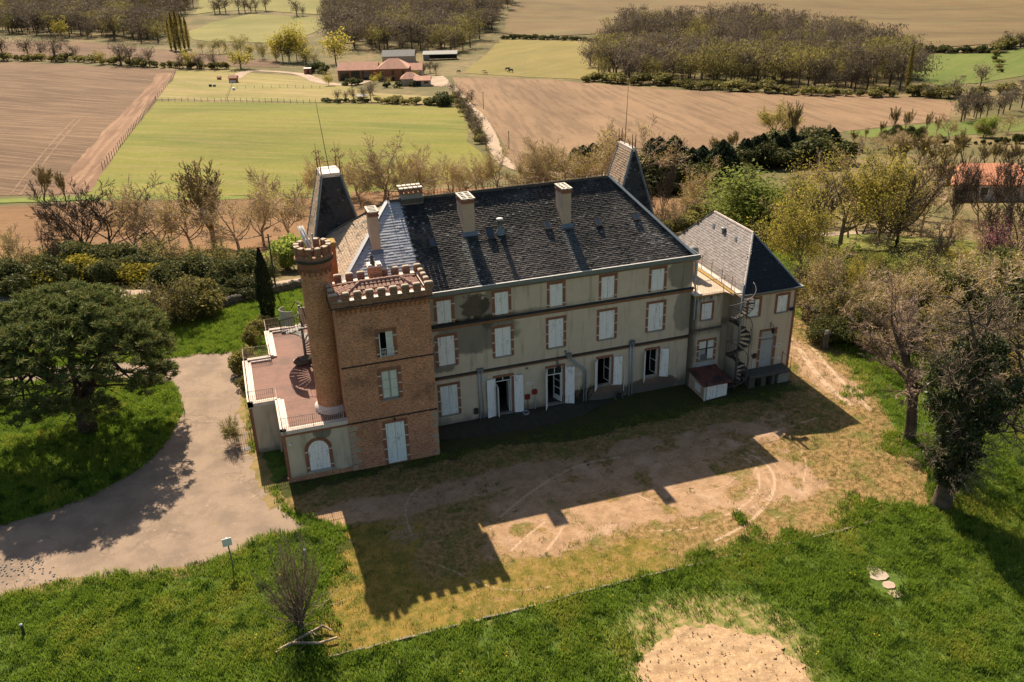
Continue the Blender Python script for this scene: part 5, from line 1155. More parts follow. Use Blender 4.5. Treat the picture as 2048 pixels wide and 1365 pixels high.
# --- curb line between yard and lawn, stone by stone
kb = thing('kerb_line', (7, -16.6, 0), 'long line of small pale edging stones between the mossy yard and the lawn', 'kerb'); q = random.Random(12); x = -8.4; n_k = 0
ks = [MB().cham(-.5, .5, -.07, .07, -.05, .07 + .02 * i, .02).mesh('edging_stone', plain('edging%d' % i, (.24 - .04 * i, .20 - .03 * i, .13 - .02 * i), .95, .4, 4)) for i in range(3)]
while x < 23.5:
    L = q.uniform(.28, .62); gap = q.random() < (.12 if x < 8 else .4)
    if not gap: inst('edging_stone', ks[q.randrange(3)], kb, (x + L / 2, -16.62 + .12 * math.sin(x * .3) * (x > 2) + q.uniform(-.03, .03), -.01), q.uniform(-.04, .04), (L * .94, 1, 1))
    x += L
MT['slabstone'] = plain('slab_stone', (.36, .27, .2), .95, .4, 4)
slabs = [((1757, 1152), .62, .42), ((1778, 1172), .42, .3), ((1790, 1190), .4, .34), ((1748, 1140), .5, .28)]
for i, (p, a, b_) in enumerate(slabs):
    g = at(*p); t = thing('stone_slab', g, ['broad cracked stone slab in the lawn, uppermost but one of four', 'narrow pale stone slab set in the lawn, second from the bottom of four', 'small pinkish stone slab in the lawn, lowest of four', 'earth covered brown stone slab in the lawn, uppermost of four'][i], 'stone slab', 'stone slabs lying in the lawn')
    qs = random.Random(40 + i); pl = [(a * .8 * math.cos(t) * qs.uniform(.8, 1.1), b_ * .9 * math.sin(t) * qs.uniform(.8, 1.1)) for t in (.5, 1.1, 2.1, 2.7, 3.6, 4.2, 5.2, 5.9)]
    o = MB().prism(pl, -.03, .05).build('slab', [MT['quoin'], MT['slabstone'], MT['slabstone'], MT['quoin']][i]); o.parent = t; o.rotation_euler = (qs.uniform(-.04, .04), qs.uniform(-.05, .05), R(-20 + qs.uniform(-14, 14)))

# ------------------------------------------------------------------ grass clumps
def grassmat():
    b = B('grass_blades'); n = b.noise(.22, 4, .6); n2 = b.noise(1.3, 3, .6); r = b.orand()
    col = b.mix((.135, .215, .020), (.205, .285, .034), r); col = b.mix(col, (.32, .32, .05), (n + (n2 - .5) * .5).step(.5, .72) * .75); col = b.mix(col, (.035, .075, .010), (n2 * .9 + n * .2).step(.53, .42) * .85)
    return b.done(col, .55, spec=.2, trans=.42)
GM = grassmat(); YM = leafmat('yellow_flower', (.65, .45, .02), (.6, .38, .02), .2); DRYM = leafmat('dry_grass', (.30, .22, .08), (.20, .17, .05), .35, (.1, .13, .03), .3)
gcol = bpy.data.collections.new('grass_clumps'); dcol = bpy.data.collections.new('dry_clumps')
def clump(name, n, rad, h, wd, mat, seed, col, flowers=0):
    q = random.Random(seed); m = MB()
    for i in range(n):
        a = q.uniform(0, 6.28); r = rad * math.sqrt(q.random()); x, y = r * math.cos(a), r * math.sin(a); hh = h * q.uniform(.55, 1.15); la = q.uniform(0, 6.28); ln = hh * q.uniform(.15, .8); pa = q.uniform(0, 3.14)
        px, py = math.cos(pa) * wd, math.sin(pa) * wd; mx, my = x + math.cos(la) * ln * .35, y + math.sin(la) * ln * .35; tx, ty = x + math.cos(la) * ln, y + math.sin(la) * ln
        m.add([(x - px, y - py, -.02), (x + px, y + py, -.02), (mx + px * .8, my + py * .8, hh * .6), (mx - px * .8, my - py * .8, hh * .6), (tx, ty, hh)], [(0, 1, 2, 3), (3, 2, 4)])
    for i in range(flowers):
        a = q.uniform(0, 6.28); r = rad * math.sqrt(q.random()); x, y = r * math.cos(a), r * math.sin(a); s = .02; z = h * q.uniform(.9, 1.3)
        m.add([(x - s, y - s, z), (x + s, y - s, z), (x + s, y + s, z + .01), (x - s, y + s, z + .01)], [(0, 1, 2, 3)], 1)
    o = bpy.data.objects.new(name, m.mesh(name, [mat, YM])); col.objects.link(o)
for i in range(4): clump('grass_clump', 13, .24, .17 + .02 * i, .016, GM, 50 + i, gcol, 0)
clump('z_flower_clump', 13, .24, .17, .016, GM, 60, gcol, 2)
for i in range(3): clump('dry_clump', 9, .16, .10, .010, [DRYM, GM, DRYM][i] , 70 + i, dcol)
def scatter(name, P, sc, col, seed, label, pick=None):
    me = bpy.data.meshes.new(name); me.from_pydata([tuple(p) for p in P], [], []); n = len(P); r = np.random.default_rng(seed)
    setattr_(me, 'scl', sc); setattr_(me, 'rot', r.uniform(0, 6.28, n))
    nk = len(col.objects); idx = r.integers(0, nk, n) if pick is None else pick
    a = me.attributes.new('idx', 'INT', 'POINT'); a.data.foreach_set('value', np.asarray(idx, np.int32))
    o = bpy.data.objects.new(name, me); COL.objects.link(o); o['kind'] = 'stuff'; o['label'] = label; o['category'] = 'grass'
    ng = bpy.data.node_groups.new(name, 'GeometryNodeTree'); ng.interface.new_socket('Geometry', in_out='INPUT', socket_type='NodeSocketGeometry'); ng.interface.new_socket('Geometry', in_out='OUTPUT', socket_type='NodeSocketGeometry')
    N = ng.nodes.new; gi, go, ip, ci = N('NodeGroupInput'), N('NodeGroupOutput'), N('GeometryNodeInstanceOnPoints'), N('GeometryNodeCollectionInfo')
    ci.inputs['Collection'].default_value = col; ci.inputs['Separate Children'].default_value = True; ci.inputs['Reset Children'].default_value = True
    def at_(nm, ty):
        z = N('GeometryNodeInputNamedAttribute'); z.data_type = ty; z.inputs[0].default_value = nm; return [s_ for s_ in z.outputs if s_.enabled and s_.name == 'Attribute'][0]
    cx_ = N('ShaderNodeCombineXYZ'); L = ng.links.new
    L(at_('rot', 'FLOAT'), cx_.inputs[2]); L(gi.outputs[0], ip.inputs['Points']); L(ci.outputs[0], ip.inputs['Instance']); ip.inputs['Pick Instance'].default_value = True
    L(at_('idx', 'INT'), ip.inputs['Instance Index']); L(cx_.outputs[0], ip.inputs['Rotation']); L(at_('scl', 'FLOAT'), ip.inputs['Scale']); L(ip.outputs[0], go.inputs[0])
    md = o.modifiers.new('scatter', 'NODES'); md.node_group = ng; return o
def npin(x, y, poly):
    P = np.array(poly); a, b_ = P, np.roll(P, 1, 0); c = np.zeros(len(x), bool)
    for (x1, y1), (x2, y2) in zip(a, b_):
        if y1 == y2: continue
        c ^= ((y1 > y) != (y2 > y)) & (x < (x2 - x1) * (y - y1) / (y2 - y1) + x1)
    return c
DPW = smoothpoly(pxpoly(DP), 1); SPW = smoothpoly(SP, 1); FOOT = [(-10.4, 12), (-10.4, -2.7), (25, -2.7), (25, 13), (-5, 13)]
r = np.random.default_rng(4); gx, gy = r.uniform(-36, 54, 275000), r.uniform(-36, 34, 275000)
u = (gx - CAM[0]) * RT.x + (gy - CAM[1]) * RT.y; dq = (gx - CAM[0]) * FW.x + (gy - CAM[1]) * FW.y - CAM[2] * FW.z; vis = (np.abs(u / dq) < .80)
e1 = (fbm(gx * 1.2, gy * 1.2, 5) - .5) * .7; sl_n = fbm(gx * .5, gy * .5, 15)
ok = vis & ~npin(gx, gy, FOOT) & ~npin(gx + e1, gy + e1, DPW) & ~npin(gx + e1 * .6, gy + e1 * .6, SPW)
e2 = (fbm(gx * .45, gy * .45, 61) - .5) * 6 * sst(-4 - gx, 0, 3) * sst(-7.5 - gy, 0, 2) + e1 * .5; e3 = np.maximum(fbm(gx * .6, gy * .6, 71) - .42, 0) * 6 * sst(gx, 4, 10); iny = npin(gx - np.abs(e2) * (gx < -4) + e1 * .5 + e3 * (gx > 20), gy - e3 + e1 * .5, YP); dist = np.hypot(gx - CAM[0], gy - CAM[1]); keep = r.random(len(gx)) < np.clip((70 / dist) ** 1.2, .15, 1)
wildx = sst(gx - 22 + (gy + 12) * .2, 0, 6) * sst(gy + 14, 0, 6); keep &= r.random(len(gx)) > wildx * .45
SC = Vector(at(1440, 1320).xy); hal = np.hypot(gx - SC.x, (gy - SC.y)) + (fbm(gx * .8, gy * .8, 31) - .5) * 2.2; keep &= ~((hal < 4.9) & (r.random(len(gx)) < np.clip((5.2 - hal) * .45, 0, .86))); keep &= np.hypot((gx - at(1770, 1165).x) * .75, gy - at(1770, 1165).y) > .75
m1 = ok & ~iny & keep; P = np.stack([gx[m1], gy[m1], hgt(gx[m1], gy[m1])], 1); scl = (.35 + .6 * sl_n[m1] + .75 * fbm(gx[m1] * 1.1, gy[m1] * 1.1, 44, 3)) * r.uniform(.75, 1.25, m1.sum())
pick = r.integers(0, 4, len(P)); pick[r.random(len(P)) < .002] = 4
gr_ = scatter('grass', P, scl, gcol, 5, 'dense green grass with small yellow flowers on the lawns', pick)
dm1, mm1, wm1 = yard_masks(gx, gy); m2 = ok & iny & (r.random(len(gx)) < np.clip((.10 + .55 * fbm(gx * .7, gy * .7, 81) ** 2) + .8 * sst(.5 - np.abs(gx - 4.9 + (gy + 10.4) * .35), 0, .4) * sst(2.6 - np.abs(gy + 10.8), 0, .8) + .5 * wm1 + .25 * mm1 - .25 * dm1 + .25 * sst(gx, 17, 21) + .5 * sst(-5.5 - gx, 0, 2) * sst(-8 - gy, 0, 1), 0, 1))
P = np.stack([gx[m2], gy[m2], hgt(gx[m2], gy[m2])], 1); pk = r.integers(0, 3, len(P)); pk[(np.abs(gx[m2] - 4.9 + (gy[m2] + 10.4) * .35) < .5) | (wm1[m2] > .5) | ((mm1[m2] > .4) & (r.random(len(P)) < .55))] = 1
scatter('dry_grass', P, r.uniform(.5, 1.2, len(P)), dcol, 6, 'thin dry grass and weeds over the yard', pk)
# ------------------------------------------------------------------ vegetation
def barkmat(name, c1, c2, sc=3.0):
    b = B(name); n = b.noise(sc, 4, .6); return b.done(b.mul(b.mix(c1, c2, n.step(.35, .65)), .75 + b.orand() * .5), .95, b.noise(sc * 5, 3), .5, .03, .1)
BK = {'dark': barkmat('dark_bark', (.11, .08, .056), (.06, .046, .034)), 'pale': barkmat('pale_bark', (.52, .40, .27), (.34, .25, .16)), 'grey': barkmat('grey_bark', (.15, .115, .09), (.10, .075, .058)),
      'olive': barkmat('olive_bark', (.25, .195, .095), (.16, .125, .07)), 'wood': barkmat('wood_bark', (.15, .105, .075), (.10, .072, .058)), 'pink': barkmat('pinkish_bark', (.30, .21, .15), (.19, .13, .095))}
LF = {'bud': leafmat('ochre_buds', (.44, .33, .10), (.33, .235, .08), .48, (.40, .36, .08), .35), 'yg': leafmat('yellow_green_leaf', (.36, .305, .05), (.25, .23, .036), .5, (.42, .32, .08), .22),
      'green': leafmat('fresh_green_leaf', (.26, .30, .06), (.17, .22, .045), .5, (.26, .27, .07), .2), 'ever': leafmat('evergreen_leaf', (.085, .095, .03), (.045, .058, .02), .3, (.19, .165, .05), .22),
      'ivy': leafmat('ivy_leaf', (.062, .078, .024), (.034, .048, .016), .25, (.15, .15, .07), .12, .5, .18), 'pine': leafmat('pine_needle', (.135, .155, .045), (.075, .10, .03), .3, (.24, .19, .06), .12),
      'con': leafmat('conifer_needle', (.045, .062, .028), (.022, .036, .018), .2, (.08, .085, .035), .12), 'olive': leafmat('olive_leaf', (.20, .18, .055), (.12, .12, .037), .42, (.32, .26, .08), .25),
      'haze': leafmat('bare_twig_haze', (.15, .115, .082), (.105, .082, .063), .3, (.18, .15, .075), .22), 'hazeg': leafmat('budding_twig_haze', (.22, .185, .06), (.16, .135, .05), .4, (.28, .25, .06), .3),
      'tan': leafmat('dry_twig', (.34, .235, .12), (.24, .165, .085), .35, (.28, .25, .08), .35), 'pinkb': leafmat('pink_blossom', (.30, .10, .16), (.22, .075, .12), .4), 'yel': leafmat('yellow_shrub_leaf', (.30, .24, .03), (.12, .13, .02), .4, (.42, .33, .03), .3),
      'pop': leafmat('poplar_leaf', (.29, .23, .055), (.22, .185, .045), .45)}
def quads(C, size, asp, r, up=0.0, D=None):
    """numpy leaf quads: centres C, half length size, aspect asp; optional preferred direction D"""
    n = len(C); a = r.normal(size=(n, 3)); a[:, 2] += up
    if D is not None: a = a * .55 + D
    a /= np.linalg.norm(a, axis=1, keepdims=True) + 1e-9; b = np.cross(a, r.normal(size=(n, 3))); b /= np.linalg.norm(b, axis=1, keepdims=True) + 1e-9
    s = np.asarray(size).reshape(-1, 1) * r.uniform(.65, 1.3, (n, 1)); A, Bv = a * s, b * s * asp
    return np.stack([C - A - Bv * .6, C + A * .1 - Bv, C + A, C + A * .1 + Bv], 1)
def leafmesh(name, groups, mats):
    """groups: list of (quad array, material index)"""
    V_ = np.concatenate([g.reshape(-1, 3) for g, _ in groups]); n = len(V_) // 4; me = bpy.data.meshes.new(name)
    me.vertices.add(len(V_)); me.vertices.foreach_set('co', V_.astype(np.float32).ravel()); me.loops.add(len(V_)); me.loops.foreach_set('vertex_index', np.arange(len(V_), dtype=np.int32))
    me.polygons.add(n); me.polygons.foreach_set('loop_start', np.arange(0, len(V_), 4, dtype=np.int32)); me.polygons.foreach_set('loop_total', np.full(n, 4, np.int32))
    for m in mats: me.materials.append(m)
    me.polygons.foreach_set('material_index', np.concatenate([np.full(len(g.reshape(-1, 3)) // 4, k, np.int32) for g, k in groups])); me.update(calc_edges=True); return me
class Grow:
    """branching skeleton; thick wood goes to .wood, twigs to .tw, twig ends to .tips"""
    def __init__(s, seed, minr=.006): s.minr = minr; s.q = random.Random(seed); s.wood, s.tw, s.tips, s.td = MB(), MB(), [], []
    def limb(s, p, d, L, r, lev, cfg, r1=None):
        q = s.q; last = lev == len(cfg) - 1; c = cfg[lev]; n = c.get('seg', 4 if lev < 2 else 3); pts, rad = [p], [r]; d = d.normalized(); st = L / n; dirs = [d]
        for i in range(n):
            w_ = c.get('wob', .18); d = (d + Vector((q.gauss(0, w_), q.gauss(0, w_), q.gauss(0, w_) + c.get('up', .05)))).normalized(); pts.append(pts[-1] + d * st); dirs.append(d); rad.append(r + ((r1 if r1 is not None else r * c.get('tap', .35)) - r) * (i + 1) / n)
        if last: s.spike(pts, r); s.tips.append(pts[-1]); s.td.append(d)
        else:
            (s.wood if lev < 2 else s.tw).tube(pts, rad, 7 if lev == 0 else (5 if lev == 1 else 3), cap=False)
            k = c['n']; k = int(k) + (q.random() < k - int(k))
            for j in range(k):
                t = c.get('from', .3) + (1 - c.get('from', .3)) * (j + q.random() * .9) / k; f = t * n; i = min(int(f), n - 1); pp = pts[i].lerp(pts[i + 1], f - i); dd = dirs[i + 1]
                ax = dd.cross(Vector((q.gauss(0, 1), q.gauss(0, 1), q.gauss(0, 1)))).normalized(); an = R(c.get('ang', 45) * q.uniform(.65, 1.25)); nd = dd * math.cos(an) + ax * math.sin(an); nd.z += c.get('rise', 0)
                s.limb(pp, nd, L * c.get('ratio', .55) * q.uniform(.65, 1.2) * (1 - .35 * t), max(s.minr, rad[i] * c.get('rr', .5)), lev + 1, cfg)
            s.limb(pts[-1], d, L * c.get('ratio', .55) * .8, max(s.minr, rad[-1] * .8), lev + 1, cfg)
    def spike(s, pts, r):
        for a, b in ((0, len(pts) // 2), (len(pts) // 2, len(pts) - 1)):
            p, e = pts[a], pts[b]; d = (e - p).normalized(); x = d.cross(Vector((.3, .5, .8))).normalized() * r; y = d.cross(x).normalized() * r
            if a == 0: k = .6; s.tw.add([p + x, p - x * .5 + y * .87, p - x * .5 - y * .87, e + x * k, e + (-x * .5 + y * .87) * k, e + (-x * .5 - y * .87) * k], [(0, 1, 4, 3), (1, 2, 5, 4), (2, 0, 3, 5)])
            else: k = .6; s.tw.add([p + x * k, p + (-x * .5 + y * .87) * k, p + (-x * .5 - y * .87) * k, e], [(0, 1, 3), (1, 2, 3), (2, 0, 3)])
KIND = {}
def top_of(mes): return max(max(v.co.z for v in m.vertices) for m in mes)
def reg(kind, parts): KIND.setdefault(kind, []).append((parts, top_of([m for _, m in parts])))
def bare(kind, seed, H, r, cfg, bark, lean=(0, 0), leaf=None, nleaf=0, ls=.06, spreadl=.25, stems=1, splay=.3, base_r=.15, trunk0=.3, asp=.5, minr=.017, tbark=None):
    g = Grow(seed, minr)
    for i in range(stems):
        a = i * 2.4 + seed; d = Vector((lean[0] + (splay * math.cos(a) if stems > 1 else 0), lean[1] + (splay * math.sin(a) if stems > 1 else 0), 1)); b0 = Vector((base_r * math.cos(a), base_r * math.sin(a), -.15)) if stems > 1 else Vector((0, 0, -.15))
        g.limb(b0, d, H * trunk0, r * (1 if stems == 1 else .75), 0, cfg)
    parts = [('trunk', g.wood.mesh('trunk', BK[tbark or bark], True)), ('branches', g.tw.mesh('branches', BK[bark]))]
    if leaf:
        rr = np.random.default_rng(seed); T = np.array([tuple(t) for t in g.tips]); i = rr.integers(0, len(T), nleaf); C = T[i] + rr.normal(size=(nleaf, 3)) * spreadl
        parts.append(('crown', leafmesh('crown', [(quads(C, ls, asp, rr), 0)], [LF[leaf]])))
    reg(kind, parts); return g
spread4 = [dict(n=4, ratio=2.3, ang=46, **{'from': .6}, up=.1, wob=.08, tap=.75, rr=.62, seg=3), dict(n=9, ratio=.42, ang=42, up=.06, wob=.13, rr=.5, tap=.2, seg=7), dict(n=7, ratio=.5, ang=42, up=.1, wob=.18, rr=.55), dict(n=5, ratio=.55, ang=40, up=.1, rr=.7), dict(wob=.22)]
plane4 = [dict(n=6, ratio=2.3, ang=58, **{'from': .5}, up=.1, wob=.1, tap=.7, rr=.6, seg=3), dict(n=10, ratio=.42, ang=52, up=.10, wob=.2, rr=.5, tap=.2, seg=8), dict(n=7, ratio=.5, ang=48, up=.08, wob=.28, rr=.55), dict(n=5, ratio=.5, ang=46, up=.1, rr=.7), dict(wob=.3)]
fuzzy4 = [dict(n=6, ratio=1.9, ang=32, **{'from': .5}, up=.15, wob=.1, tap=.6, rr=.55, seg=3), dict(n=10, ratio=.42, ang=30, up=.2, wob=.1, rr=.45, tap=.2, seg=6), dict(n=8, ratio=.55, ang=28, up=.25, wob=.12, rr=.5), dict(n=5, ratio=.6, ang=26, up=.25, rr=.7), dict(wob=.12, up=.2)]
brush4 = [dict(n=6, ratio=.6, ang=45, **{'from': .2}, up=.0, wob=.22, tap=.4, rr=.55, seg=4), dict(n=6, ratio=.55, ang=45, wob=.25, up=.02, rr=.55), dict(n=5, ratio=.6, ang=45, wob=.25, rr=.7), dict(wob=.25)]
for i, sd in enumerate((3, 11)): bare('dark_bare', sd, 10, .13, spread4, 'dark', stems=2, splay=.3, base_r=.2, trunk0=.22)
bare('plane', 37, 10, .125, plane4, 'pale', trunk0=.22, leaf='yg', nleaf=2600, ls=.05, spreadl=.26)
for sd in (5, 17, 29): bare('plane', sd, 10, .125, plane4, 'pale', trunk0=.22, leaf='bud', nleaf=3000, ls=.055, spreadl=.26)
for sd in (7, 19): bare('fuzzy', sd, 10, .125, fuzzy4, 'olive', trunk0=.22, leaf='bud', nleaf=1100, ls=.06, spreadl=.2)
for sd, bk, lf in ((2, 'pink', 'tan'), (8, 'grey', 'hazeg'), (14, 'olive', 'bud'), (26, 'pale', 'hazeg')): bare('bare_bush', sd, 4, .05, brush4, bk, stems=7, splay=.7, base_r=.3, trunk0=.55, leaf=lf, nleaf=1500, ls=.05, spreadl=.22, asp=.4)
for sd in (4, 9): bare('olive_bush', sd, 4, .05, brush4, 'grey', stems=6, splay=.7, base_r=.3, trunk0=.55, leaf='olive', nleaf=3500, ls=.08, spreadl=.25)
for sd in (21, 22): bare('yellow_tree', sd, 10, .17, plane4, 'olive', trunk0=.24, leaf='yg', nleaf=7000, ls=.085, spreadl=.38)
bare('leaning', 33, 9, .16, spread4, 'dark', lean=(.5, 0), trunk0=.24); bare('leaning', 36, 9, .16, spread4, 'dark', lean=(.2, .1), trunk0=.26)
for sd in (41, 43): bare('green_tree', sd, 9, .16, plane4, 'dark', trunk0=.2, leaf='green', nleaf=19000, ls=.11, spreadl=.6)
bare('tall_bare', 51, 12, .15, fuzzy4, 'grey', trunk0=.3); bare('tall_bare', 53, 12, .15, fuzzy4, 'grey', trunk0=.32)
bare('blossom', 61, 6, .12, brush4, 'dark', stems=4, splay=.4, trunk0=.5, leaf='pinkb', nleaf=2600, ls=.07, spreadl=.25)
def bushmass(kind, seed, rx, rz, leaf, n, ls, bark='dark', lobes=9, asp=.55):
    rr = np.random.default_rng(seed); g = MB(); cl = []
    for i in range(lobes):
        a = rr.uniform(0, 6.28); rad = rr.uniform(.15, .75) * rx; z = rz * rr.uniform(.35, .8) * (1 - .35 * rad / rx); cl.append((rad * math.cos(a), rad * math.sin(a), z, rx * rr.uniform(.28, .5)))
        g.tube([(0, 0, -.1), (cl[-1][0] * .5, cl[-1][1] * .5, z * .45), cl[-1][:3]], [.06, .045, .015], 5)
    cl = np.array(cl); i = rr.integers(0, lobes, n); d = rr.normal(size=(n, 3)); d /= np.linalg.norm(d, axis=1, keepdims=True); R_ = cl[i, 3:4] * rr.uniform(.55, 1.08, (n, 1)) ** .6
    bump = 1 + .18 * np.sin(d[:, :1] * 7 + i[:, None]) * np.cos(d[:, 1:2] * 6); C = cl[i, :3] + d * R_ * bump * [1, 1, .85]; C[:, 2] = np.abs(C[:, 2]) + .02
    reg(kind, [('trunk', g.mesh('trunk', BK[bark])), ('crown', leafmesh('crown', [(quads(C, ls, asp, rr), 0)], [LF[leaf]]))])
for sd in (1, 2): bushmass('ever_bush', sd, 1.7, 2.6, 'ever', 7000, .085); bushmass('yellow_bush', sd + 5, 1.5, 1.9, 'yel', 3800, .09); bushmass('olive_mass', sd + 9, 1.6, 2.2, 'olive', 4200, .10)
bushmass('green_bush', 31, 1.5, 2.0, 'green', 4200, .10)
def column(kind, seed, H, prof, leaf, n, ls, bark, asp=.3, up=1.2, rad_in=.55, rag=1.0):
    rr = np.random.default_rng(seed); t = rr.uniform(0.02, 1, n); a = rr.uniform(0, 6.28, n); R_ = np.interp(t, [p[0] for p in prof], [p[1] for p in prof]) * rr.uniform(rad_in, 1.05, n) * (1 + rag * .16 * np.sin(a * 5 + t * 23) + rag * .12 * np.sin(a * 9 - t * 40) + (rag - 1) * .3 * (((t * 11 + a * .8) % 1) - .5))
    C = np.stack([R_ * np.cos(a), R_ * np.sin(a), t * H], 1); g = MB().tube([(0, 0, -.1), (0, 0, H * .9)], [.16 * H / 10, .02], 6)
    reg(kind, [('trunk', g.mesh('trunk', BK[bark])), ('crown', leafmesh('crown', [(quads(C, ls, asp, rr, up), 0)], [LF[leaf]]))])
column('cypress', 3, 7, [(0, .35), (.1, .62), (.35, .78), (.7, .55), (.9, .22), (1, .03)], 'con', 9000, .13, 'dark', .3, 2.2, .8)
for sd in (4, 6): column('conifer', sd, 8, [(0, 1.7), (.2, 2.3), (.5, 2.0), (.75, 1.3), (.92, .6), (1, .03)], 'con', 7500, .22, 'dark', .4, .2, .6, 1.7)
for sd in (8, 9): column('poplar', sd, 20, [(0, .3), (.1, 1.1), (.4, 2.0), (.75, 1.4), (1, .2)], 'pop', 2200, .34, 'grey', .5, .8, .2)
# low detail trees of the far woods
def woodtree(kind, seed, H, leaf, n, ls, w=.34, bark='wood', bottom=.25):
    rr = np.random.default_rng(seed); g = MB(); g.tube([(0, 0, -.3), (.1, 0, H * .35), (0, .1, H * .8)], [.26, .2, .06], 5)
    tips = []
    for i in range(15):
        a = rr.uniform(0, 6.28); z0 = H * rr.uniform(.2, .65); L = H * w * rr.uniform(.6, 1.15); z1 = min(H, z0 + L * rr.uniform(.5, 1.5)); e = (L * math.cos(a), L * math.sin(a), z1); m_ = (e[0] * .45, e[1] * .45, z0 + (z1 - z0) * .35)
        g.tube([(0, 0, z0), m_, e], [.10, .07, .02], 3, cap=False); tips += [e, m_]
    T = np.array(tips); i = rr.integers(0, len(T), n); C = T[i] + rr.normal(size=(n, 3)) * [H * .075, H * .075, H * .09]; C[:, 2] = np.clip(C[:, 2], H * bottom, H)
    reg(kind, [('trunk', g.mesh('trunk', BK[bark])), ('crown', leafmesh('crown', [(quads(C, ls, .15 if 'haze' in leaf else .6, rr, 1.3 if 'haze' in leaf else .5), 0)], [LF[leaf]]))])
for sd in range(4): woodtree('wood', 100 + sd, 15, 'haze', 1150, .7)
for sd in range(3): woodtree('woodg', 110 + sd, 13, 'hazeg', 850, .6)
for sd in range(2): woodtree('far_yg', 120 + sd, 14, 'yg', 900, .42, .30, bottom=.15)
for sd in range(3): bushmass('far_bush', 130 + sd, 2.2, 3.0, 'olive', 750, .26, 'grey', 7)
for sd in range(3): bushmass('far_ever', 135 + sd, 2.2, 3.0, 'ever', 750, .26, 'grey', 7)
for sd in range(2): woodtree('hedge_tree', 140 + sd, 9, 'haze', 420, .6, .36)
VQ = random.Random(77)
def plant(kind, name, p, H, label, cat='tree', group=None, wide=1.0, variant=None):
    v = KIND[kind]; parts, h0 = v[VQ.randrange(len(v)) if variant is None else variant % len(v)]; k = H / h0
    t = thing(name, p, label, cat, group); t.scale = (k * wide, k * wide, k); t.rotation_euler = (0, 0, VQ.uniform(0, 6.28))
    for nm, me in parts: o = bpy.data.objects.new(nm, me); COL.objects.link(o); o.parent = t
    return t
def ptree(kind, name, u, v, vt, label, cat='tree', group=None, wide=1.0, variant=None):
    p = at(u, v); return plant(kind, name, p, upto(p, vt), label, cat, group, wide, variant)

# umbrella pine on the grass island
p0 = at(178, 862); Hp = upto(p0, 598); pine = thing('umbrella_pine', p0, 'huge dark umbrella pine on the grass island left of the driveway', 'tree'); g = MB(); rr = np.random.default_rng(9); q = random.Random(9)
g.tube([(0, 0, -.2), (.0, 0, Hp * .16), (.0, .02, Hp * .24)], [.62, .5, .44], 10)
cent = []; limbs = []
for i in range(7):
    a = i * .9 + .2; st = Vector((.05 * math.cos(a), .05 * math.sin(a), Hp * (.20 + .02 * i))); md = Vector((1.5 * math.cos(a), 1.5 * math.sin(a), Hp * .48)); en = Vector((3.4 * math.cos(a), 3.4 * math.sin(a), Hp * .72))
    if i in (2, 5): md, en = Vector((.25 * math.cos(a), .25 * math.sin(a), Hp * .5)), Vector((.6, -.3 if i == 2 else .5, Hp * .85))
    g.tube([st, st.lerp(md, .5) + Vector((.1, -.1, 0)), md, md.lerp(en, .5), en], [.26, .22, .17, .12, .05], 7); limbs += [(st, md, .2), (md, en, .1)]
N = 2500; RX = 6.1; lobes = []
while len(lobes) < 105:
    a = rr.uniform(0, 6.283); rad = math.sqrt(rr.uniform(0, 1)); zt = Hp * (.95 - .36 * rad ** 2.2) - (rr.uniform(0, .16) * Hp if rr.random() < .35 else 0)
    lobes.append((rad * RX * .86 * math.cos(a), rad * RX * .86 * math.sin(a), zt, rr.uniform(.8, 1.35)))
for i in range(34):
    a = i * .1848 + rr.uniform(-.1, .1); rad = rr.uniform(.72, 1.0); lobes.append((rad * RX * .9 * math.cos(a), rad * RX * .9 * math.sin(a), Hp * rr.uniform(.33, .56), rr.uniform(.6, 1.0)))
lobes = np.array(lobes); li = rr.integers(0, len(lobes), N); dl = rr.normal(size=(N, 3)); dl[:, 2] = np.abs(dl[:, 2]) * 1.1 - .15; dl /= np.linalg.norm(dl, axis=1, keepdims=True)
cent = lobes[li, :3] + dl * lobes[li, 3:4] * [1.15, 1.15, .72]
for k in range(len(lobes)):
    c_ = Vector(lobes[k, :3]); s_ = min(limbs, key=lambda l: (l[1] - c_).length); b0 = s_[0].lerp(s_[1], q.uniform(.3, 1)); m_ = b0.lerp(c_, .5) + Vector((0, 0, -.25)); g.tube([b0, m_, c_], [.085, .06, .02], 5, cap=False)
    for j in range(5): e_ = Vector(cent[rr.choice(np.flatnonzero(li == k))]) if (li == k).any() else c_; g.tube([m_.lerp(c_, .7), e_], [.03, .008], 3, cap=False)
for i in range(26):                                        # dead lower boughs
    a = q.uniform(0, 6.28); z0 = Hp * q.uniform(.2, .42); L = q.uniform(2, 5.2); e = Vector((L * math.cos(a), L * math.sin(a), z0 + q.uniform(-.5, .9))); m_ = Vector((e.x * .5, e.y * .5, z0 + .3)); g.tube([(0, 0, z0), m_, e], [.07, .04, .012], 4, cap=False)
    for k in range(6): b0 = m_.lerp(e, q.random()); g.tube([b0, b0 + Vector((q.uniform(-.9, .9), q.uniform(-.9, .9), q.uniform(-.5, .4)))], [.018, .006], 3, cap=False)
n1 = N * 50; ci = rr.integers(0, N, n1); dv = rr.normal(size=(n1, 3)); dv /= np.linalg.norm(dv, axis=1, keepdims=True); dv[:, 2] = np.abs(dv[:, 2]) * .9 - .15; rd_ = rr.uniform(.1, 1, (n1, 1)) * rr.uniform(.24, .42, N)[ci][:, None]
C = cent[ci] + dv * rd_; g.build('trunk', BK['dark'], None, True).parent = pine
cr = bpy.data.objects.new('crown', leafmesh('crown', [(quads(C, .17, .16, rr, .4, dv * 1.1), 0)], [LF['pine']])); COL.objects.link(cr); cr.parent = pine
ptree('cypress', 'cypress', 538, 637, 494, 'narrow dark green column cypress on the lawn behind the terrace wing', wide=.95)

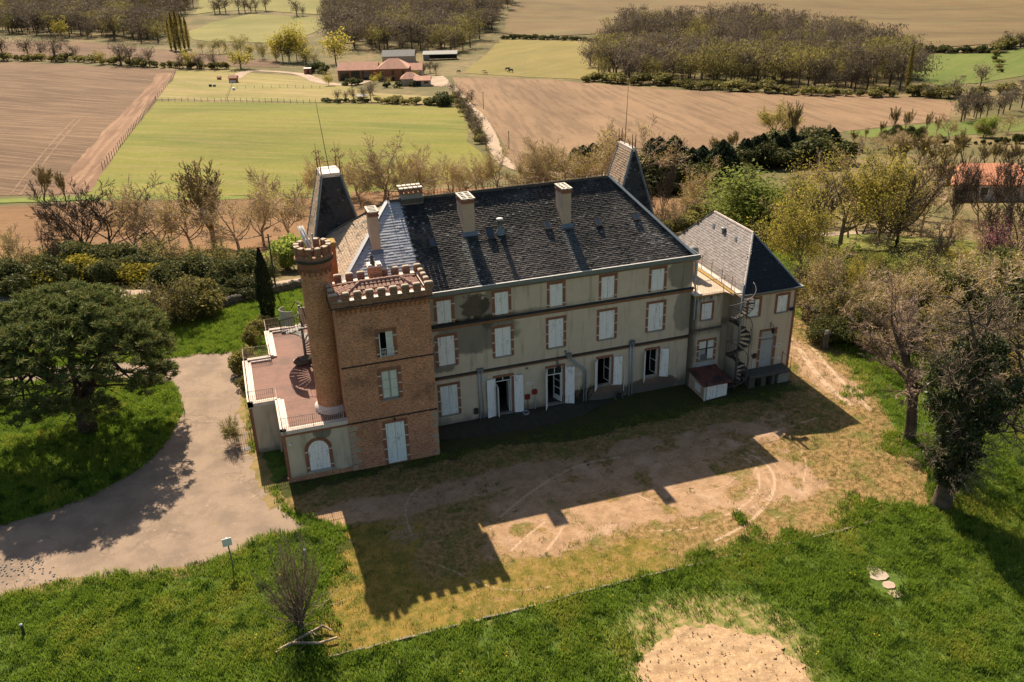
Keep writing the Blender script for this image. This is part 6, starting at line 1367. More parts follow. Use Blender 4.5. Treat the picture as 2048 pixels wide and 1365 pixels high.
# ivy clad tree, right foreground
p1 = at(1882, 1012); Hi = upto(p1, 690); ivy = thing('ivy_tree', p1, 'gnarled tree wrapped in dark ivy at the right lawn edge', 'tree'); G_ = Grow(88); q = random.Random(88); rr = np.random.default_rng(88)
ax_ = [Vector((0, 0, -.2)), Vector((.05, 0, 1.2)), Vector((.1, .1, 3.0)), Vector((.35, .3, 5.0)), Vector((.7, .5, Hi * .78)), Vector((1.2, .8, Hi * .95))]
G_.wood.tube(ax_, [.55, .42, .38, .34, .26, .14], 10, cap=False)
limbs = [([ax_[2] + Vector((0, 0, .6)), (1.5, .2, 4.6), (2.8, .3, 5.0), (4.2, .2, 6.3), (5.0, .3, 8.2)], .26), ([ax_[4], (1.6, 1.2, Hi * .95), (2.2, 1.6, Hi * 1.12)], .13), ([ax_[3], (-.4, .2, 6.6), (-1.0, .6, 8.4)], .14), ([ax_[4], (.2, .4, Hi * 1.0), (-.6, .5, Hi * 1.2)], .12), ([(2.8, .3, 5.0), (3.4, -.4, 4.2), (4.6, -.8, 3.6)], .1), ([(4.2, .2, 6.3), (3.6, .5, 7.6), (3.0, .4, 9.0)], .1)]
twc = [dict(n=7, ratio=.55, ang=55, wob=.3, rr=.5, tap=.3, up=.0, seg=4), dict(n=5, ratio=.55, ang=50, wob=.3, rr=.6), dict(wob=.3)]
for L_, r_ in limbs:
    L_ = [Vector(v) for v in L_]; G_.wood.tube(L_, [r_ * (1 - .7 * i / (len(L_) - 1)) for i in range(len(L_))], 7, cap=False)
    for k in range(20):
        i = q.randrange(1, len(L_)); b0 = L_[i - 1].lerp(L_[i], q.random()); d = Vector((q.gauss(0, 1), q.gauss(0, 1), q.gauss(.3, .8))); G_.limb(b0, d, q.uniform(1.2, 2.6), .045, 0, twc)
for k in range(26):
    z = q.uniform(2.2, 5.0); a = q.uniform(2.2, 6.8); b0 = Vector((.6 * math.cos(a), .6 * math.sin(a), z)); G_.limb(b0, Vector((math.cos(a), math.sin(a), q.uniform(-.5, .3))), q.uniform(1.0, 2.2), .03, 0, twc)
for nm, me in (('trunk', G_.wood.mesh('trunk', BK['dark'], True)), ('branches', G_.tw.mesh('branches', BK['pale']))): o = bpy.data.objects.new(nm, me); COL.objects.link(o); o.parent = ivy
cl = []
for k in range(260):
    z = q.uniform(1.5, Hi * .98); f = np.interp(z, [v.z for v in ax_], range(len(ax_))); i = min(int(f), len(ax_) - 2); c_ = ax_[i].lerp(ax_[i + 1], f - i); a = q.uniform(0, 6.28); rad = np.interp(z, [1.4, 2.5, 4.0, 5.6, 7.2, Hi], [.40, .6, .95, 1.6, 1.5, .7]) * q.uniform(.75, 1.1) * (1 + .32 * math.sin(a * 2 + z * 1.3) + .2 * math.sin(a * 3 - z * 2.1)); cl.append((c_.x + rad * math.cos(a), c_.y + rad * math.sin(a), z))
for k in range(30): f = q.random(); c_ = Vector((.6, .2, 3.9)).lerp(Vector((2.6, .3, 5.0)), f); cl.append((c_.x + q.gauss(0, .2), c_.y + q.gauss(0, .2), c_.z + q.gauss(0, .2)))
cl = np.array(cl); n1 = 25000; i = rr.integers(0, len(cl), n1); dv = rr.normal(size=(n1, 3)); dv /= np.linalg.norm(dv, axis=1, keepdims=True); C = cl[i] + dv * rr.uniform(.1, .42, (n1, 1))
o = bpy.data.objects.new('ivy', leafmesh('ivy', [(quads(C, .085, .7, rr, .1), 0)], [LF['ivy']])); COL.objects.link(o); o.parent = ivy
# bare pinkish tree beside it
bare('hero_bare', 71, 9, .17, [dict(n=6, ratio=1.15, ang=50, **{'from': .6}, up=.08, wob=.03, tap=.7, rr=.6, seg=4), dict(n=8, ratio=.5, ang=50, up=.05, wob=.2, rr=.5, tap=.25, seg=6), dict(n=7, ratio=.55, ang=45, up=.05, wob=.2, rr=.5), dict(n=6, ratio=.6, ang=42, up=.06, rr=.6), dict(wob=.22)], 'pink', trunk0=.30, minr=.009, tbark='dark')
ptree('hero_bare', 'bare_tree', 1818, 878, 565, 'large leafless pinkish tree with fine twigs just left of the ivy tree', wide=1.35)
# bare shrub and fallen branches in the near lawn
p2 = at(602, 1258); g = Grow(5, .009); q = random.Random(5); Hs = upto(p2, 1075)
stc = [dict(n=7, ratio=.4, ang=16, wob=.06, up=.12, rr=.5, tap=.3, seg=5, **{'from': .25}), dict(n=3, ratio=.5, ang=20, wob=.1, up=.12, rr=.7, seg=3), dict(wob=.1)]
g.wood.tube([(0, 0, -.1), (-.02, 0, .9), (-.1, .05, 1.5)], [.16, .12, .06], 8)
for k in range(40): a = q.uniform(0, 6.28); sp = q.uniform(.05, .75); g.limb(Vector((.08 * math.cos(a), .08 * math.sin(a), q.uniform(.2, 1.2))), Vector((sp * math.cos(a), sp * math.sin(a), 1)), Hs * q.uniform(.4, .62), .026, 0, stc)
for k in range(46): a = q.uniform(0, 6.28); g.limb(Vector((.05 * math.cos(a), .05 * math.sin(a), q.uniform(.2, .9))), Vector((math.cos(a), math.sin(a), q.uniform(.1, .9))), q.uniform(.9, 1.9), .012, 1, stc)
shr = thing('bare_shrub', p2, 'upright leafless shrub with many thin stems in the near lawn beside the fallen branches', 'shrub')
for nm, me in (('trunk', g.wood.mesh('trunk', BK['grey'], True)), ('branches', g.tw.mesh('branches', BK['pale']))): o = bpy.data.objects.new(nm, me); COL.objects.link(o); o.parent = shr
for lb, px in (('long pale fallen branch curving below the bare shrub, upper of the two', [(552, 1308, .06), (600, 1282, .12), (648, 1262, .3), (664, 1268, .2)]), ('pale straight fallen branch lying in the grass, lower of the two', [(556, 1304, .1), (585, 1291, .14), (640, 1293, .16), (676, 1283, .22)])):
    P = [at(u, v) + Vector((0, 0, z)) for u, v, z in px]; t = thing('fallen_branch', P[0], lb, 'branch'); b = MB().tube(P, [.05, .08, .07, .05], 6)
    for k in range(8): c_ = P[1].lerp(P[2], rng.random()); b.tube([c_, c_ + Vector((rng.uniform(-.4, .4), rng.uniform(-.4, .4), rng.uniform(0, .4)))], [.015, .004], 3)
    b.build('branch', BK['pale'], t)
# trees behind the lawn and the house
T_ = [('plane', 'bare_tree', 25, 545, 415, 'slender ochre tree at the far left edge behind the pine', 1.1, 1), ('plane', 'bare_tree', 275, 518, 352, 'ochre budding tree just right of the big dark forked tree', 1.3, 2), ('plane', 'bare_tree', 335, 508, 348, 'low wide ochre budding tree in front of the brown field', 1.5, 1), ('plane', 'bare_tree', 478, 500, 350, 'pale budding tree right of the olive twigged tree', 1.4, 0), ('plane', 'bare_tree', 528, 492, 345, 'pale budding tree above the cypress', 1.3, 2),
      ('dark_bare', 'bare_tree', 207, 522, 335, 'big dark leafless tree with forked trunks against the brown field left', 1.35, 0), ('dark_bare', 'bare_tree', 170, 530, 372, 'smaller dark leafless tree leaning left beside the big forked one', 1.0, 1),
      ('plane', 'bare_tree', 385, 500, 350, 'bare tree with ochre buds right of the big dark tree', 1.4, 0), ('fuzzy', 'bare_tree', 430, 494, 312, 'tall tree with dense upright olive twigs behind the budding tree', 1.9, 0), ('plane', 'plane_tree', 585, 482, 318, 'pale barked bare plane tree left of the back pavilion roof', 1.3, 1),
      ('plane', 'plane_tree', 768, 405, 262, 'tall pale plane tree rising behind the ridge chimney', 1.3, 2), ('plane', 'plane_tree', 838, 392, 284, 'budding plane tree right of the ridge chimney', 1.1, 0), ('plane', 'plane_tree', 905, 388, 300, 'low ochre budding tree behind the middle of the roof ridge', 1.3, 1), ('plane', 'plane_tree', 968, 384, 292, 'ochre budding tree beside the bend of the pale lane', 1.2, 2),
      ('plane', 'plane_tree', 1092, 366, 262, 'sandy brown budding tree right of the lane bend', 1.3, 0), ('plane', 'plane_tree', 1160, 372, 285, 'brown budding tree left of the right pavilion roof', 1.2, 1), ('plane', 'plane_tree', 1205, 366, 240, 'thin budding tree just behind the right pavilion roof', 1.0, 2), ('tall_bare', 'bare_tree', 1322, 462, 300, 'thin bare tree right of the dark pavilion roof', .9, 0),
      ('plane', 'plane_tree', 1385, 448, 300, 'sparse pale tree in front of the dark conifers', .9, 1), ('green_tree', 'green_tree', 1497, 478, 305, 'round fresh green leafy tree above the annex roof', 1.75, 0), ('yellow_tree', 'budding_tree', 1602, 560, 330, 'slender tree with yellowish leaves right of the annex ridge', .8, 0),
      ('yellow_tree', 'budding_tree', 1678, 498, 268, 'tallest yellow green tree in the right garden', 1.1, 1), ('yellow_tree', 'budding_tree', 1752, 492, 275, 'yellow green tree beside the multi stemmed bare tree', .95, 0), ('leaning', 'bare_tree', 1790, 496, 300, 'dark bare tree with long limbs leaning right in the right garden', 1.0, 0),
      ('tall_bare', 'bare_tree', 1902, 486, 285, 'straight dark trunked bare tree before the salmon roofed house', 1.0, 1), ('dark_bare', 'bare_tree', 1962, 460, 290, 'spreading brownish bare tree in front of the salmon roofed house', .9, 1), ('dark_bare', 'bare_tree', 2030, 452, 270, 'brownish bare tree at the right picture edge', 1.0, 0), ('fuzzy', 'bare_tree', 1850, 430, 285, 'purplish bare tree left of the salmon roofed house', 1.2, 1),
      ('blossom', 'blossom_tree', 2012, 545, 425, 'small pink blossoming tree near the right edge', 1.1, 0), ('leaning', 'bare_tree', 95, 560, 420, 'slim sapling left of the forked dark tree', .6, 1), ('fuzzy', 'round_tree', 88, 402, 322, 'round yellowish budding tree at the corner of the ploughed field', 1.5, 1), ('fuzzy', 'bare_tree', 133, 405, 338, 'small brown bare tree beside the round yellowish tree', 1.2, 0),
      ('green_bush', 'young_tree', 575, 540, 470, 'light green leafy tree behind the cypress', .9, 0), ('plane', 'bare_tree', 635, 410, 305, 'small yellowish tree behind the left pavilion roof', .9, 2), ('yellow_tree', 'poplar_tree', 1545, 288, 188, 'bright yellow green poplar on the near edge of the right ploughed field', 1.3, 0), ('fuzzy', 'bare_tree', 1582, 292, 195, 'orange brown bare tree beside the bright poplar', .8, 0),
      ('olive_bush', 'sapling', 468, 888, 826, 'small open conifer sapling beside the terrace wing', .55, 0), ('yellow_tree', 'young_tree', 1690, 610, 500, 'small round crowned green tree on the garden slope right of the annex', .7, 1)]
for kd, nm, u, v, vt, lb, wd_, var in T_: ptree(kd, nm, u, v, vt, lb, 'tree', None, wd_, var)
def nth(i): return '%d%s' % (i, 'th' if 10 <= i % 100 <= 20 else {1: 'st', 2: 'nd', 3: 'rd'}.get(i % 10, 'th'))
def many(kd, nm, lst, lb0, cat, grp, wide=1.0, hv=(.85, 1.15)):
    lst = sorted(lst)
    for i, (u, v, hpx) in enumerate(lst):
        lb = lb0 if len(lst) == 1 else '%s, %s' % (lb0, 'leftmost' if i == 0 else ('rightmost' if i == len(lst) - 1 else nth(i + 1) + ' from left')); p = at(u, v); H = upto(p, v - hpx) * VQ.uniform(*hv); plant(kd, nm, p, H, lb, cat, grp, wide * VQ.uniform(.85, 1.15))
J = lambda a, s: a + VQ.uniform(-s, s)
def along(px, n, h, ju=6, jv=4, jh=.2):
    P = [Vector(p) for p in px]; out = []
    for i in range(n):
        f = (i + .5) / n * (len(P) - 1); k = min(int(f), len(P) - 2); c_ = P[k].lerp(P[k + 1], f - k); out.append((J(c_.x, ju), J(c_.y, jv), h * VQ.uniform(1 - jh, 1 + jh)))
    return out
many('ever_bush', 'evergreen_tree', along([(1290, 376), (1380, 384), (1460, 376)], 8, 62, 10, 4) + along([(1490, 336), (1680, 322)], 9, 50, 8, 4), 'rounded dark evergreen between the conifers behind the house', 'tree', 'evergreens among the conifers', 1.5)
many('conifer', 'conifer', along([(1290, 372), (1380, 380), (1450, 374)], 14, 80, 8, 5) + along([(1140, 335), (1240, 335)], 6, 50, 8, 4), 'dark evergreen conifer in the clump behind the pavilion roof', 'tree', 'dark conifers behind the house', 1.25)
many('conifer', 'conifer', along([(1480, 335), (1670, 322)], 20, 62, 4, 4, .15), 'dark conifer in the tall clipped row below the right ploughed field', 'tree', 'row of dark conifers', 1.0)
many('ever_bush', 'conifer', along([(1760, 284), (1845, 280)], 8, 26, 3, 3, .3) + along([(1860, 292), (2048, 288)], 14, 15, 6, 3, .4), 'small dark evergreen in the garden hedge near the right lawn strip', 'tree', 'small conifers on the right', .7)
many('ever_bush', 'shrub', along([(0, 600), (150, 560), (300, 560), (420, 590), (520, 580)], 18, 62, 10, 12) + along([(380, 640), (420, 610), (520, 592)], 6, 45), 'dark evergreen shrub in the hedge behind the left lawn', 'shrub', 'evergreen hedge shrubs', 1.1)
many('yellow_bush', 'shrub', along([(60, 585), (190, 560), (320, 570)], 8, 42), 'yellow flowering shrub in the hedge below the dark bare trees', 'shrub', 'yellow hedge shrubs', 1.1)
many('olive_bush', 'shrub', along([(-20, 560), (140, 540), (330, 545), (480, 560), (600, 540)], 15, 60, 12, 12), 'grey twiggy shrub at the back of the left hedge', 'shrub', 'twiggy hedge shrubs', 1.1)
ptree('olive_bush', 'shrub', 345, 655, 545, 'tall grey green bush at the lawn corner right of the pine', 'shrub', None, .9, 0); ptree('bare_bush', 'shrub', 310, 650, 560, 'brown twiggy bush between the pine and the grey green bush', 'shrub', None, 1.0, 0); ptree('olive_mass', 'shrub', 390, 630, 560, 'olive green bush at the edge of the bright back lawn', 'shrub', None, 1.0, 0)
many('plane', 'budding_tree', along([(1560, 480), (1700, 470), (1840, 480)], 8, 150, 22, 20, .25) + along([(1880, 510), (2040, 520)], 4, 100, 20, 15), 'golden budding tree in the open garden wood right of the annex', 'tree', 'budding garden trees', 1.2)
many('plane', 'thicket_tree', along([(1660, 640), (1800, 650), (2030, 660)], 8, 150, 22, 26, .2) + along([(1700, 700), (1990, 790)], 2, 150, 18, 18, .2), 'pale barked open branched tree in the thicket right of the annex', 'tree', 'open thicket trees', 1.25)
many('yellow_tree', 'young_tree', [(1640, 540, 90), (1560, 520, 70), (1900, 560, 90), (2000, 600, 110), (1740, 590, 80)], 'yellow green young tree in the garden thicket', 'tree', 'young garden trees', 1.0)
many('bare_bush', 'bare_shrub', along([(1640, 640), (1760, 640), (1900, 650), (2060, 680)], 13, 88, 26, 26) + along([(1640, 600), (1790, 640)], 6, 80, 18, 18) + along([(1900, 740), (2060, 740)], 4, 85, 15, 15), 'brown leafless shrub in the tangled thicket right of the annex', 'shrub', 'thicket of bare shrubs', 1.2)
many('olive_bush', 'shrub', along([(1640, 590), (1750, 600), (1900, 600), (2050, 620)], 16, 85, 24, 24) + along([(1680, 660), (2020, 720)], 8, 80, 24, 20), 'olive leaved shrub among the bare thicket right of the annex', 'shrub', 'leafy shrubs in the thicket', 1.1)
many('ever_bush', 'shrub', along([(1860, 660), (1960, 650), (2040, 610)], 8, 90, 14, 18) + along([(1640, 670), (1700, 690)], 3, 45, 10, 10), 'dark evergreen shrub in the right thicket', 'shrub', 'evergreen shrubs in the right thicket', 1.1)
many('green_bush', 'shrub', [(1655, 548, 30), (1700, 520, 28), (1755, 535, 30), (1625, 500, 26), (1830, 530, 22), (1735, 660, 48), (1590, 480, 30), (1700, 600, 36), (1800, 560, 30), (1880, 600, 36), (1960, 570, 30), (1650, 640, 40), (1720, 560, 40), (1940, 700, 44), (2020, 760, 44), (1780, 640, 40), (1690, 580, 36)], 'fresh green low shrub on the garden slope right of the annex', 'shrub', 'green garden shrubs', 1.0)
many('yellow_bush', 'shrub', [(2030, 640, 60), (2045, 720, 60), (1615, 610, 50), (1640, 600, 40), (1690, 640, 40), (1975, 740, 50)], 'yellow green shrub in the right garden', 'shrub', 'yellow shrubs on the right', 1.0)
many('olive_mass', 'shrub', [(505, 690, 34), (515, 668, 30), (492, 742, 40), (490, 778, 30), (530, 652, 22)], 'loose shrub against the left wall of the terrace wing', 'shrub', 'shrubs by the terrace wing', .8)
many('plane', 'budding_tree', along([(640, 400), (760, 400), (870, 392), (1000, 392)], 13, 100, 16, 10, .35) + along([(1040, 385), (1130, 380), (1280, 388)], 12, 104, 14, 10, .35), 'ochre budding tree in the belt behind the house', 'tree', 'budding trees behind the house', 1.25)
many('olive_mass', 'shrub', along([(1330, 470), (1420, 455), (1470, 470)], 6, 45, 10, 8), 'olive shrub behind the annex roof', 'shrub', 'shrubs behind the annex', 1.1)
many('dark_bare', 'bare_tree', [(1985, 520, 170), (2045, 540, 170), (1830, 440, 140), (1720, 470, 150), (1640, 500, 150), (1860, 560, 130)], 'brownish bare tree in the right garden tangle', 'tree', 'bare trees in the right garden', .9)
many('bare_bush', 'bare_shrub', along([(1300, 475), (1420, 440)], 5, 60, 12, 10), 'brown bare shrub left of the green leafy tree', 'shrub', 'bare shrubs behind the annex', 1.0)
# far trees: hedgerows, lane trees, poplars, farm garden
HL = 'bare tree in the hedgerow above the left ploughed field'
many('hedge_tree', 'hedgerow_tree', [(8, 121, 50), (58, 120, 55), (84, 118, 48), (112, 123, 56), (150, 122, 40), (243, 131, 48), (262, 132, 44), (300, 132, 38), (285, 133, 30), (360, 138, 30), (400, 139, 32), (430, 138, 36)], HL, 'tree', 'hedgerow trees left', 1.2)
many('far_bush', 'hedgerow_shrub', along([(0, 122), (150, 124), (300, 134), (460, 140)], 34, 15, 5, 1), 'low shrub in the hedge along the left ploughed field', 'shrub', 'hedgerow shrubs left', 1.3)
ptree('far_yg', 'green_tree', 203, 130, 98, 'small green tree standing in the left hedgerow', 'tree', None, 1.2); ptree('far_yg', 'yellow_tree', 380, 137, 94, 'yellow budding tree in the left hedgerow', 'tree', None, 1.1); ptree('far_yg', 'willow', 482, 138, 92, 'bright yellow green willow beside the farm drive', 'tree', None, 1.9)
many('poplar', 'poplar', [(343, 100, 72), (352, 102, 78), (361, 102, 74), (370, 100, 70), (378, 98, 60)], 'slim tan poplar in the close row left of the far hill pasture', 'tree', 'tan poplars', 1.0)
ptree('far_yg', 'yellow_tree', 124, 80, 30, 'tall bright yellow tree in front of the left wood', 'tree', None, 1.1)
many('far_yg', 'yellow_poplar', [(552, 122, 66), (566, 124, 72), (580, 124, 74), (594, 122, 70), (607, 120, 60)], 'yellow green poplar in the stand left of the farmhouse', 'tree', 'yellow green poplars', .85); ptree('far_yg', 'green_tree', 672, 128, 54, 'tall yellow green tree just behind the farmhouse', 'tree', None, 1.2); ptree('far_yg', 'yellow_tree', 612, 128, 90, 'round yellow tree left of the farmhouse', 'tree', None, 1.5)
many('woodg', 'bare_tree', along([(400, 104), (470, 112), (530, 118), (640, 132)], 14, 32, 10, 4), 'brown bare tree between the hill pasture and the farm drive', 'tree', 'bare trees above the farm', 1.1)
many('hedge_tree', 'lane_tree', [(905, 190, 32), (918, 206, 34), (926, 222, 36), (938, 238, 40), (940, 252, 42), (952, 268, 44), (960, 282, 42), (944, 208, 34), (972, 298, 36), (948, 262, 40)], 'grey bare tree in the hedge along the pale lane', 'tree', 'lane hedge trees', 1.1)
many('far_bush', 'lane_shrub', along([(905, 192), (940, 245), (965, 290)], 12, 18, 5, 3), 'low shrub in the hedge along the pale lane', 'shrub', 'lane hedge shrubs', 1.2)
many('far_ever', 'shrub', along([(640, 205), (740, 206)], 8, 9, 3, 1) + along([(872, 210), (895, 213)], 4, 22, 4, 2), 'dark bush on the far edge of the meadow', 'shrub', 'meadow edge bushes', 1.3)
many('far_bush', 'shrub', along([(755, 206), (860, 210)], 11, 14, 4, 2), 'brown scrub bush on the meadow edge below the farm', 'shrub', 'scrub below the farm', 1.3)
many('hedge_tree', 'bare_tree', [(676, 206, 30), (692, 204, 24), (708, 204, 34), (728, 204, 30), (742, 204, 36), (745, 190, 28)], 'small bare tree in the farm garden hedge', 'tree', 'farm garden hedge trees', .9)
many('far_yg', 'garden_tree', [(748, 168, 16), (758, 164, 20), (658, 172, 26), (778, 170, 14), (832, 160, 20)], 'yellow budding small tree in the farm garden', 'tree', 'farm garden trees', 1.1); many('far_ever', 'garden_shrub', [(702, 172, 16), (716, 170, 14), (690, 172, 10), (775, 176, 10), (800, 176, 12), (826, 174, 14), (838, 150, 20), (640, 142, 26), (628, 146, 22), (652, 148, 18)], 'dark round shrub in the farm garden', 'shrub', 'farm garden shrubs', 1.2)
many('hedge_tree', 'garden_tree', [(770, 172, 24), (860, 146, 28), (872, 150, 26), (848, 148, 26)], 'reddish bare tree in the farm garden', 'tree', 'bare farm garden trees', 1.1)
many('hedge_tree', 'hill_tree', [(430, 28, 30), (440, 27, 32), (452, 27, 34), (478, 26, 34), (490, 25, 32), (502, 25, 30), (512, 24, 28), (532, 22, 28), (594, 32, 34), (606, 33, 22)], 'bare tree on the hedge line crossing the far hill pasture', 'tree', 'hill hedge trees', 1.2)
many('far_ever', 'hedge_shrub', along([(1005, 78), (1090, 80), (1195, 83)], 22, 9, 2, 1), 'dark clipped shrub in the hedge above the pasture', 'shrub', 'pasture hedge', 1.3); many('far_ever', 'hedge_shrub', along([(1822, 106), (1985, 106)], 20, 14, 2, 1), 'dark shrub in the hedge above the green field', 'shrub', 'green field hedge', 1.3)
many('far_bush', 'hedge_shrub', along([(1990, 104), (2048, 88)], 8, 20, 3, 2) + along([(1985, 110), (2005, 150)], 5, 12, 3, 2), 'pale shrub at the corner of the green field', 'shrub', 'shrubs by the green field', 1.3); many('hedge_tree', 'bare_tree', [(2015, 98, 36), (2040, 96, 34), (1990, 100, 28)], 'bare tree at the upper corner of the green field', 'tree', 'trees by the green field', 1.2)
many('hedge_tree', 'field_tree', [(1180, 134, 44), (1960, 176, 46), (1882, 192, 32), (1905, 190, 36), (1850, 196, 30)], 'lone spreading bare tree on the edge of the right wood', 'tree', 'lone bare trees', 1.3); ptree('poplar', 'poplar', 1812, 186, 88, 'single tall tan poplar at the right end of the wood', 'tree', None, .7)
many('far_bush', 'shrub', along([(1160, 164), (1300, 170), (1450, 182), (1600, 190), (1800, 196)], 34, 20, 6, 2), 'shrub along the foot of the right wood', 'shrub', 'shrubs below the right wood', 1.4); many('far_bush', 'shrub', along([(1820, 190), (1900, 200), (2040, 190)], 10, 24, 8, 5), 'shrub right of the tall tan poplar', 'shrub', 'shrubs by the poplar', 1.3)
many('hedge_tree', 'bare_tree', along([(1910, 240), (1960, 235), (2048, 220)], 11, 52, 8, 5), 'thin bare tree in the row beside the right lawn strip', 'tree', 'trees by the lawn strip', 1.0); many('fuzzy', 'bare_tree', [(1785, 268, 62), (1806, 270, 55), (1850, 272, 60), (1872, 272, 45), (1762, 276, 40), (1730, 285, 30), (1600, 296, 45), (1620, 296, 40), (1472, 300, 40), (1660, 290, 32)], 'brown bare tree on the lower edge of the right ploughed field', 'tree', 'trees below the right field', .9)
ptree('green_tree', 'green_tree', 1966, 276, 220, 'bright yellow green leafy tree beside the right lawn strip', 'tree', None, 1.0, 1)
many('fuzzy', 'bare_tree', along([(1770, 336), (1880, 330), (2050, 334)], 13, 58, 10, 8, .25), 'purplish bare tree in the belt behind the salmon roofed house', 'tree', 'bare belt behind the salmon house', 1.5)
many('plane', 'budding_tree', along([(1720, 300), (1830, 300), (2040, 260)], 8, 46, 12, 8, .25), 'golden budding tree between the lawn strip and the salmon house', 'tree', 'golden trees by the lawn strip', 1.4)
many('fuzzy', 'bare_tree', along([(1400, 318), (1560, 305), (1720, 292)], 8, 42, 10, 4, .3), 'fine brown bare tree behind the dark conifer row', 'tree', 'bare trees behind the conifers', 1.5)
# the three woods
wq = np.random.default_rng(12)
woods = {'left': ([(-300, -30), (360, -30), (392, 10), (345, 62), (318, 88), (250, 84), (140, 74), (0, 70), (-300, 66)], 'bare brown tree of the dense wood left of the hill pasture'),
         'middle': ([(648, 42), (700, -20), (1046, -30), (1012, 30), (985, 66), (930, 104), (905, 112), (860, 104), (760, 104), (700, 104), (670, 98)], 'bare brown tree of the dense wood above the farmhouse'),
         'right': ([(1192, 128), (1232, 82), (1262, 72), (1420, 62), (1520, 66), (1600, 82), (1700, 100), (1815, 128), (1822, 180), (1700, 186), (1500, 178), (1380, 174), (1200, 160)], 'bare brown tree of the dense wood between the pasture and the green field')}
rest = []; rk = []
for nm, (pp, lb) in woods.items():
    poly = pxpoly(pp); xs, ys = [p[0] for p in poly], [p[1] for p in poly]; sp = {'left': 9.5, 'middle': 9.5, 'right': 7.5}[nm]; pts = []
    for gy_ in np.arange(min(ys), max(ys), sp):
        for gx_ in np.arange(min(xs), max(xs), sp):
            p = (gx_ + wq.uniform(-.45, .45) * sp, gy_ + wq.uniform(-.45, .45) * sp)
            if inpoly(p, poly):
                z = float(hgt(*p)); uv = proj((p[0], p[1], z + 8))
                if -60 < uv[0] < 2110 and uv[1] > -40: pts.append((p[0], p[1], z))
    pts.sort(key=lambda p: (Vector(p) - Vector(CAM)).length)
    for i, p in enumerate(pts):
        g_ = wq.random() < (.34 if nm != 'middle' else .26) * (1.4 if i < 60 else .8); H = wq.uniform(8.5, 17.5) * (.92 if nm == 'right' else 1.05)
        if i < 98: plant('woodg' if g_ else 'wood', 'wood_tree', Vector(p), H, lb, 'tree', 'trees of the %s wood' % nm, 1.35)
        else: rest.append((*p, H)); rk.append(4 + wq.integers(0, 3) if g_ else wq.integers(0, 4))
wcol = bpy.data.collections.new('wood_trees')
for kd in ('wood', 'woodg'):
    for i, (parts, h0) in enumerate(KIND[kd]):
        m = MB(); off = 0; o = bpy.data.objects.new('%s_%d' % ('a' if kd == 'wood' else 'b', i), None)
        me = bpy.data.meshes.new('wood_tree'); vs, fs, mi = [], [], []
        for k, (_, pm) in enumerate(parts):
            vs += [tuple(v.co) for v in pm.vertices]; fs += [tuple(j + off for j in p.vertices) for p in pm.polygons]; mi += [k] * len(pm.polygons); off += len(pm.vertices); me.materials.append(pm.materials[0])
        me.from_pydata(vs, [], fs); me.polygons.foreach_set('material_index', mi); o = bpy.data.objects.new('%s_%d' % ('a' if kd == 'wood' else 'b', i), me); wcol.objects.link(o)
rest = np.array(rest); w_ = scatter('woods', rest[:, :3], rest[:, 3] / 14.5, wcol, 8, 'deep interior of the bare brown woods on the far slopes', np.array(rk)); w_['category'] = 'wood'
print('woods rest', len(rest))
# ------------------------------------------------------------------ farm, poles, fences, animals
RZ = R(YAW); MT['tile_salmon'] = tilemat('salmon_tile', (.60, .27, .15), (.5, .22, .12), (.42, .2, .12), -.1, (.6, .36, .24), .9)
def loc_build(m, name, mats, t, smooth=False): o = m.build(name, mats, None, smooth); o.parent = t; return o
def place(name, u, v, label, cat, rz=RZ, group=None): t = thing(name, at(u, v), label, cat, group); t.rotation_euler = (0, 0, rz); return t
def gable(t, x0, x1, y0, y1, ze, zr, roofmat, wallmat='stucco_plain', hip=0.0, eave=.35):
    w_ = MB().box(x0, x1, y0, y1, -.8, ze)
    ym = (y0 + y1) / 2
    if not hip:
        for x in (x0, x1): w_.add([(x, y0, ze), (x, y1, ze), (x, ym, zr)], [(0, 1, 2), (2, 1, 0)])
    loc_build(w_, 'wall', MT[wallmat], t)
    k = (zr - ze) / (ym - y0); a, b = x0 - eave, x1 + eave; zl = ze - k * eave; th = .12
    P = [(a, y0 - eave, zl), (b, y0 - eave, zl), (b - hip, ym, zr), (a + hip, ym, zr), (b, y1 + eave, zl), (a, y1 + eave, zl)]
    V_ = [(x, y, z + th) for x, y, z in P] + P
    r = loc_build(MB().add(V_, [(0, 1, 2, 3), (1, 4, 2), (4, 5, 3, 2), (5, 0, 3), (6, 9, 8, 7), (7, 8, 10), (10, 8, 9, 11), (11, 9, 6), (0, 6, 7, 1), (1, 7, 10, 4), (4, 10, 11, 5), (5, 11, 6, 0)]), 'roof', MT[roofmat], t)
    n = int((b - a) / .45); sl = math.hypot(ym - y0 + eave, zr - zl); m = MB()          # tile rolls down the near slope
    for i in range(n):
        x = a + (b - a) * (i + .5) / n; f = 1.0 if not hip else max(0, min(1, (x - a) / hip, (b - x) / hip)); e0, e1 = Vector((x, y0 - eave, zl + th)), Vector((x, y0 - eave + (ym - y0 + eave) * f, zl + th + (zr - zl) * f)); m.tube([e0, e1], .09, 5, cap=False)
    loc_build(m, 'roof_tiles', MT[roofmat], r)['kind'] = 'stuff'
    return r
def win(t, x0, x1, z0, z1, y, mat='glass', fr='brick_orange'):
    f = loc_build(MB().box(x0 - .12, x1 + .12, y - .03, y + .05, z0 - .1, z0).box(x0 - .12, x1 + .12, y - .03, y + .05, z1, z1 + .12).box(x0 - .12, x0, y - .03, y + .05, z0, z1).box(x1, x1 + .12, y - .03, y + .05, z0, z1), 'window', MT[fr], t)
    o = MB().box(x0, x1, y - .012, y + .02, z0, z1).build('pane', MT[mat]); o.parent = f
fh = place('farmhouse', 755, 160, 'long red brick farmhouse with clay tile roofs and glazed arcade in the valley', 'house')
px = .208
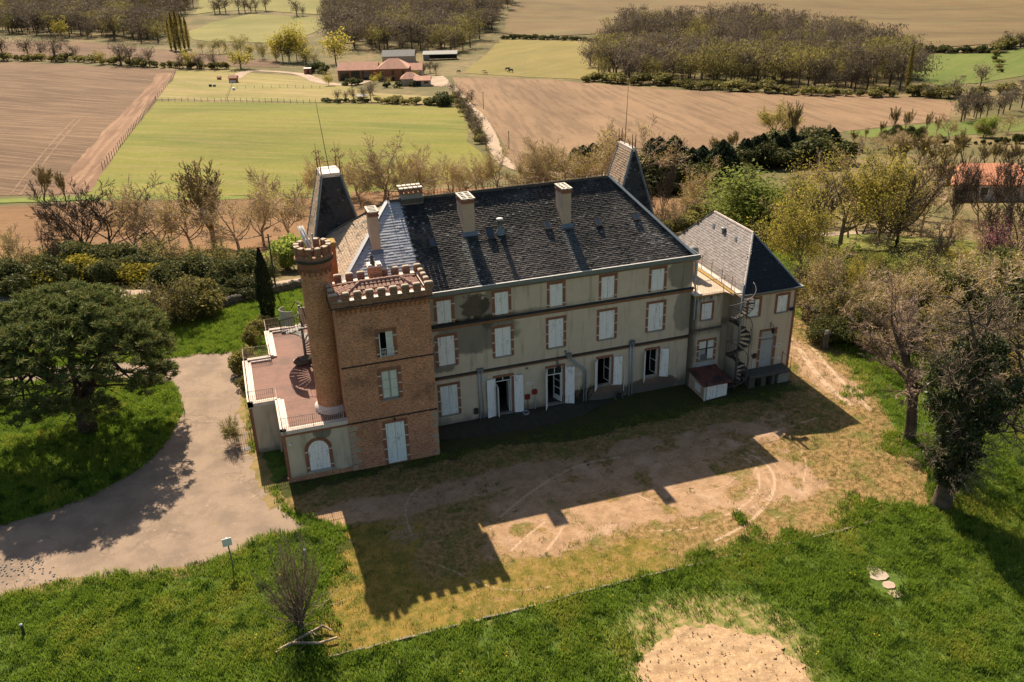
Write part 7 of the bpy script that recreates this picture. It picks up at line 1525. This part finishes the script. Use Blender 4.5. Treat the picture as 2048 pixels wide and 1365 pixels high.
gable(fh, -15.6, 0, 0, 9, 4.0, 6.3, 'tile_farm', 'brick_orange')
for i in range(3):
    x = -14.6 + i * 4.3; o = loc_build(MB().box(x, x + 3.4, -.06, .02, .2, 3.6), 'glazed_bay', MT['glass'], fh); m = MB()
    for k in range(5): m.box(x + k * .83, x + k * .83 + .08, -.10, -.062, .2, 3.6)
    m.box(x, x + 3.4, -.11, -.1, 2.5, 2.6); f = loc_build(m, 'mullion', MT['dark'], o)
fm = place('farmhouse', 792, 161, 'taller middle block of the valley farmhouse with pyramid tiled roof', 'house'); gable(fm, -7.0, 5, -.8, 9.5, 4.6, 7.6, 'tile_farm', 'brick_orange', 4.5)
for x in (-5.6, -1.4, 2.6): win(fm, x, x + 1.0, 2.2, 3.9, -.8); win(fm, x, x + 1.0, .2, 1.5, -.8)
fr_ = place('farmhouse', 829, 158, 'lower right wing of the valley farmhouse with skylight in its tiled roof', 'house'); gable(fr_, -8.6, 3, 0, 8, 3.4, 5.4, 'tile_farm', 'stucco_plain')
for x in (-7, -3.5, .5): win(fr_, x, x + 1.0, .6, 2.2, 0)
loc_build(MB().obox((-6.8, 1.8, 4.6), (1, 0, 0), (0, .9, .45), (0, -.45, .9), .6, .4, .05), 'skylight', MT['white'], fr_)
ga = place('garage', 836, 172, 'small tan garage with low tiled roof beside the farm yard', 'garage'); gable(ga, -6.2, 0, 0, 6, 2.6, 4.4, 'tile_farm', 'stucco_plain', 2.5); gable(ga, -1.0, 4.6, -2.4, 3, 2.3, 3.3, 'tile_farm', 'stucco_plain')
loc_build(MB().box(-.2, 1.4, -2.46, -2.38, 0, 2.0), 'door', MT['iron'], ga); win(ga, 2.6, 4.0, 1.2, 1.8, -2.4)
br = place('barn', 797, 127, 'pale rendered barn with grey roof behind the farmhouse', 'barn'); gable(br, -7.5, 7.5, 0, 9, 3.2, 5.4, 'concrete', 'stucco_plain')
os_ = place('open_shed', 880, 121, 'long low dark open fronted shed at the edge of the wood', 'shed'); m = MB().box(-8, 8, 5, 5.2, 0, 3)
for x in (-8, -4, 0, 4, 7.8): m.box(x, x + .2, 0, .2, 0, 2.9)
loc_build(m, 'frame', MT['dark'], os_); loc_build(MB().add([(-8.4, -.6, 2.7), (8.4, -.6, 2.7), (8.4, 5.8, 3.6), (-8.4, 5.8, 3.6), (-8.4, -.6, 2.85), (8.4, -.6, 2.85), (8.4, 5.8, 3.75), (-8.4, 5.8, 3.75)], [(0, 3, 2, 1), (4, 5, 6, 7), (0, 1, 5, 4), (1, 2, 6, 5), (2, 3, 7, 6), (3, 0, 4, 7)]), 'roof', MT['concrete'], os_); loc_build(MB().box(-8, -5, -.1, .0, 0, 2.6), 'wall', MT['concrete'], os_)
gs = place('garden_shed', 615, 149, 'small brown garden shed with flat roof beside the farm drive', 'shed'); loc_build(MB().box(-1.4, 1.4, 0, 2.2, 0, 2.3), 'wall', MT['brick_orange'], gs); loc_build(MB().box(-1.6, 1.6, -.2, 2.4, 2.303, 2.45), 'roof', MT['zinc'], gs); loc_build(MB().box(-.2, .8, -.04, .0, 0, 1.9), 'door', MT['iron'], gs)
hh = place('hen_house', 466, 166, 'small red tiled hen house with white door in the paddock', 'hut'); gable(hh, -1.5, 1.5, 0, 2.4, 1.9, 2.6, 'tile_farm', 'brick_orange'); loc_build(MB().box(-1.2, 1.2, -.06, -.0, 0, .9), 'door', MT['white'], hh)
for u, v, c, lb in ((421, 174, 'dark', 'dark round water drum in the paddock, left one of the pair'), (429, 174, 'zinc', 'grey round water drum in the paddock, right one of the pair'), (468, 181, 'white', 'white tank beside the paddock fence'), (438, 160, 'tile_farm', 'tiny red kennel in the paddock')):
    t = place('drum' if c != 'tile_farm' else 'kennel', u, v, lb, 'tank' if c == 'white' else ('kennel' if c == 'tile_farm' else 'drum'))
    if c == 'tile_farm': gable(t, -.7, .7, 0, 1.2, .8, 1.2, 'tile_farm', 'brick_orange', 0, .15)
    else: loc_build(MB().lathe((0, 0, 0), [(0, 0), (.55, 0), (.58, .1), (.55, .9), (0, .95)], 14), 'drum', MT[c], t, True)
hr_ = place('house', 1940, 402, 'single storey tan house with salmon tiled roof among the bare trees right', 'house', RZ - .12); gable(hr_, -3.4, 10, 0, 8, 2.6, 4.6, 'tile_salmon', 'stucco_plain', 3.2)
for x in (-2.2, 1.2, 4.4): win(hr_, x, x + 1.1, .9, 2.1, 0, 'glass', 'white')
cr_ = place('parked_car', 1792, 372, 'grey parked car beside the salmon roofed house', 'car', RZ + .2)
body = MB().extr([(-2.1, .3), (-2.1, .75), (-1.3, .92), (-.7, 1.42), (.9, 1.45), (1.6, .95), (2.1, .85), (2.12, .3)], 'y', -.85, .85)
loc_build(MB().add([(x, y, z) for x, y, z in body.v], body.f), 'body', MT['zinc'], cr_); loc_build(MB().extr([(-1.15, .95), (-.65, 1.36), (.82, 1.39), (1.35, .97)], 'y', -.862, .862), 'window', MT['glass'], cr_)
for x in (-1.35, 1.35):
    for y in (-.82, .82): loc_build(MB().tube([(x, y - .1, .32), (x, y + .1, .32)], .32, 14), 'wheel', MT['dark'], cr_)
tp = place('trampoline', 723, 196, 'round dark trampoline in the farm garden', 'trampoline'); loc_build(MB().lathe((0, 0, 0), [(0, .8), (1.9, .82), (2.0, .84), (2.0, .76), (0, .74)], 20), 'bed', MT['dark'], tp)
lg = MB(); [lg.tube([(1.8 * math.cos(a), 1.8 * math.sin(a), 0), (1.9 * math.cos(a), 1.9 * math.sin(a), .8)], .05, 5) for a in (0, 1.57, 3.14, 4.71)]; loc_build(lg, 'leg', MT['iron'], tp)
tl = place('trailer', 1214, 161, 'white flat trailer at the pasture corner by the wood', 'trailer'); loc_build(MB().cham(-3, 3, -1, 1, .7, 2.0, .15), 'body', MT['white'], tl)
for x in (-1, 1): loc_build(MB().tube([(x, -1.05, .45), (x, -.8, .45)], .45, 12), 'wheel', MT['dark'], tl)
def beast(u, v, L, mat, lb, cat, rz, grp):
    t = place(cat, u, v, lb, cat, rz, grp); g = Grow(1); m = MB(); s = L / 2.0
    vs = [((-.62, 0, .95), .20), ((-.3, 0, 1.0), .27), ((.1, 0, .96), .26), ((.45, 0, 1.0), .26), ((.62, 0, 1.06), .19)]
    m.tube([Vector(p) * s for p, _ in vs], [r * s for _, r in vs], 10); m.tube([Vector(p) * s for p in ((.58, 0, 1.08), (.85, 0, .95), (1.02, 0, .55))], [.17 * s, .12 * s, .09 * s], 8); m.tube([Vector(p) * s for p in ((.98, 0, .62), (1.08, 0, .42), (1.16, 0, .18))], [.10 * s, .10 * s, .055 * s], 8)
    for x, b in ((.5, 0), (-.52, 1)):
        for y in (-.14, .14): m.tube([Vector(p) * s for p in ((x, y, .95), (x + (.06 if b else 0), y, .62), (x - (.09 if b else -.02), y, .42), (x - (.04 if b else 0), y, .05), (x + .04, y, 0))], [.13 * s, .085 * s, .05 * s, .04 * s, .055 * s], 7)
    m.tube([Vector(p) * s for p in ((-.68, 0, 1.05), (-.82, 0, .85), (-.84, 0, .45))], [.05 * s, .05 * s, .02 * s], 5)
    for y in (-.06, .06): m.tube([Vector(p) * s for p in ((.98, y, .70), (1.0, y * 1.3, .84))], [.03 * s, .008 * s], 4)
    loc_build(m, 'body', MT[mat], t, True)
hs = plain('horse_coat', (.03, .022, .018), .7, .2, 5); MT['horse'] = hs; MT['tanhide'] = plain('tan_hide', (.42, .28, .18), .8, .2, 5)
beast(1015, 143, 2.6, 'horse', 'dark horse grazing in the pasture, left one of the touching pair', 'horse', RZ + .3, 'grazing horses'); beast(1022, 146, 2.6, 'horse', 'dark horse grazing in the pasture, right one of the touching pair', 'horse', RZ + 2.8, 'grazing horses')
beast(968, 146, 1.8, 'tanhide', 'tan sheep near the pasture edge, upper of two', 'sheep', RZ, 'tan sheep'); beast(972, 150, 1.8, 'tanhide', 'tan sheep near the pasture edge, lower of two', 'sheep', RZ + 3, 'tan sheep'); beast(917, 147, 2.0, 'horse', 'dark pony at the pasture corner near the lane', 'horse', RZ + .2, None)
def pole(u, v, vt, lb, r=.11, arm=False, mat='iron'):
    p = at(u, v); H = upto(p, vt); t = thing('utility_pole', p, lb, 'pole'); MB().tube([p + Vector((0, 0, -.3)), p + Vector((0, 0, H))], [r, r * .7], 7).build('pole', MT[mat], t)
    MB().tube([p + Vector((-.3, -.05, H - .3)), p + Vector((.3, .05, H - .3))], .04, 5).build('crossarm', MT['iron'], t)
pole(967, 219, 184, 'thin dark utility pole beside the lane, the farther one', .1); pole(1018, 298, 262, 'thin dark utility pole beside the lane, the nearer one', .09); pole(553, 586, 468, 'dark utility pole behind the cypress', .09); pole(345, 515, 470, 'short dark post leaning in the hedge below the brown field', .07)
pm = MB().tube([(0, 0, -.2), (0, 0, 1.35)], .07, 6).mesh('post', MT['iron'])
def fence(px_, n, lb, h=1.0):
    P = [at(*p) for p in px_]; t = thing('wire_fence', P[0], lb, 'fence'); pr = None; wire = MB(); k = len(P) - 1
    for i in range(n + 1):
        f = i / n * k; j = min(int(f), k - 1); p = P[j].lerp(P[j + 1], f - j); p.z = float(hgt(p.x, p.y)); inst('post', pm, t, p, 0, (1, 1, h * rng.uniform(.85, 1.1)))
        if pr is not None:
            for z in (.55, 1.1): wire.tube([pr + Vector((0, 0, z * h)), p + Vector((0, 0, z * h))], .012, 3, cap=False)
        pr = p
    wire.build('wire', MT['galv'], t)
fence([(206, 340), (312, 203)], 34, 'post and wire fence between the ploughed field and the meadow', 1.25); fence([(312, 203), (470, 205), (620, 208)], 24, 'wire fence on posts along the top of the meadow', 1.1); fence([(470, 146), (462, 178), (452, 203)], 9, 'short wire fence dividing the two paddocks', 1.1); fence([(312, 200), (352, 145)], 12, 'wire fence along the left side of the paddock', 1.1)
fence([(475, 178), (560, 176), (640, 178)], 10, 'low fence across the right paddock', .9)
# walls behind the lawn and by the annex
def rubble_wall(px_, h, lb, n, mat='stone_dark'):
    P = [at(*p) for p in px_]; t = thing('stone_wall', P[0], lb, 'wall'); q = random.Random(int(px_[0][0])); st = [MB().blob((0, 0, 0), .5, .5, .5, i, 7, 5, .25).mesh('stone', MT[mat]) for i in range(4)]; k = len(P) - 1; c = MB()
    for i in range(n):
        f = (i + .5) / n * k; j = min(int(f), k - 1); p = P[j].lerp(P[j + 1], f - j); d = P[j + 1] - P[j]; L = d.length * k / n
        z = float(hgt(p.x, p.y)); rz = math.atan2(d.y, d.x); hh = h * q.uniform(.85, 1.1); c.obox((p.x, p.y, z + hh * .42), (math.cos(rz), math.sin(rz), 0), (-math.sin(rz), math.cos(rz), 0), (0, 0, 1), L * .52, .17, hh * .46)
        for r_ in range(3): inst('stone', st[q.randrange(4)], t, (p.x + q.uniform(-.05, .05), p.y + q.uniform(-.05, .05), z + hh * (r_ + .5) / 3), rz, (L * 1.15, .5, hh * .42))
    c.build('core', MT[mat], t)
rubble_wall([(640, 566), (600, 578), (520, 596), (430, 622)], .9, 'low dark stone wall behind the bright lawn and cypress', 40); rubble_wall([(1606, 640), (1632, 655), (1650, 700)], 1.3, 'ruined dark stone wall right of the annex', 14); rubble_wall([(1615, 602), (1640, 618)], 1.5, 'short ivy dark wall end behind the annex corner', 8)
# road sign seen from behind, little posts, gate, stones
ps = at(467, 1136); sgn = thing('road_sign', ps, 'grey back of a square sign on a slanting post in the near lawn', 'sign'); Hsg = upto(ps, 1076)
MB().tube([ps + Vector((0, 0, -.1)), ps + Vector((-.05, 0, Hsg))], .035, 8).build('post', MT['galv'], sgn); MB().obox(ps + Vector((-.06, -.05, Hsg - .22)), (1, .1, 0), (-.1, 1, 0), (0, 0, 1), .22, .012, .22).build('panel', MT['sign_back'], sgn)
MB().obox(ps + Vector((-.06, .0, Hsg - .3)), (1, .1, 0), (-.1, 1, 0), (0, 0, 1), .2, .02, .02).build('bracket', MT['galv'], sgn)
for u, v, lb in ((48, 1268, 'little dark green post in the near lawn at the left edge'), (612, 1118, 'little pale marker post behind the bare shrub')):
    p = at(u, v); t = thing('marker_post', p, lb, 'post'); MB().tube([p, p + Vector((0, 0, .5))], .06, 8).build('post', MT['concrete'] if u > 100 else MT['iron'], t); MB().lathe(p, [(.08, .5), (.07, .56), (0, .6)], 8).build('cap', MT['pipe'], t)
gp = at(486, 800); gt = thing('metal_gate', gp, 'small pale iron gate against the corner of the terrace wing', 'gate'); railing((-11.5, 2.6, 0), (-10.5, 2.6, 0), 1.1, gt, 'rail_pale', True, .12, 'gate_frame')
for i, (u, v) in enumerate(((495, 885), (1360, 950), (20, 1140), (12, 1150))):
    pass
mh = at(496, 898); md = thing('drain_cover', mh, 'small dark drain cover in the driveway edge by the terrace wing', 'drain cover'); loc_build(MB().cham(-.22, .22, -.2, .2, 0, .03, .01), 'cover', MT['dark'], md)
gv = MB(); q = random.Random(6)
for i in range(90): p = at(q.uniform(-10, 110), q.gauss(1140, 12)); s = q.uniform(.02, .06); gv.blob((p.x, p.y, .02 + s * .3), s, s, s * .6, i, 5, 4, .3)
tag(gv.build('gravel', MT['concrete']), 'dark loose stones scattered on the driveway at the left edge', 'gravel', kind='stuff')
